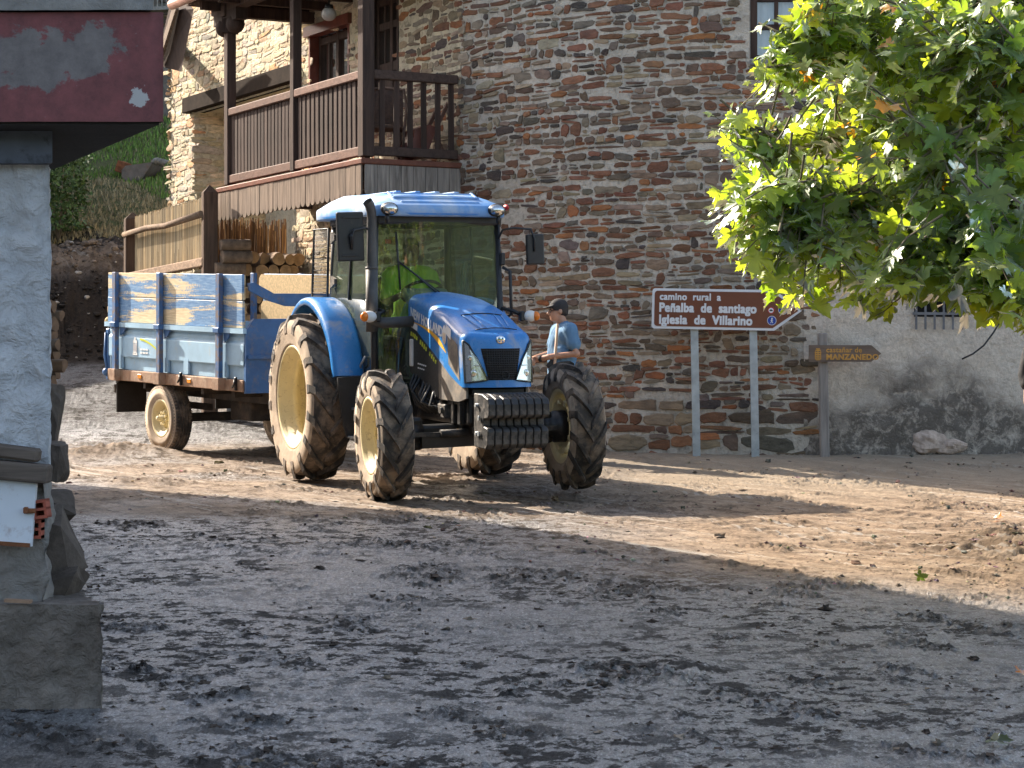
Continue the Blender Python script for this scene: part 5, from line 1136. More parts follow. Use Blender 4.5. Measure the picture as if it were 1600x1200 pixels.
    if hub == 'front': mb.lathe([(hr, hz - .01), (hr * .95, hz + .05), (hr * .7, hz + .06), (hr * .66, hz + .07), (0, hz + .075)], 28)
    elif hub == 'rear': mb.lathe([(hr, hz - .01), (hr * .9, hz + .02), (hr * .45, hz + .03), (hr * .4, hz + .09), (0, hz + .095)], 28)
    else: mb.lathe([(hr, hz - .01), (hr * .9, hz + .01), (hr * .36, hz + .015), (hr * .34, hz + .085), (hr * .22, hz + .10), (0, hz + .10)], 24)
    nb = 8
    for k in range(nb):
        a = 2 * math.pi * k / nb; c = Vector((hz - .005, hr * .8 * math.cos(a), hr * .8 * math.sin(a))); mb.cyl(c, c + Vector((.035, 0, 0)), .016, n=6)
        if hub != 'trailer': c = Vector((dx + .005, (rim - .10) * math.cos(a + .3), (rim - .10) * math.sin(a + .3))); mb.box(c, (.04, .06, .05), Matrix.Rotation(a + .3, 3, 'X'), .008)
    TB(flip(mb), "hub", M_['cream'], wh)
    return wh
FR, FWD, RR, RWD = .605, .32, .835, .43
for sd in (1, -1):
    osc = Matrix.Translation((0, 0, FR)) @ Matrix.Rotation(R(1.5), 4, 'Y') @ Matrix.Translation((0, 0, -FR))
    make_wheel(trac, osc @ Matrix.Translation((sd * .93, 0, FR)) @ Matrix.Rotation(R(-5), 4, 'Z') @ Matrix.Rotation(R(7 * sd + 9), 4, 'X'), FR, FWD, .335, 15, sd, .045, 'front', "front_wheel")
    make_wheel(trac, Matrix.Translation((sd * .93, -2.3, RR)) @ Matrix.Rotation(R(4 + sd * 5), 4, 'X'), RR, RWD, .50, 16, sd, .052, 'rear', "rear_wheel")
# raised sidewall lettering on the rear tyre
rw = [o for o in children_of(trac) if o.name.startswith("rear_wheel")][0]; mb = MB()
def sidefn(p):
    rr = .655 + p.y; a = R(150) - p.x / .70; return Vector((RWD / 2 - .002 + p.z * 1.5, rr * math.cos(a), rr * math.sin(a)))
text_mb(mb, "AGRO FOREST", .085, None, .002, .002, fn=sidefn, space=1.15); TB(mb, "tyre_lettering", M_['lug'], rw)

# hood
def zt(y): return float(np.interp(y, [-1.1, -.7, -.2, .2, .42, .56], [1.862, 1.83, 1.735, 1.61, 1.53, 1.47]))
def yfront(x):
    x = abs(x); return .52 + .04 * (1 - (x / .23) ** 2) if x < .23 else .42 + math.sqrt(max(0, .01 - (x - .23) ** 2))
half = [(.315, -1.08), (.322, -.85), (.328, -.6), (.33, -.35), (.33, -.1), (.33, .1), (.33, .25), (.33, .36), (.33, .42)] + [(.23 + .1 * math.cos(t), .42 + .1 * math.sin(t)) for t in np.linspace(.2, math.pi / 2, 8)] + [(x, yfront(x)) for x in (.19, .14, .09, .045, 0.0)]
def zb_blue(y): return float(np.interp(y, [-1.08, -.85, -.30, .10, .40, .5], [1.60, 1.52, 1.30, 1.12, 1.02, 1.02]))
def lean(p): x, y, z = p; wgt = float(sstep(-.1, .45, y)); return Vector((x, y - .10 * (z - 1.02) * wgt, z))
hn = len(half); nrm = []
for i in range(hn):
    a = Vector(half[max(0, i - 1)]); b = Vector(half[min(hn - 1, i + 1)]); t = (b - a).normalized(); nrm.append(Vector((t.y, -t.x)) if i < hn - 1 else Vector((0, 1)))
rows = []
for i, (x, y) in enumerate(half):
    n = nrm[i]; zb = zb_blue(y); rr = .11 if y < .3 else .09; zs = zt(y - (n.y * rr)) - rr; r_ = []
    for t in (0, .25, .5, .75, 1.0): z = zb + (zs - zb) * t; r_.append(lean((x, y, z)))
    for a in np.linspace(.3, math.pi / 2, 6):
        d = rr * (1 - math.cos(a)); r_.append(lean((x - n.x * d, y - n.y * d, zs + rr * math.sin(a))))
    rows.append(r_)
mb = MB(); mb.grid(rows); mb.grid([[Vector((-p.x, p.y, p.z)) for p in r_] for r_ in rows][::-1])
cr_ = []
for r_ in rows:
    p = r_[-1]; cr_.append([Vector((p.x * t, p.y, p.z + .022 * (1 - t * t) * min(1, p.x / .2))) for t in np.linspace(1, -1, 11)])
mb.grid(cr_); hood = TB(mb, "hood", M_['blue'], weld=True)
for p in hood.data.polygons: p.use_smooth = True
def hside(y, z, e=.004): return lean((float(np.interp(y, [-1.08, -.6, -.35, 9], [.315, .328, .33, .33])) + e, y, z))
def hfront(x, z, e=.004): p = lean((x, yfront(x), z)); n = Vector((x * .25, 1, .08)) if abs(x) < .23 else Vector((math.copysign((abs(x) - .23) / .1, x), yfront(x) - .42, 0)); return p + n.normalized() * e
# lower grey side panels and black rear panel
mb = MB()
for sg in (1, -1):
    pts = [(-.22, .89), (.30, .885), (.44, .92), (.44, 1.035), (.10, 1.135), (-.24, 1.285)]
    mb.add([Vector((sg * (.318 if y < .4 else .30), y, z)) for y, z in pts] + [Vector((sg * .28, y, z)) for y, z in pts], [tuple(range(6)), tuple(range(6, 12))] + [(i, (i + 1) % 6, 6 + (i + 1) % 6, 6 + i) for i in range(6)])
TB(mb, "side_panel", M_['grey_panel']); mb = MB()
for sg in (1, -1):
    pts = [(-1.05, 1.12), (-.70, 1.0), (-.26, .90), (-.24, 1.285), (-.55, 1.42), (-.85, 1.54), (-1.08, 1.62)]; n = len(pts)
    mb.add([Vector((sg * .310, y, z)) for y, z in pts] + [Vector((sg * .27, y, z)) for y, z in pts], [tuple(range(n)), tuple(range(n, 2 * n))] + [(i, (i + 1) % n, n + (i + 1) % n, n + i) for i in range(n)])
rpan = TB(mb, "rear_side_panel", M_['black_plastic'])
mb = MB(); mb.box((.315, -.98, 1.30), (.03, .07, .26), None, .03); TB(mb, "panel_handle", M_['white_plastic'], rpan)
mb = MB()
for i in range(16):
    t = i / 15; y = -1.0 + .78 * t; z = 1.50 - .30 * t ** 1.25 - .02; h = rnd.uniform(.03, .045)
    if i % 5 != 4: mb.box((.312, y, z), (.004, .030, h), Matrix.Rotation(R(-22), 3, 'X'))
TB(mb, "lime_decal", M_['lime_paint'], rpan)
mb = MB()
for z, n in ((1.20, 5), (1.16, 4)):
    for i in range(n): mb.box((.312, -.80 + i * .05, z - .004 * i), (.003, rnd.uniform(.02, .04), .014))
TB(mb, "small_decal", M_['white_paint'], rpan)
# grille mesh in the side, decals
mb = MB(); sg_ = [(.05, 1.52), (.34, 1.40), (.37, 1.075), (.08, 1.22)]
def bil(q, u, v): a = [q[0][i] * (1 - u) + q[1][i] * u for i in (0, 1)]; b = [q[3][i] * (1 - u) + q[2][i] * u for i in (0, 1)]; return a[0] * (1 - v) + b[0] * v, a[1] * (1 - v) + b[1] * v
for sd in (1, -1):
    mb = MB(); rows = [[(lambda p: Vector((sd * p.x, p.y, p.z)))(hside(*bil(sg_, u, v), .005)) for u in np.linspace(0, 1, 8)] for v in np.linspace(0, 1, 8)]; mb.grid(rows); TB(mb, "side_grille", M_['grey_panel'], hood)
def tfn(y0, z0, sl, e=.006):
    def f(p): return hside(y0 + p.x, z0 + p.y - sl * p.x, e + p.z)
    return f
mb = MB(); text_mb(mb, "NEW HOLLAND", .128, None, .001, .004, fn=tfn(-.99, 1.645, .20), sx=.98)
rows = []
def ell(c, a, b, e, n=24): return [hside(c[0] + a * math.cos(t), c[1] + b * math.sin(t), e) for t in np.linspace(0, 2 * math.pi, n + 1)[:-1]]
mb.add(ell((-.03, 1.485), .055, .088, .005), [tuple(range(24))])
for i in range(2): mb.box(hside(-.93 + i * .10, 1.565 - i * .02, .005), (.003, .085, .055), Matrix.Rotation(R(-12), 3, 'X'))
mb.add([hside(.02, 1.585, .006), hside(.17, 1.535, .006), hside(.15, 1.44, .006), hside(.01, 1.50, .006)], [(0, 1, 2, 3)]); TB(mb, "white_decal", M_['white_paint'], hood)
mb = MB()
for a in (-1, 0, 1):
    for k in range(2): 
        c = Vector((-.03 + a * .018, 1.425 + k * .045)); d = Vector((a * .5, 1)).normalized() * .035; q = Vector((d.y, -d.x)) * .09
        mb.add([hside(*(c - d * .6 - q), .009), hside(*(c - d * .6 + q), .009), hside(*(c + d + q), .009), hside(*(c + d - q), .009)], [(0, 1, 2, 3)])
TB(mb, "leaf_emblem_lines", M_['yellow_paint'], hood)
mb = MB(); top = []; bot = []
for t in np.linspace(0, 1, 16): y = -.98 + 1.0 * t; z = 1.60 - .11 * t - .17 * t ** 3; w_ = .004 + .040 * t ** 2 * (1 if t < .8 else (1 - t) / .2); top.append(hside(y, z + w_, .006)); bot.append(hside(y, z - w_, .006))
mb.grid([top, bot]); TB(mb, "yellow_swoosh", M_['yellow_paint'], hood)
# nose: grille, badge, headlights, top ribs
def fpatch(q, e, nu=8, nv=6): return [[hfront(*bil(q, u, v), e) for u in np.linspace(0, 1, nu)] for v in np.linspace(0, 1, nv)]
gq = [(.185, 1.368), (-.195, 1.368), (-.145, 1.085), (.095 + .03, 1.085)]
mb = MB(); mb.grid(fpatch(gq, .003)); gr = TB(mb, "front_grille", M_['black_shade'])
mb = MB()
for i in range(13): z = 1.10 + i * .0205; xx = .125 + (.185 - .125) * (z - 1.085) / .283; mb.tube([hfront(x, z, .008) for x in np.linspace(xx, -xx - .012, 9)], .004, 5)
for i in range(-6, 7): mb.tube([hfront(i * .022, z, .008) for z in (1.09, 1.36)], .003, 5)
TB(mb, "grille_mesh", M_['black_plastic'], gr)
mb = MB(); mb.tube([hfront(-.03 + .035 * math.cos(t), 1.125 + .035 * math.sin(t), .012) for t in np.linspace(0, 6.28, 20)], .005, 6); TB(mb, "grille_ring", M_['black_metal'], gr)
mb = MB(); p = hfront(0, 1.445, .004); mb.sphere(p, .045, 20, 10, (1, .22, .85)); bd = TB(mb, "badge", M_['chrome'])
mb = MB()
for dx, dz in ((-.02, .018), (-.02, -.018), (.02, .018), (.02, -.018)): mb.box(p + Vector((dx * .8, .0105, dz * .8)), (.013, .004, .013))
TB(mb, "badge_pattern", M_['blue'], bd)
for sg in (1, -1):
    hq = [(sg * .318, 1.44), (sg * .275, 1.40), (sg * .135, 1.085), (sg * .312, 1.062)]
    mb = MB(); mb.grid(fpatch(hq, .004)); hl = TB(mb, "headlight", M_['chrome'])
    mb = MB()
    for (x, z, r_) in ((.275, 1.285, .027), (.25, 1.145, .034)):
        c = hfront(sg * x, z, .002); mb.sphere(c, r_, 16, 8, (1, .25, 1))
    mb.tube([hfront(sg * .31, 1.215, .012), hfront(sg * .20, 1.215, .012)], .006, 6)
    TB(mb, "reflector", M_['chrome'], hl)
    mb = MB(); mb.grid(fpatch(hq, .024)); TB(mb, "lens", M_['lens'], hl)
    mb = MB(); bo = [hq[0], hq[1], hq[2], hq[3], hq[0]]; pts = []
    for a, b in zip(bo, bo[1:]): pts += [hfront(a[0] + (b[0] - a[0]) * t, a[1] + (b[1] - a[1]) * t, .012) for t in np.linspace(0, 1, 6)[:-1]]
    mb.tube(pts + [pts[0]], .009, 6); TB(mb, "bezel", M_['black_plastic'], hl)
mb = MB()
for x in (-.19, -.115, .115, .19): mb.tube([Vector((x * (1 - .25 * t), .06 + .33 * t, zt(.06 + .33 * t) + .022 * (1 - (x / .22) ** 2) * .8 + .002)) for t in (0, .33, .66, 1)], .005, 5)
pts = [(-.215, .05), (.215, .05), (.17, .40), (-.17, .40)]
TB(mb, "hood_rib", M_['blue_roof'], hood)
for y0 in (.045, .41): mb = MB(); mb.tube([Vector((x, y0, zt(y0) + .022 * (1 - (x / .23) ** 2) + (.0 if y0 < .2 else -.004))) for x in np.linspace(-.20, .20, 9)], .005, 5); TB(mb, "hood_seam", M_['black_plastic'], hood)
# under the hood: engine, chassis, axle
mb = MB(); mb.box((0, -.35, .93), (.50, 1.45, .52), None, .03); mb.box((0, -1.5, .80), (.55, 1.2, .5), None, .04); mb.box((0, .25, .72), (.36, .55, .30), None, .03); mb.box((0, -2.3, .82), (.7, .7, .55), None, .05)
for y in (.05, .22): mb.box((.24, y, .80), (.10, .08, .26), None, .01); mb.box((-.24, y, .80), (.10, .08, .26), None, .01)
for i in range(5): mb.cyl((.22, -.75 + i * .13, .85), (.30, -.75 + i * .13, .85), .035); mb.box((.26, -.7 + i * .12, 1.03), (.06, .08, .10), None, .01)
TB(mb, "engine_and_chassis", M_['black_metal'])
mb = MB()
for i in range(7):
    y = -.95 + i * .09; mb.tube([(.27, y, 1.15 - .02 * i), (.36 + .02 * (i % 3), y + .05, 1.0 - .03 * i), (.33, y + .12, .82), (.24, y + .2, .74)], .014 + .004 * (i % 2), 6)
mb.tube([(.30 + .0 * t, -.42 + .08 * math.cos(t), .93 + .10 * math.sin(t)) for t in np.linspace(0, 6.28, 14)], .010, 6); TB(mb, "hose", M_['black_plastic'])
mb = MB(); mb.box((.27, -.12, .78), (.10, .12, .13), None, .01); mb.box((.29, -.22, .80), (.05, .12, .10), None, .02); mb.beam((.25, -.1, .86), (.27, .28, .87), .05, .02); mb.cyl((.30, -.12, .79), (.35, -.12, .79), .03); TB(mb, "front_bracket", M_['dusty_black'])
ax = part_empty("front_axle", trac, Matrix.Translation((0, 0, FR)) @ Matrix.Rotation(R(1.5), 4, 'Y') @ Matrix.Translation((0, 0, -FR)))
mb = MB(); mb.box((0, -.02, FR), (1.24, .17, .15), None, .03); mb.box((0, -.02, FR + .03), (.5, .26, .22), None, .04); TB(mb, "axle_beam", M_['black_metal'], ax)
for sg in (1, -1):
    mb = MB(); mb.lathe([(.0, .58), (.11, .58), (.12, .66), (.12, .72), (.15, .74), (.15, .84), (.10, .86), (.0, .86)], 20, Matrix.Translation((0, 0, FR)) if sg > 0 else Matrix.Translation((0, 0, FR)) @ Matrix.Rotation(math.pi, 4, 'Z')); mb.box((sg * .64, 0, FR), (.12, .16, .30), None, .03); TB(mb, "hub_casing", M_['black_metal'], ax)
    mb = MB(); mb.beam((sg * .10, .14, FR - .02), (sg * .70, .16, FR), .04, .04); mb.cyl((sg * .12, .17, FR), (sg * .45, .17, FR), .035); TB(mb, "steering_rod", M_['dusty_black'], ax)
mb = MB(); mb.beam((.62, .13, FR - .07), (-.62, .13, FR - .07), .05, .12); TB(mb, "axle_guard", M_['black_plastic'], ax)
mb = MB(); mb.box((0, .60, .72), (.40, .24, .34), None, .02); mb.box((0, .42, .98), (.5, .1, .06), None, .01); TB(mb, "weight_carrier", M_['black_metal'])
wprof = [(.60, .50), (.88, .49), (.93, .53), (.94, .65), (.92, .675), (.84, .69), (.83, .755), (.93, .765), (.965, .79), (.965, .885), (.935, .935), (.80, .972), (.60, .975)]
nW = 8
wm = MB(); Mx = Matrix(((0, 0, 1, 0), (1, 0, 0, 0), (0, 1, 0, 0), (0, 0, 0, 1))); wm.prism(wprof, .066, Mx)
wm.mi = 1; wm.box((.033, .84, .952), (.026, .10, .03), Matrix.Rotation(R(-14), 3, 'X'), .012); wm.mi = 0
wme = wm.mesh([M_['weight'], M_['black_shade']]); bm = bmesh.new(); bm.from_mesh(wme); bmesh.ops.bevel(bm, geom=[e for e in bm.edges if len(e.link_faces) == 2 and e.link_faces[0].normal.angle(e.link_faces[1].normal, 0) > .6], offset=.007, segments=1, affect='EDGES'); bm.to_mesh(wme); bm.free()
for i in range(nW): o = link("front_weight", wme, trac); o.matrix_basis = Matrix.Translation((-.292 + i * .0735, 0, 0))
mb = MB()
for z in (.62, .87): mb.cyl((-.30, .70, z), (.315, .70, z), .018)
for z in (.62, .76): mb.cyl((.30, .76, z), (.312, .76, z), .022)
TB(mb, "weight_bolt", M_['steel'])

# cab
CF, CR_, CW = -1.10, -2.50, .64
mb = MB()
for sg in (1, -1):
    mb.tube([(sg * CW, CF, .72), (sg * (CW + .01), CF - .01, 1.5), (sg * (CW - .02), CF - .06, 2.60)], .036, 8); mb.tube([(sg * .62, CR_, 1.7), (sg * .60, CR_ + .03, 2.60)], .04, 8)
    mb.tube([(sg * .66, -1.85, 1.80), (sg * .62, -1.85, 2.60)], .012, 6)
mb.box((0, CF - .03, 2.57), (1.24, .08, .09), None, .02); mb.box((0, CR_, 2.57), (1.22, .08, .09), None, .02)
for sg in (1, -1): mb.beam((sg * .61, CF, 2.58), (sg * .61, CR_, 2.58), .07, .07)
TB(mb, "cab_frame", M_['black_plastic'])
mb = MB(); mb.box((0, -1.78, .96), (1.24, 1.36, .10), None, .02); mb.box((0, -2.5, 1.28), (1.2, .05, .62)); mb.box((0, CF + .02, .80), (.62, .05, .4)); TB(mb, "cab_floor", M_['black_plastic'])
def wshield(x, z): t = (z - .78) / 1.80; return Vector((x, CF + .02 + .06 * (1 - (x / .64) ** 2) - .06 * t, z))
mb = MB(); mb.grid([[wshield(x, z) for x in np.linspace(-.61, .61, 13)] for z in np.linspace(.80, 2.55, 8)]); ws_ = TB(mb, "windscreen", M_['cab_glass'])
mb = MB(); pv = wshield(.03, 1.86) + Vector((0, .03, 0)); e1 = wshield(.42, 2.17) + Vector((0, .03, 0)); mb.tube([pv, pv * .4 + e1 * .6 + Vector((0, .03, 0)), e1], .009, 6); pv2 = pv - Vector((.04, 0, 0)); mb.tube([pv2, e1 - Vector((.03, 0, .02))], .006, 6); b0 = wshield(.435, 2.45) + Vector((0, .02, 0)); b1 = wshield(.40, 1.90) + Vector((0, .02, 0)); mb.tube([b0, e1, b1], .010, 5); TB(mb, "wiper", M_['black_plastic'], ws_)
mb = MB(); mb.box(wshield(.50, 2.36) - Vector((0, .02, 0)), (.06, .004, .04)); TB(mb, "red_sticker", M_['sign_red'], ws_)
arc = [(-2.3 + .95 * math.cos(R(a)), .84 + .95 * math.sin(R(a))) for a in range(98, 24, -6)]
for sg in (1, -1):
    pl = [(CF - .01, .76), (CF - .01, 2.54), (CR_ + .05, 2.54), (CR_ + .02, 1.80)] + arc[1:]; n = len(pl)
    mb = MB(); mb.add([Vector((sg * (.665 - .05 * max(0, (z - 1.5)) / 1.0), y, z)) for y, z in pl], [tuple(range(n))]); dr = TB(mb, "cab_door", M_['door_glass'])
    mb = MB(); mb.tube([Vector((sg * .672, y, z)) for y, z in arc], .012, 6); mb.tube([Vector((sg * (.672 - .05 * max(0, (z - 1.5))), y, z)) for y, z in pl[:3]], .014, 6); TB(mb, "door_seal", M_['black_plastic'], dr)
    mb = MB(); mb.tube([(sg * .675, -1.42, 1.12), (sg * .705, -1.36, 1.17), (sg * .675, -1.30, 1.26)], .011, 6); mb.box((sg * .68, -1.2, 1.72), (.03, .10, .18), None, .02); TB(mb, "door_handle", M_['steel'], dr)
    for y, z in ((-2.38, 2.42), (-2.38, 1.98)): mb = MB(); mb.prism([(0, -.06), (.13, -.02), (.13, .03), (0, .06)], .03, Matrix.Translation((sg * .655 - (.03 if sg < 0 else 0), y, z)) @ Matrix(((0, 0, 1, 0), (1, 0, 0, 0), (0, 1, 0, 0), (0, 0, 0, 1)))); TB(mb, "door_hinge", M_['dusty_black'], dr)
    mb = MB(); mb.tube([(sg * .60, -2.1 + .1 * t, 1.62 + .55 * math.sin(t * 1.6)) for t in np.linspace(0, 1.9, 12)], .010, 6); TB(mb, "grab_rail", M_['console'], dr)
mb = MB(); mb.add([(-.58, CR_, 1.62), (.58, CR_, 1.62), (.56, CR_ + .02, 2.54), (-.56, CR_ + .02, 2.54)], [(0, 1, 2, 3)]); TB(mb, "rear_window", M_['cab_glass'])
# guard of wire mesh at the back corner
gd = part_empty("window_guard", trac, Matrix.Identity(4)); A, B, Cc, D = [Vector(p) for p in ((.665, -2.54, 1.80), (.68, -3.02, 1.80), (.665, -2.98, 2.52), (.65, -2.54, 2.52))]
mb = MB(); mb.tube([A, B, Cc, D, A], .014, 6); TB(mb, "guard_frame", M_['black_plastic'], gd)
mb = MB()
for i in range(1, 13): t = i / 13; mb.tube([A.lerp(B, t), D.lerp(Cc, t)], .0028, 4)
for i in range(1, 19): t = i / 19; mb.tube([A.lerp(D, t), B.lerp(Cc, t)], .0028, 4)
TB(mb, "wire_mesh", M_['black_metal'], gd)
# roof
def rloop(hx, y0, y1, z, k=5.0, n=56, dz=0.0):
    cy, hy = (y0 + y1) / 2, (y1 - y0) / 2; out = []
    for i in range(n):
        t = 2 * math.pi * i / n; c, s = math.cos(t), math.sin(t); yy = math.copysign(abs(s) ** (2 / k), s)
        out.append(Vector((hx * math.copysign(abs(c) ** (2 / k), c), cy + hy * yy, z + dz * yy)))
    return out
rl = [rloop(.64, -2.9, -1.02, 2.60), rloop(.715, -2.97, -.965, 2.602, 7), rloop(.725, -2.99, -.955, 2.615, 7), rloop(.725, -2.99, -.957, 2.695, 7), rloop(.718, -2.98, -.975, 2.71, 7), rloop(.63, -2.86, -1.12, 2.775, 6, dz=-.01), rloop(.615, -2.84, -1.14, 2.785, 6, dz=-.01), rloop(.52, -2.74, -1.30, 2.83, 6, dz=-.012), rloop(.50, -2.7, -1.33, 2.838, 6, dz=-.012), rloop(.2, -2.3, -1.7, 2.845)]
mb = MB(); mb.grid(rl, True, True); mb.add(rl[-1], [tuple(range(56))], True); mb.add(rl[0], [tuple(range(56))[::-1]], False); rfo = TB(mb, "cab_roof", M_['blue_roof'])
mb = MB(); mb.beam((-.40, -1.045, 2.735), (.40, -1.045, 2.735), .03, .022, (0, 0, 1), .006); mb.beam((-.44, -1.16, 2.788), (.44, -1.16, 2.788), .03, .018, (0, 0, 1), .006); mb.beam((-.40, -1.27, 2.826), (.40, -1.27, 2.826), .03, .015, (0, 0, 1), .005)
for x in (.46, -.46): mb.beam((x, -1.0, 2.70), (x * .92, -1.34, 2.84), .03, .02, (0, 0, 1), .006)
for x in (-.3, -.1, .1, .3): mb.beam((x, -1.4, 2.852), (x, -2.6, 2.852), .05, .012, (0, 0, 1), .004)
TB(mb, "roof_rib", M_['blue_roof'], rfo)
mb = MB(); mb.grid([rloop(.728, -2.992, -.952, 2.612), rloop(.732, -2.995, -.948, 2.63)], True, True); TB(mb, "roof_edge", M_['blue'], rfo)
for sg in (1, -1):
    c = Vector((sg * .545, -.955, 2.665)); mb = MB(); mb.sphere(c, .088, 20, 12, (1, .6, .72)); wl_ = TB(mb, "work_lamp", M_['black_plastic'])
    mb = MB(); mb.sphere(c + Vector((0, .022, 0)), .076, 18, 10, (1, .5, .72)); TB(mb, "lamp_reflector", M_['chrome'], wl_); mb = MB(); mb.sphere(c + Vector((0, .026, 0)), .080, 18, 10, (1, .52, .72)); TB(mb, "lamp_lens", M_['lens'], wl_)
    mb = MB(); mb.cyl(c + Vector((sg * .02, .0, -.06)), c + Vector((sg * .02, -.02, -.13)), .02); TB(mb, "lamp_bracket", M_['black_plastic'], wl_)
mb = MB(); mb.sphere((-.70, -1.1, 2.70), .05, 12, 8, (.5, 1.2, .6)); TB(mb, "red_marker", M_['sign_red'])
# fenders
for sg in (1, -1):
    mb = MB(); rows = []
    for a in np.linspace(133, 14, 22):
        rad = .985 if a > 30 else .985 - .02 * (30 - a) / 16; c, s = math.cos(R(a)), math.sin(R(a)); xo = .985 - .02 * abs(a - 70) / 60
        sec = [(.64, rad - .10), (.66, rad - .02), (.70, rad + .004), (xo - .06, rad + .006), (xo - .015, rad - .005), (xo, rad - .03), (xo, rad - .075), (xo - .012, rad - .075), (xo - .02, rad - .03), (.70, rad - .02)]
        rows.append([Vector((sg * x, -2.3 + r_ * c, .84 + r_ * s)) for x, r_ in sec])
    mb.grid(rows, True); mb.add(rows[-1], [tuple(range(10))]); mb.add(rows[0], [tuple(range(10))]); TB(mb, "rear_fender", M_['blue'])
    mb = MB(); pl = [(.60, 1.08), (.96, 1.06), (.955, .96), (.90, .62), (.86, .48), (.55, .48)]; n = len(pl)
    mb.add([Vector((sg * x, -1.32 + .05 * z, z)) for x, z in pl] + [Vector((sg * x, -1.36 + .05 * z, z)) for x, z in pl], [tuple(range(n)), tuple(range(n, 2 * n))] + [(i, (i + 1) % n, n + (i + 1) % n, n + i) for i in range(n)]); st = TB(mb, "step_panel", M_['black_plastic'])
    for z, x0 in ((.49, .84), (.76, .80)): 
        mb = MB(); mb.box((sg * (x0 - .13), -1.19, z), (.30, .20, .022), None, .004)
        for q in range(7): mb.box((sg * (x0 - .26 + q * .043), -1.10, z + .018), (.02, .03, .022), None, .003)
        TB(mb, "step", M_['steel'], st)
    mb = MB(); mb.box((sg * .52, -1.45, .62), (.30, .75, .42), None, .06); TB(mb, "fuel_tank", M_['black_plastic'])
# exhaust, lamps, mirrors
mb = MB(); ex_ = [(.70, -1.02, 1.60), (.70, -1.02, 2.50), (.70, -1.015, 2.56), (.71, -1.0, 2.64), (.735, -.98, 2.70), (.76, -.97, 2.73)]
mb.tube(ex_, [.047, .046, .045, .046, .047, .049], 14, False); eh = TB(mb, "exhaust_pipe", M_['exhaust'])
mb = MB(); mb.cyl((.70, -1.02, 1.50), (.70, -1.02, 2.10), .058); mb.cyl((.70, -1.02, 2.095), (.70, -1.02, 2.115), .062); TB(mb, "heat_shield", M_['exhaust'], eh)
mb = MB(); mb.tube([(.72, -1.0, 1.60), (.60, -.98, 1.585), (.30, -.93, 1.60)], [.05, .052, .052], 12); TB(mb, "elbow_pipe", M_['exhaust'], eh)
for sg, p in ((1, Vector((.765, -.90, 1.645))), (-1, Vector((-.885, -.92, 1.645)))):
    ind = part_empty("indicator_lamp", trac, Matrix.Identity(4)); mb = MB(); mb.sphere(p, .055, 16, 10, (1.35, .8, 1)); TB(mb, "clear_lens", M_['white_plastic'], ind)
    mb = MB(); q = p + Vector((.055 if sg > 0 else -.05, .018, 0)); mb.sphere(q, .046, 16, 10, (.85, .85, 1)); TB(mb, "amber_lens", M_['amber'], ind)
    mb = MB(); mb.tube([p - Vector((sg * .06, .03, 0)), p - Vector((sg * .16, .05, -.05)), Vector((sg * .655, -1.08, 1.72))], .018, 8); mb.box(p - Vector((sg * .085, .02, 0)), (.05, .07, .10), None, .012); TB(mb, "lamp_arm", M_['black_plastic'], ind)
for sg, p, wd, ht in ((1, Vector((.905, -1.05, 2.40)), .265, .465), (-1, Vector((-.985, -1.05, 2.295)), .185, .30)):
    mr = part_empty("mirror", trac, Matrix.Identity(4)); mb = MB(); mb.box(p, (wd, .05, ht), Matrix.Rotation(R(2), 3, 'Y'), .03)
    if sg > 0:
        for dz in (-.18, .18): mb.box(p + Vector((0, .027, dz)), (.18, .012, .022), None, .006)
    TB(mb, "mirror_shell", M_['black_plastic'], mr)
    mb = MB(); mb.box(p - Vector((0, .027, 0)), (wd * .86, .004, ht * .9)); TB(mb, "mirror_glass", M_['chrome'], mr)
    mb = MB()
    if sg > 0: mb.tube([(.63, -1.12, 2.48), (.78, -1.0, 2.48), p + Vector((-.02, .06, .06)), p + Vector((0, .05, -.02)), p + Vector((-.005, .035, -.12))], [.012, .012, .013, .022, .012], 8); mb.sphere(p + Vector((0, .045, .0)), .028, 10, 8)
    else: mb.tube([(-.62, -1.12, 2.38), (-.65, -1.06, 2.48), (-.75, -1.04, 2.50), (-.93, -1.02, 2.49), p + Vector((.02, .035, .10)), p + Vector((.02, .03, -.02))], .012, 8)
    TB(mb, "mirror_arm", M_['black_plastic'], mr)
mb = MB(); mb.tube([(-.655, -1.08, 2.12), (-.72, -1.04, 2.08), (-.73, -1.03, 1.66), (-.66, -1.08, 1.62)], .016, 8); mb.box((-.66, -1.1, 2.20), (.05, .06, .12), None, .01); TB(mb, "grab_handle", M_['black_plastic'])
# cab interior
mb = MB(); mb.box((0, -2.05, 1.38), (.50, .48, .14), None, .05); mb.box((0, -2.30, 1.72), (.48, .14, .62), Matrix.Rotation(R(8), 3, 'X'), .06); mb.box((0, -2.05, 1.15), (.34, .34, .34), None, .03); TB(mb, "seat", M_['seat'])
mb = MB(); mb.box((0, -1.28, 1.40), (.42, .26, .85), None, .06); mb.box((.02, -1.36, 1.83), (.46, .24, .10), Matrix.Rotation(R(-25), 3, 'X'), .04); mb.box((.47, -2.0, 1.38), (.2, .8, .34), None, .05); TB(mb, "console", M_['console'])
mb = MB(); Ms = Matrix.Translation((0, -1.58, 1.88)) @ Matrix.Rotation(R(32), 4, 'X'); mb.tube([Ms @ Vector((.20 * math.cos(t), .20 * math.sin(t), 0)) for t in np.linspace(0, 2 * math.pi, 26)], .016, 8); 
for a in (.5, 2.6, 4.7): mb.tube([Ms @ Vector((0, 0, -.03)), Ms @ Vector((.2 * math.cos(a), .2 * math.sin(a), 0))], .012, 6)
mb.tube([Ms @ Vector((0, 0, -.02)), (0, -1.36, 1.70)], .03, 8); TB(mb, "steering_wheel", M_['black_plastic'])
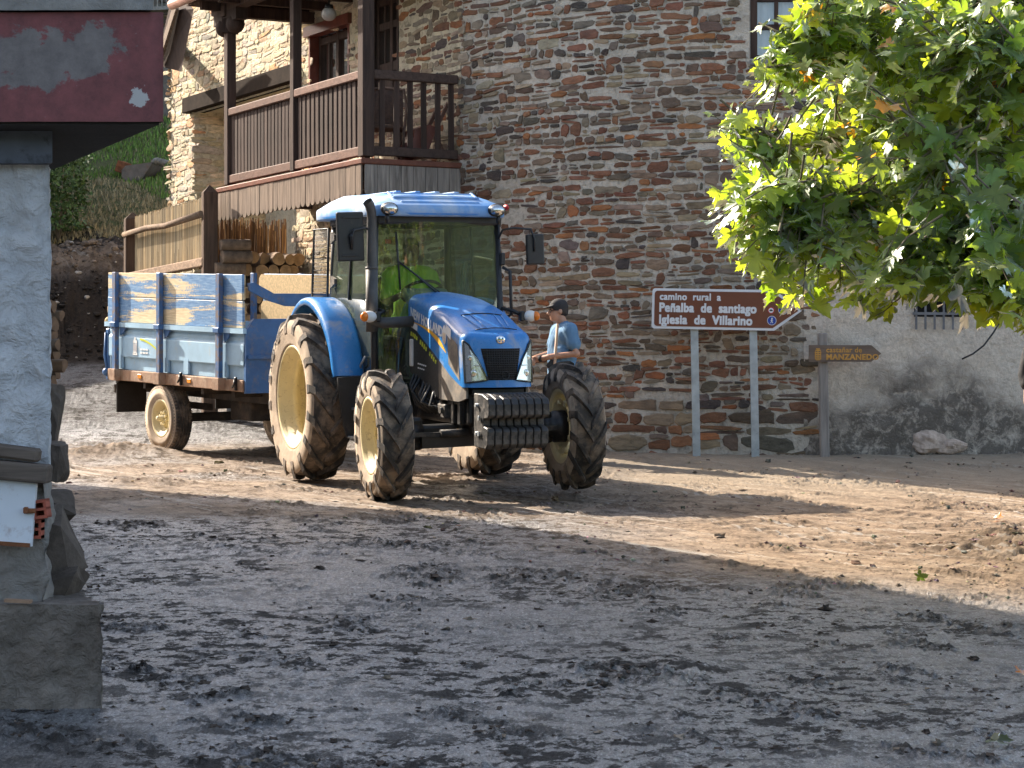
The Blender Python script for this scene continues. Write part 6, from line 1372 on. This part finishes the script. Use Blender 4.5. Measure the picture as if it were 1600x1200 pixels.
mb = MB(); mb.cyl((.40, -1.6, 1.0), (.42, -1.65, 1.62), .012); mb.sphere((.42, -1.65, 1.64), .03); mb.cyl((-.36, -1.5, 1.0), (-.38, -1.5, 1.7), .012); TB(mb, "lever", M_['black_plastic'])
mb = MB(); mb.box((0, -2.85, .55), (.12, .5, .12), None, .01); mb.cyl((0, -3.05, .45), (0, -3.05, .72), .03); mb.beam((.42, -2.6, .6), (.36, -3.1, .5), .05, .06); mb.beam((-.42, -2.6, .6), (-.36, -3.1, .5), .05, .06); TB(mb, "drawbar_hitch", M_['black_metal'])
# ------------------------------------------------------------------ trailer (local +Y forward, +X its right hand side)
hf = Vector((.6, -.8)); rf_ = Vector((-.8, -.6)); f3 = Vector((.6, -.8, -.046)).normalized(); r3 = Vector((-.8, -.6, -.023)).normalized(); u3 = r3.cross(f3).normalized(); r3 = f3.cross(u3)
TRO = Vector((-4.06, 26.7)) - rf_ * .84; TRM = Matrix((r3, f3, u3)).transposed().to_4x4(); TRM.translation = Vector((TRO.x, TRO.y, .038 * TRO.y + .012))
tl = thing("trailer", "blue two wheeled farm trailer with peeling paint boards above pale blue steel sides", "trailer", M=TRM)
def RB(mb, name, mat, parent=None, **k): return mb.build(name, mat, parent or tl, **k)
Y0, Y1, HWD = -1.31, 1.92, .90
for sd in (1, -1): make_wheel(tl, Matrix.Translation((sd * .80, .0, .415)) @ Matrix.Rotation(.4, 4, 'X'), .415, .24, .205, 0, sd, .012, 'trailer')
mb = MB(); mb.box((0, 0, .415), (1.5, .10, .10), None, .01); mb.box((.5, 0, .56), (.08, .9, .07)); mb.box((-.5, 0, .56), (.08, .9, .07)); RB(mb, "axle", M_['under'])
mb = MB()
for x in (-.45, .45): mb.beam((x, Y0, .74), (x, Y1, .74), .09, .16)
for y in (-1.2, -.5, .2, .9, 1.6): mb.beam((-.85, y, .78), (.85, y, .78), .06, .08)
mb.beam((-.45, 1.9, .66), (0, 3.0, .58), .08, .12); mb.beam((.45, 1.9, .66), (0, 3.0, .58), .08, .12); mb.beam((0, 2.95, .58), (0, 3.5, .58), .09, .09); mb.box((0.1, .9, .55), (.5, .5, .25), None, .03)
RB(mb, "chassis", M_['under'])
mb = MB(); mb.box((0, (Y0 + Y1) / 2, .835), (1.74, Y1 - Y0, .04)); RB(mb, "floor", M_['under'])
for sd in (1, -1):
    mb = MB(); mb.box((sd * .885, (Y0 + Y1) / 2, .88), (.07, Y1 - Y0 + .02, .13), None, .008); fr_ = RB(mb, "lower_frame", M_['rust'])
    for y in (-.48, .72, 1.45): mb = MB(); mb.box((sd * .924, y, .885), (.012, .085, .05), None, .004); RB(mb, "reflector", M_['orange'], fr_)
    mb = MB(); x = sd * .872                                   # pressed steel side with its folded swages
    prof = [(.945, -.01), (1.095, -.01), (1.10, .03), (1.11, .035), (1.33, .035), (1.345, .03), (1.365, .012), (1.41, .012), (1.43, 0), (1.50, 0)]
    mb.grid([[Vector((x + sd * d, y, z)) for y in (Y0, Y0 + .04, .0, 1.0, Y1 - .04, Y1)] for z, d in prof], False); mb.box((sd * .862, (Y0 + Y1) / 2, 1.22), (.018, Y1 - Y0, .54)); sp_ = RB(mb, "steel_side", M_['light_blue'])
    for y in (-1.02, .13, .62, 1.50): mb = MB(); mb.box((sd * .895, y + (.25 if sd > 0 else 0) * 0, 1.045), (.03, .11, .17)); RB(mb, "swage_rib", M_['light_blue'], sp_)
    mb = MB(); mb.beam((sd * .92, Y0 - .05, 1.485), (sd * .92, Y1 + .05, 1.485), .045, .055); rl_ = RB(mb, "side_rail", M_['light_blue'])
    for i, y in enumerate((-1.04, .075, 1.465)):
        mb = MB(); mb.beam((sd * .955, y, .83), (sd * .955, y, 2.115), .055, .085, (0, 1, 0), .006); RB(mb, "stake", M_['stake'])
        mb = MB(); mb.box((sd * .955, y, 1.485), (.10, .13, .06), None, .006); RB(mb, "stake_socket", M_['trailer_blue']); mb = MB(); mb.box((sd * .955, y, .885), (.10, .14, .14), None, .006); RB(mb, "stake_foot", M_['rust']); mb = MB(); mb.prism([(0, 0), (.14, 0), (.10, -.06), (.02, -.10)], .02, Matrix.Translation((sd * .91, y + .05, 1.455)) @ Matrix(((0, 0, 1, 0), (1, 0, 0, 0), (0, 1, 0, 0), (0, 0, 0, 1)))); RB(mb, "gusset", M_['trailer_blue'])
    for z, h in ((1.665, .295), (1.965, .285)): mb = MB(); ya = Y0 if sd > 0 else -.70; mb.box((sd * .905, (ya + Y1) / 2, z), (.03, Y1 - ya - .02 * (z > 1.8), h), None, .004); RB(mb, "side_board", M_['board'])
    for z0, z1, ya in ((1.52, 1.775, -.72), (1.83, 2.10, -.77)):
        ya_ = ya if sd < 0 else Y0 + .02; pl = [(ya_ + .04, z0), (Y1 - .02, z0), (Y1 - .02, z1), (ya_ + .05, z1), (ya_, z1 - .05), (ya_, z0 + .04)]; n = 6
        mb = MB(); mb.add([Vector((sd * .872, y, z)) for y, z in pl] + [Vector((sd * .888, y, z)) for y, z in pl], [tuple(range(n)), tuple(range(n, 2 * n))] + [(i, (i + 1) % n, n + (i + 1) % n, n + i) for i in range(n)]); RB(mb, "inner_board", M_['raw_board'])
    for y in (.55, 1.80): mb = MB(); mb.box((sd * .935, y, .90), (.03, .03, .15), None, .006); mb.tube([(sd * .95, y, .95), (sd * .97, y + .03, .90), (sd * .96, y - .03, .86)], .012, 6); RB(mb, "latch", M_['black_metal'], fr_)
# painted emblem on the side towards the road: tower, lines and an arc
mb = MB(); xx = .9115
for cy, cz, sy, sz in ((-.62, 1.205, .085, .12), (-.62, 1.285, .10, .03), (-.62, 1.145, .115, .025), (-.62, 1.32, .03, .05), (-.65, 1.305, .02, .02), (-.59, 1.305, .02, .02)): mb.box((xx, cy, cz), (.004, sy, sz))
for z, n in ((1.205, 3), (1.165, 3)):
    for i in range(n): mb.box((xx, -.46 + i * .068, z), (.003, .055, .020))
RB(mb, "painted_emblem", M_['white_paint'])
mb = MB(); a_ = []; b_ = []
for t in np.linspace(0, 1, 14): y = -.50 + .48 * t; z = 1.325 - .03 * t - .11 * t * t; a_.append(Vector((xx, y, z + .012))); b_.append(Vector((xx, y, z - .012)))
mb.grid([a_, b_]); RB(mb, "painted_arc", M_['lime_paint'])
# headboard
mb = MB(); pl = [(-.90, .80), (.90, .80), (.90, 1.48), (.80, 1.62), (-.80, 1.62), (-.90, 1.48)]; n = 6
mb.add([Vector((x, Y1 + .04, z)) for x, z in pl] + [Vector((x, Y1, z)) for x, z in pl], [tuple(range(n)), tuple(range(n, 2 * n))] + [(i, (i + 1) % n, n + (i + 1) % n, n + i) for i in range(n)]); mb.beam((-.88, Y1 + .05, 1.2), (.88, Y1 + .05, 1.2), .03, .04); hb = RB(mb, "headboard", M_['trailer_blue'])
mb = MB(); pl = [(.88, 2.01), (.80, 2.02), (.55, 1.90), (-.88, 1.90), (-.88, 1.74), (-.2, 1.74), (.40, 1.76), (.62, 1.82), (.86, 1.93)]; n = len(pl)
mb.add([Vector((x, Y1 + .05, z)) for x, z in pl] + [Vector((x, Y1 + .02, z)) for x, z in pl], [tuple(range(n)), tuple(range(n, 2 * n))] + [(i, (i + 1) % n, n + (i + 1) % n, n + i) for i in range(n)]); 
for x in (.24, -.55): mb.box((x - .06, Y1 + .035, 1.70), (.16, .03, .22))
RB(mb, "headboard_frame", M_['trailer_blue'], hb)
# tailgate
mb = MB(); mb.box((0, Y0 - .01, 1.22), (1.76, .04, .56), None, .006); tg = RB(mb, "tailgate", M_['light_blue'])
mb = MB(); mb.box((0, Y0 - .02, 1.80), (1.8, .03, .56), None, .006); RB(mb, "tail_board", M_['board'])
for sd in (1, -1): mb = MB(); mb.box((sd * .86, Y0 - .07, 1.12), (.07, .08, .62), None, .012); mb.tube([(sd * .90, Y0 - .09, 1.38), (sd * .91, Y0 - .10, 1.1), (sd * .90, Y0 - .04, .88)], .016, 6); mb.sphere((sd * .9, Y0 - .08, .90), .05, 10, 8); RB(mb, "tail_latch", M_['trailer_blue'], tg)
mb = MB(); mb.sphere((.86, Y0 - .06, 1.52), .07, 10, 8, (1, .8, .8)); mb.sphere((.88, Y0 - .02, 1.66), .04, 8, 6, (1, .6, 1.6)); RB(mb, "knotted_cord", M_['raw_board'], tg)
for sd in (1, -1): mb = MB(); mb.box((sd * .68, -1.16, .60), (.40, .03, .36), None, .006); RB(mb, "mud_flap", M_['black_shade'])
mb = MB(); mb.box((0, -1.28, .70), (1.7, .05, .1), None, .01); RB(mb, "rear_bar", M_['under'])
# ------------------------------------------------------------------ people
def limb(mb, pts, rads, n=14):
    mb.tube(pts, list(rads), n, True)
    for p, r in zip(pts, rads): mb.sphere(p, r * .995, 12, 8)
def head(mb, c, face, r=.108):           # c = centre of the head, face = unit vector the face looks along
    f = Vector(face).normalized(); s = f.cross(Vector((0, 0, 1))).normalized(); u = s.cross(f); M = Matrix((s, f, u)).transposed()
    P = lambda x, y, z: Vector(c) + M @ Vector((x, y, z))
    mb.sphere(P(0, -.008, .022), r, 20, 14, (.70, .90, .92), M); mb.sphere(P(0, .03, -.035), r * .78, 18, 12, (.76, .80, 1.0), M); mb.sphere(P(0, .062, -.086), .032, 12, 8, (1.15, .8, .75), M)
    limb(mb, [P(0, .088, .012), P(0, .112, -.022)], [.011, .018], 8); mb.sphere(P(.013, .10, -.026), .010, 8, 6); mb.sphere(P(-.013, .10, -.026), .010, 8, 6)
    mb.sphere(P(0, .082, -.052), .02, 10, 6, (1.3, .7, .35), M); mb.sphere(P(0, .080, -.063), .019, 10, 6, (1.2, .7, .4), M)
    mb.sphere(P(0, .078, .030), .035, 12, 8, (1.5, .5, .35), M)
    for q in (-1, 1): mb.sphere(P(q * .078, -.008, -.004), .028, 10, 8, (.35, .7, 1.15), M)
    return P, M
def hand(mb, w, d, pn_, thumb, curl=.6, s=1.0):     # w wrist, d direction of the fingers, pn_ palm normal (fingers curl towards it), thumb = side of the thumb
    d = Vector(d).normalized(); p = Vector(pn_); p = (p - d * p.dot(d)).normalized(); t = Vector(thumb); t = (t - d * t.dot(d) - p * t.dot(p)).normalized(); w = Vector(w)
    for k in range(4):
        o = t * (.030 - .020 * k) * s; limb(mb, [w + o * .6 + d * .01, w + o + d * .085 * s], [.013 * s, .0135 * s], 8)
        L = (.040, .046, .043, .034)[k] * s; b = w + o + d * .088 * s; a0 = curl * .6; v1 = d * math.cos(a0) + p * math.sin(a0); v2 = d * math.cos(a0 + curl) + p * math.sin(a0 + curl); v3 = d * math.cos(a0 + curl * 1.8) + p * math.sin(a0 + curl * 1.8)
        limb(mb, [b, b + v1 * L, b + v1 * L + v2 * L * .7, b + v1 * L + v2 * L * .7 + v3 * L * .5], [.0095 * s, .009 * s, .0085 * s, .0075 * s], 8)
    b = w + d * .022 * s + t * .022 * s; v = (t * .7 + d * .7 + p * .25).normalized(); limb(mb, [b, b + v * .045 * s, b + (v + p * .3).normalized() * .07 * s], [.014 * s, .0105 * s, .0085 * s], 8)
def finish(t, body, clothes, vox=.0085):
    me = fuse(body, M_['skin'], vox, 5); link("body", me, t)
    for nm, mb, mat, v in clothes:
        me = fuse(mb, M_[mat], v, 5)
        if nm not in ('cap', 'hair', 'boots', 'shoes'):            # folds in the cloth
            n = len(me.vertices); co = np.empty(n * 3); me.vertices.foreach_get('co', co); co = co.reshape(-1, 3); nn = np.empty(n * 3); me.vertices.foreach_get('normal', nn); nn = nn.reshape(-1, 3)
            d = .011 * fbm(co[:, 0] * 7 + 3, co[:, 1] * 7, co[:, 2] * 4.5 + co[:, 0] * 5, 3) + .006 * np.sin(co[:, 2] * 55 + 5 * fbm(co[:, 0] * 5, co[:, 1] * 5, co[:, 2] * 5, 2)) * np.clip(fbm(co[:, 0] * 4, co[:, 1] * 4, co[:, 2] * 4 + 9, 2), 0, 1)
            me.vertices.foreach_set('co', (co + nn * d[:, None]).ravel()); me.update()
        link(nm, me, t)

# --- the man behind the tractor
MX, MY = .545, 24.9; mz = gb(MX, MY); fc = Vector((-.95, -.31, 0)).normalized(); rt = Vector((fc.y, -fc.x, 0))
MM = Matrix((rt, fc, Vector((0, 0, 1)))).transposed().to_4x4(); MM = MM @ Matrix.Scale(1.0, 4); MM.translation = (MX, MY, mz)
man = thing("person", "man in dark cap, glasses and blue tee shirt standing behind the tractor with hands together", "person", M=MM)
b = MB(); hc = Vector((0, .045, 1.655)); P, HM = head(b, hc, (0.10, .98, -.02))
limb(b, [(0, -.02, 1.44), (0, .0, 1.53), (0, .03, 1.60)], [.066, .060, .060])
def torso(mb, g=0.0, z0=.93):
    limb(mb, [(-.10, -.01, 1.38), (.10, -.01, 1.38)], [.105 + g, .105 + g]); limb(mb, [(-.06, .0, 1.20), (.06, .0, 1.20)], [.125 + g, .125 + g]); limb(mb, [(-.06, .01, z0 + .10), (.06, .01, z0 + .10)], [.12 + g, .12 + g])
    limb(mb, [(0, -.01, 1.38), (0, .0, 1.20), (0, .01, z0 + .08)], [.13 + g, .145 + g, .135 + g]); limb(mb, [(-.17, -.02, 1.44), (0, -.02, 1.475), (.17, -.02, 1.44)], [.066 + g, .07 + g, .066 + g])
torso(b)
ARM = {-1: [(-.205, -.02, 1.435), (-.255, -.075, 1.19), (-.14, .20, 1.155), (-.055, .295, 1.13)], 1: [(.205, -.02, 1.435), (.235, .04, 1.20), (.10, .255, 1.15), (.02, .335, 1.135)]}
for s in (-1, 1): limb(b, ARM[s], [.056, .045, .034, .028])
hand(b, ARM[-1][3], (.45, .75, -.1), (.6, -.5, -.5), (0, .2, 1), .55); hand(b, ARM[1][3], (-.75, .45, -.15), (-.3, -.6, -.6), (0, .2, 1), .8)
LEG = {-1: [(-.095, .0, .93), (-.11, .045, .50), (-.12, -.005, .09)], 1: [(.095, .0, .93), (.12, .02, .50), (.14, -.04, .09)]}
for s in (-1, 1): limb(b, LEG[s], [.10, .062, .042]); limb(b, [Vector(LEG[s][2]) + Vector((0, -.03, -.04)), Vector(LEG[s][2]) + Vector((0, .15, -.055))], [.042, .034])
sh = MB(); torso(sh, .018, .86)
for s in (-1, 1): a = Vector(ARM[s][0]); e = Vector(ARM[s][1]); limb(sh, [a + Vector((0, 0, .012)), a.lerp(e, .30), a.lerp(e, .56)], [.086, .078, .080])
tr_ = MB(); limb(tr_, [(-.07, 0, .95), (.07, 0, .95)], [.125, .125])
for s in (-1, 1): limb(tr_, [Vector(p) for p in LEG[s]], [.115, .085, .075])
bo_ = MB()
for s in (-1, 1): q = Vector(LEG[s][2]); limb(bo_, [q + Vector((0, -.04, -.035)), q + Vector((0, .06, -.035)), q + Vector((0, .17, -.055))], [.052, .055, .042]); limb(bo_, [q + Vector((0, -.02, .0)), q + Vector((0, -.02, .10))], [.05, .052])
cp = MB(); cp.sphere(P(0, -.012, .050), .108, 20, 12, (.80, .98, .86), HM); 
for k in range(7): x = -.06 + .02 * k; limb(cp, [P(x, .07, .058), P(x * .9, .165 - 4.5 * x * x, .040)], [.010, .007], 6)
hm = MB(); hm.sphere(P(0, -.022, .022), .108, 20, 12, (.74, .90, .88), HM); limb(hm, [P(-.03, -.075, -.02), P(.03, -.075, -.02)], [.034, .034])
finish(man, b, [("hair", hm, 'hair', .008), ("tee_shirt", sh, 'tee', .010), ("trousers", tr_, 'jeans', .011), ("boots", bo_, 'boots', .010), ("cap", cp, 'cap', .0065)])
mb = MB()
for q in (-1, 1): mb.tube([P(q * .033 + .022 * math.cos(t), .098 - .012 * abs(math.cos(t)), .008 + .016 * math.sin(t)) for t in np.linspace(0, 6.28, 14)], .0035, 5); mb.tube([P(q * .055, .09, .010), P(q * .080, -.005, .010)], .0035, 5)
mb.tube([P(-.012, .10, .010), P(.012, .10, .010)], .0035, 5); mb.build("glasses", M_['black_plastic'], man)
mb = MB(); a, e = Vector(ARM[-1][2]), Vector(ARM[-1][3]); mb.tube([a.lerp(e, .62), a.lerp(e, .88)], [.036, .034], 14); mb.build("wristband", M_['black_cloth'], man)
mb = MB(); mb.beam((-.13, .20, 1.10), (-.20, .0, .93), .05, .10, (0, 0, 1), .02); mb.build("dark_strap", M_['cap'], man)
hdl = thing("tool_handle", "pale wooden tool handle leaning upright under the arm of the man in the cap", "tool handle", MM @ Vector((-.20, .06, 0)))
mb = MB(); mb.tube([MM @ Vector((-.185, .20, .02)), MM @ Vector((-.175, .165, .8)), MM @ Vector((-.185, .115, 1.50))], [.016, .0165, .0155], 12); mb.sphere(MM @ Vector((-.185, .115, 1.50)), .0155, 10, 6); hdl.matrix_basis = Matrix.Translation(MM @ Vector((-.185, .20, .0))); mb.build("shaft", M_['broom_wood'], hdl, world=True)
mb = MB(); mb.cyl(MM @ Vector((-.185, .20, .0)), MM @ Vector((-.183, .195, .22)), .021); mb.build("ferrule", M_['rusty'], hdl, world=True)

# --- the driver in the cab
DM = TM @ Matrix.Translation((-.03, -2.0, 1.45)); drv = thing("person", "driver in a lime hi-vis top sitting at the wheel inside the tractor cab", "person", M=DM)
b = MB(); P2, HM2 = head(b, (0, .04, .835), (.05, 1, -.05)); limb(b, [(0, -.03, .60), (0, .0, .70), (0, .02, .78)], [.068, .062, .062])
def torso2(mb, g=0.0):
    limb(mb, [(0, -.02, .56), (0, .0, .35), (0, .0, .10)], [.13 + g, .15 + g, .15 + g]); limb(mb, [(-.10, -.02, .54), (.10, -.02, .54)], [.105 + g, .105 + g]); limb(mb, [(-.18, -.02, .60), (0, -.02, .63), (.18, -.02, .60)], [.07 + g, .07 + g, .07 + g]); limb(mb, [(-.07, 0, .1), (.07, 0, .1)], [.14 + g, .14 + g])
torso2(b); AR = {-1: [(-.215, -.01, .59), (-.28, .12, .34), (-.17, .34, .42)], 1: [(.215, -.01, .59), (.29, .12, .33), (.17, .34, .42)]}
for s in (-1, 1): limb(b, AR[s], [.056, .044, .03]); hand(b, AR[s][2], (-s * .4, .8, .2), (0, .2, -1), (-s, 0, .3), 1.0); limb(b, [(s * .10, .02, .06), (s * .14, .46, .10), (s * .14, .50, -.36), (s * .14, .60, -.40)], [.10, .07, .045, .04])
sh = MB(); torso2(sh, .02)
for s in (-1, 1): limb(sh, [Vector(AR[s][0]), Vector(AR[s][0]).lerp(Vector(AR[s][1]), .75)], [.078, .075])
tr2 = MB()
for s in (-1, 1): limb(tr2, [(s * .08, .0, .06), (s * .14, .46, .10), (s * .14, .50, -.36)], [.13, .088, .07])
hr = MB(); hr.sphere(P2(0, -.02, .048), .108, 18, 12, (.76, .92, .86), HM2)
finish(drv, b, [("hi_vis_top", sh, 'hivis', .011), ("trousers", tr2, 'jeans', .012), ("hair", hr, 'hair', .008)], .009)

# --- somebody in black at the edge of the square
WX, WY = 4.90, 20.5; wz = gz(WX, WY); fw = Vector((-.25, -.97, 0)).normalized(); rw_ = Vector((fw.y, -fw.x, 0)); WM = Matrix((rw_, fw, Vector((0, 0, 1)))).transposed().to_4x4(); WM.translation = (WX, WY, wz - .01)
wo_ = thing("person", "person dressed in loose black standing at the picture edge in front of the plaster wall", "person", M=WM)
b = MB(); P3, HM3 = head(b, (0, .03, 1.66), (0, 1, -.05)); limb(b, [(0, -.02, 1.44), (0, .0, 1.53), (0, .02, 1.60)], [.06, .055, .055]); torso(b)
A3 = {1: [(.20, -.02, 1.43), (.255, -.03, 1.15), (.265, .06, .90)], -1: [(-.20, -.02, 1.43), (-.255, -.03, 1.15), (-.265, .06, .90)]}
for s in (-1, 1): limb(b, A3[s], [.054, .042, .028]); hand(b, A3[s][2], (0, .1, -1), (-s, 0, 0), (0, 1, 0), .35)
for s in (-1, 1): limb(b, LEG[s], [.10, .062, .042]); limb(b, [Vector(LEG[s][2]) + Vector((0, -.03, -.04)), Vector(LEG[s][2]) + Vector((0, .15, -.055))], [.042, .034])
sh = MB(); torso(sh, .03, .80)
for s in (-1, 1): limb(sh, [Vector(A3[s][0]), Vector(A3[s][1]), Vector(A3[s][1]).lerp(Vector(A3[s][2]), .3)], [.085, .095, .075])
tr3 = MB(); limb(tr3, [(-.07, 0, .95), (.07, 0, .95)], [.13, .13])
for s in (-1, 1): limb(tr3, [Vector(p) for p in LEG[s]], [.12, .10, .09])
bo3 = MB()
for s in (-1, 1): q = Vector(LEG[s][2]); limb(bo3, [q + Vector((0, -.04, -.035)), q + Vector((0, .16, -.055))], [.052, .042])
hr = MB(); hr.sphere(P3(0, -.03, .03), .115, 18, 12, (.78, .92, .98), HM3); limb(hr, [P3(0, -.08, .0), P3(0, -.08, -.12)], [.075, .06])
finish(wo_, b, [("loose_top", sh, 'black_cloth', .012), ("trousers", tr3, 'black_cloth', .012), ("shoes", bo3, 'boots', .011), ("hair", hr, 'hair', .009)], .010)
# ------------------------------------------------------------------ plane tree reaching in from the right
LEAF = [(0, 0), (.16, -.13), (.38, -.17), (.50, -.05), (.44, .06), (.30, .11), (.52, .17), (.62, .30), (.86, .47), (.66, .48), (.60, .62), (.46, .52), (.27, .43), (.31, .60), (.24, .68), (.27, .80), (.12, .82), (0, 1.06)]
LEAF = LEAF + [(-x, y) for x, y in LEAF[-2:0:-1]]
NL = len(LEAF)
def leaf(mb, base, tip_dir, normal, s, c):
    y = Vector(tip_dir).normalized(); n = Vector(normal); n = (n - y * n.dot(y)); n = n.normalized() if n.length > 1e-3 else Vector((1, 0, 0)); x = y.cross(n)
    fold = rnd.uniform(-.2, .65); droop = rnd.uniform(.0, .85); tw = rnd.uniform(-.5, .5); lw = rnd.uniform(.72, 1.15); w1 = rnd.uniform(0, 6.28); wa = rnd.uniform(.02, .09); mb.cc = c; vs = []
    for px, py in LEAF:
        px = px * lw * (1 + .10 * math.sin(w1 + 7 * py)); r2 = px * px + (py - .2) ** 2; h = fold * abs(px) - droop * .45 * r2 + tw * px * py + wa * math.sin(w1 + 5 * px + 4 * py) + rnd.uniform(-.03, .03)
        vs.append(base + (x * px + y * (py) + n * h) * s)
    ce = base + (y * .28) * s; vs.append(ce)
    mb.add(vs, [(i, (i + 1) % NL, NL) for i in range(NL)], True)
tree = thing("plane_tree", "leafy green plane tree with large lobed leaves reaching in from the right", "tree", (4.05, 14.9, gb(4.05, 14.9)))
TK = Vector((4.05, 14.9, 0)); tz = gb(4.05, 14.9)
mb = MB(); mb.tube([TK + Vector((0, 0, tz - .2)), TK + Vector((.02, -.02, tz + 1.2)), TK + Vector((-.05, 0, tz + 2.6)), TK + Vector((.0, .05, tz + 4.2)), TK + Vector((.1, .0, tz + 5.6))], [.24, .19, .17, .14, .08], 14, True, True, .12); trunk = mb.build("trunk", M_['bark'], tree, world=True)
limbs = []
mb = MB()
for i, (px, py, Y, z0) in enumerate([(1230, 90, 13.6, 3.2), (1210, 230, 14.2, 2.6), (1230, 330, 13.2, 2.2), (1330, 430, 14.0, 1.8), (1380, 60, 15.2, 3.6), (1450, 250, 12.8, 2.6), (1330, -60, 14.4, 3.9), (1480, 420, 13.2, 1.9), (1560, 120, 12.9, 2.9), (1560, 40, 13.4, 3.9)]):
    a = TK + Vector((-.03, 0, tz + z0)); e = PX(px, py, Y); m = a.lerp(e, .5) + Vector((0, 0, .18)); pts = [a * (1 - t) ** 2 + m * 2 * t * (1 - t) + e * t * t for t in np.linspace(0, 1, 8)]
    mb.tube(pts, [.06 * (1 - t) ** 1.1 + .010 for t in np.linspace(0, 1, 8)], 8, True, True, .1); limbs.append(pts)
a = PX(1545, -30, 13.0); e = PX(1612, 130, 13.6); mb.tube([a, a.lerp(e, .5) + Vector((.03, 0, 0)), e], [.035, .045, .06], 8)
mb.build("limb", M_['bark'], tree, world=True)
POLY = [(1300, -60), (1262, 10), (1235, 60), (1200, 105), (1135, 118), (1150, 150), (1118, 180), (1135, 235), (1165, 250), (1140, 290), (1110, 322), (1145, 345), (1132, 390), (1175, 400), (1215, 430), (1215, 455), (1250, 470), (1290, 440), (1340, 475), (1385, 490), (1420, 450), (1470, 455), (1530, 490), (1560, 465), (1600, 500), (1800, 540), (1800, -80)]
def inpoly(x, y):
    r = False; n = len(POLY)
    for i in range(n):
        (x1, y1), (x2, y2) = POLY[i], POLY[(i + 1) % n]
        if (y1 > y) != (y2 > y) and x < (x2 - x1) * (y - y1) / (y2 - y1) + x1: r = not r
    return r
crown = MB(); tw = MB(); nt_ = 0; SUNV = -sdir
ctr = TK + Vector((-.2, -.3, 3.6))
while nt_ < 1080:
    px, py, Y = rnd.uniform(1120, 1800), rnd.uniform(-70, 520), rnd.triangular(12.3, 16.6, 13.3)
    if px > 1640 and rnd.random() < .45: continue
    if rnd.random() < .20: px, py, Y = rnd.uniform(1330, 1720), rnd.uniform(360, 505), rnd.uniform(12.2, 14.6)
    if not inpoly(px, py): continue
    e = PX(px, py, Y)
    if rnd.random() > .60 + .34 * (math.sin(e.x * 3.1 + e.z * 1.7) + math.sin(e.z * 4.3 - e.y * 2.2 + 1.0) * .8): continue
    nt_ += 1
    best = min(limbs, key=lambda L: min((p - e).length for p in L)); src = min(best, key=lambda p: (p - e).length)
    d = (src - e); d = d.normalized() if d.length > .05 else Vector((1, 0, 0)); L = min(rnd.uniform(.35, .75), d.length * 9)
    out = (-d + Vector((rnd.uniform(-.4, .2), rnd.uniform(-.5, .5), rnd.uniform(-.3, .25)))).normalized(); out.z = min(out.z, rnd.uniform(-.35, .05) if py > 330 else out.z); out.normalize(); st = e - out * L; pts = [st, st.lerp(e, .5) + Vector((0, 0, .05)), e + Vector((0, 0, -.03))]
    tw.tube(pts, [.008, .006, .003], 5, False)
    nl = rnd.randint(6, 10)
    for k in range(nl):
        t = .12 + .88 * k / (nl - 1); b0 = pts[0].lerp(pts[1], t * 2) if t < .5 else pts[1].lerp(pts[2], t * 2 - 1)
        side = Vector((-out.y, out.x, 0)).normalized() * (1 if k % 2 else -1) * rnd.uniform(.4, 1.1); dirn = (out * rnd.uniform(.3, 1.0) + side + Vector((0, 0, rnd.uniform(-.95, .15)))).normalized()
        pet = b0 + dirn * rnd.uniform(.03, .09) + Vector((0, 0, rnd.uniform(-.01, .03)))
        nrm_ = Vector((0, 0, 1)) * rnd.uniform(.2, 1.0) + SUNV * rnd.uniform(-.1, .8) + Vector((rnd.gauss(0, .5), rnd.gauss(-.15, .55), rnd.gauss(0, .3)))
        young = (k >= nl - 2); s = rnd.uniform(.085, .165) * (.55 if young and rnd.random() < .6 else 1) * (1.15 if Y < 13 and px > 1400 else 1)
        g = rnd.uniform(.7, 1.25); c = (g * rnd.uniform(.85, 1.2), g, g * rnd.uniform(.7, 1.2), 1)
        if young: c = (g * 1.5, g * 1.3, g * .9, 1)
        elif rnd.random() < .45: c = tuple(x * .72 for x in c[:3]) + (1,)
        if rnd.random() < .012: c = (g * 3.0, g * .9, g * .8, 1)
        leaf(crown, pet, dirn, nrm_, s, c); tw.tube([b0, pet], .0025, 4, False)
crown.build("crown", M_['leaf'], tree, world=True); tw.build("twigs", M_['bark'], tree, world=True)
# leaves fallen on the road
def fallen(px, py, s, c, label, rz, tilt=.5):
    Y = 6556 / (py - 464.6); p = PX(px, py, Y); p.z = gz(p.x, p.y) + .025; mb = MB(); leaf(mb, p, (math.cos(rz), math.sin(rz), .15), (rnd.uniform(-.3, .3), -tilt, 1), s, c); centred(tag(mb.build("fallen_leaf", M_['leaf']), label, "leaf", "leaves fallen on the road"))
fallen(1434, 908, .085, (.35, .38, .35, 1), "green fallen leaf standing up on the brown road at the right", .3, 1.3)
fallen(1562, 815, .10, (2.6, .7, .5, 1), "orange fallen leaf on the mud heap at the right edge", 2.0, .6)
fallen(1548, 1168, .10, (.25, .22, .25, 1), "dark fallen leaf flat on the wet road at the bottom right", .2, .2)
fallen(1596, 1062, .07, (2.4, .6, .4, 1), "small rust red leaf at the right edge of the wet road", 1.2, .6)
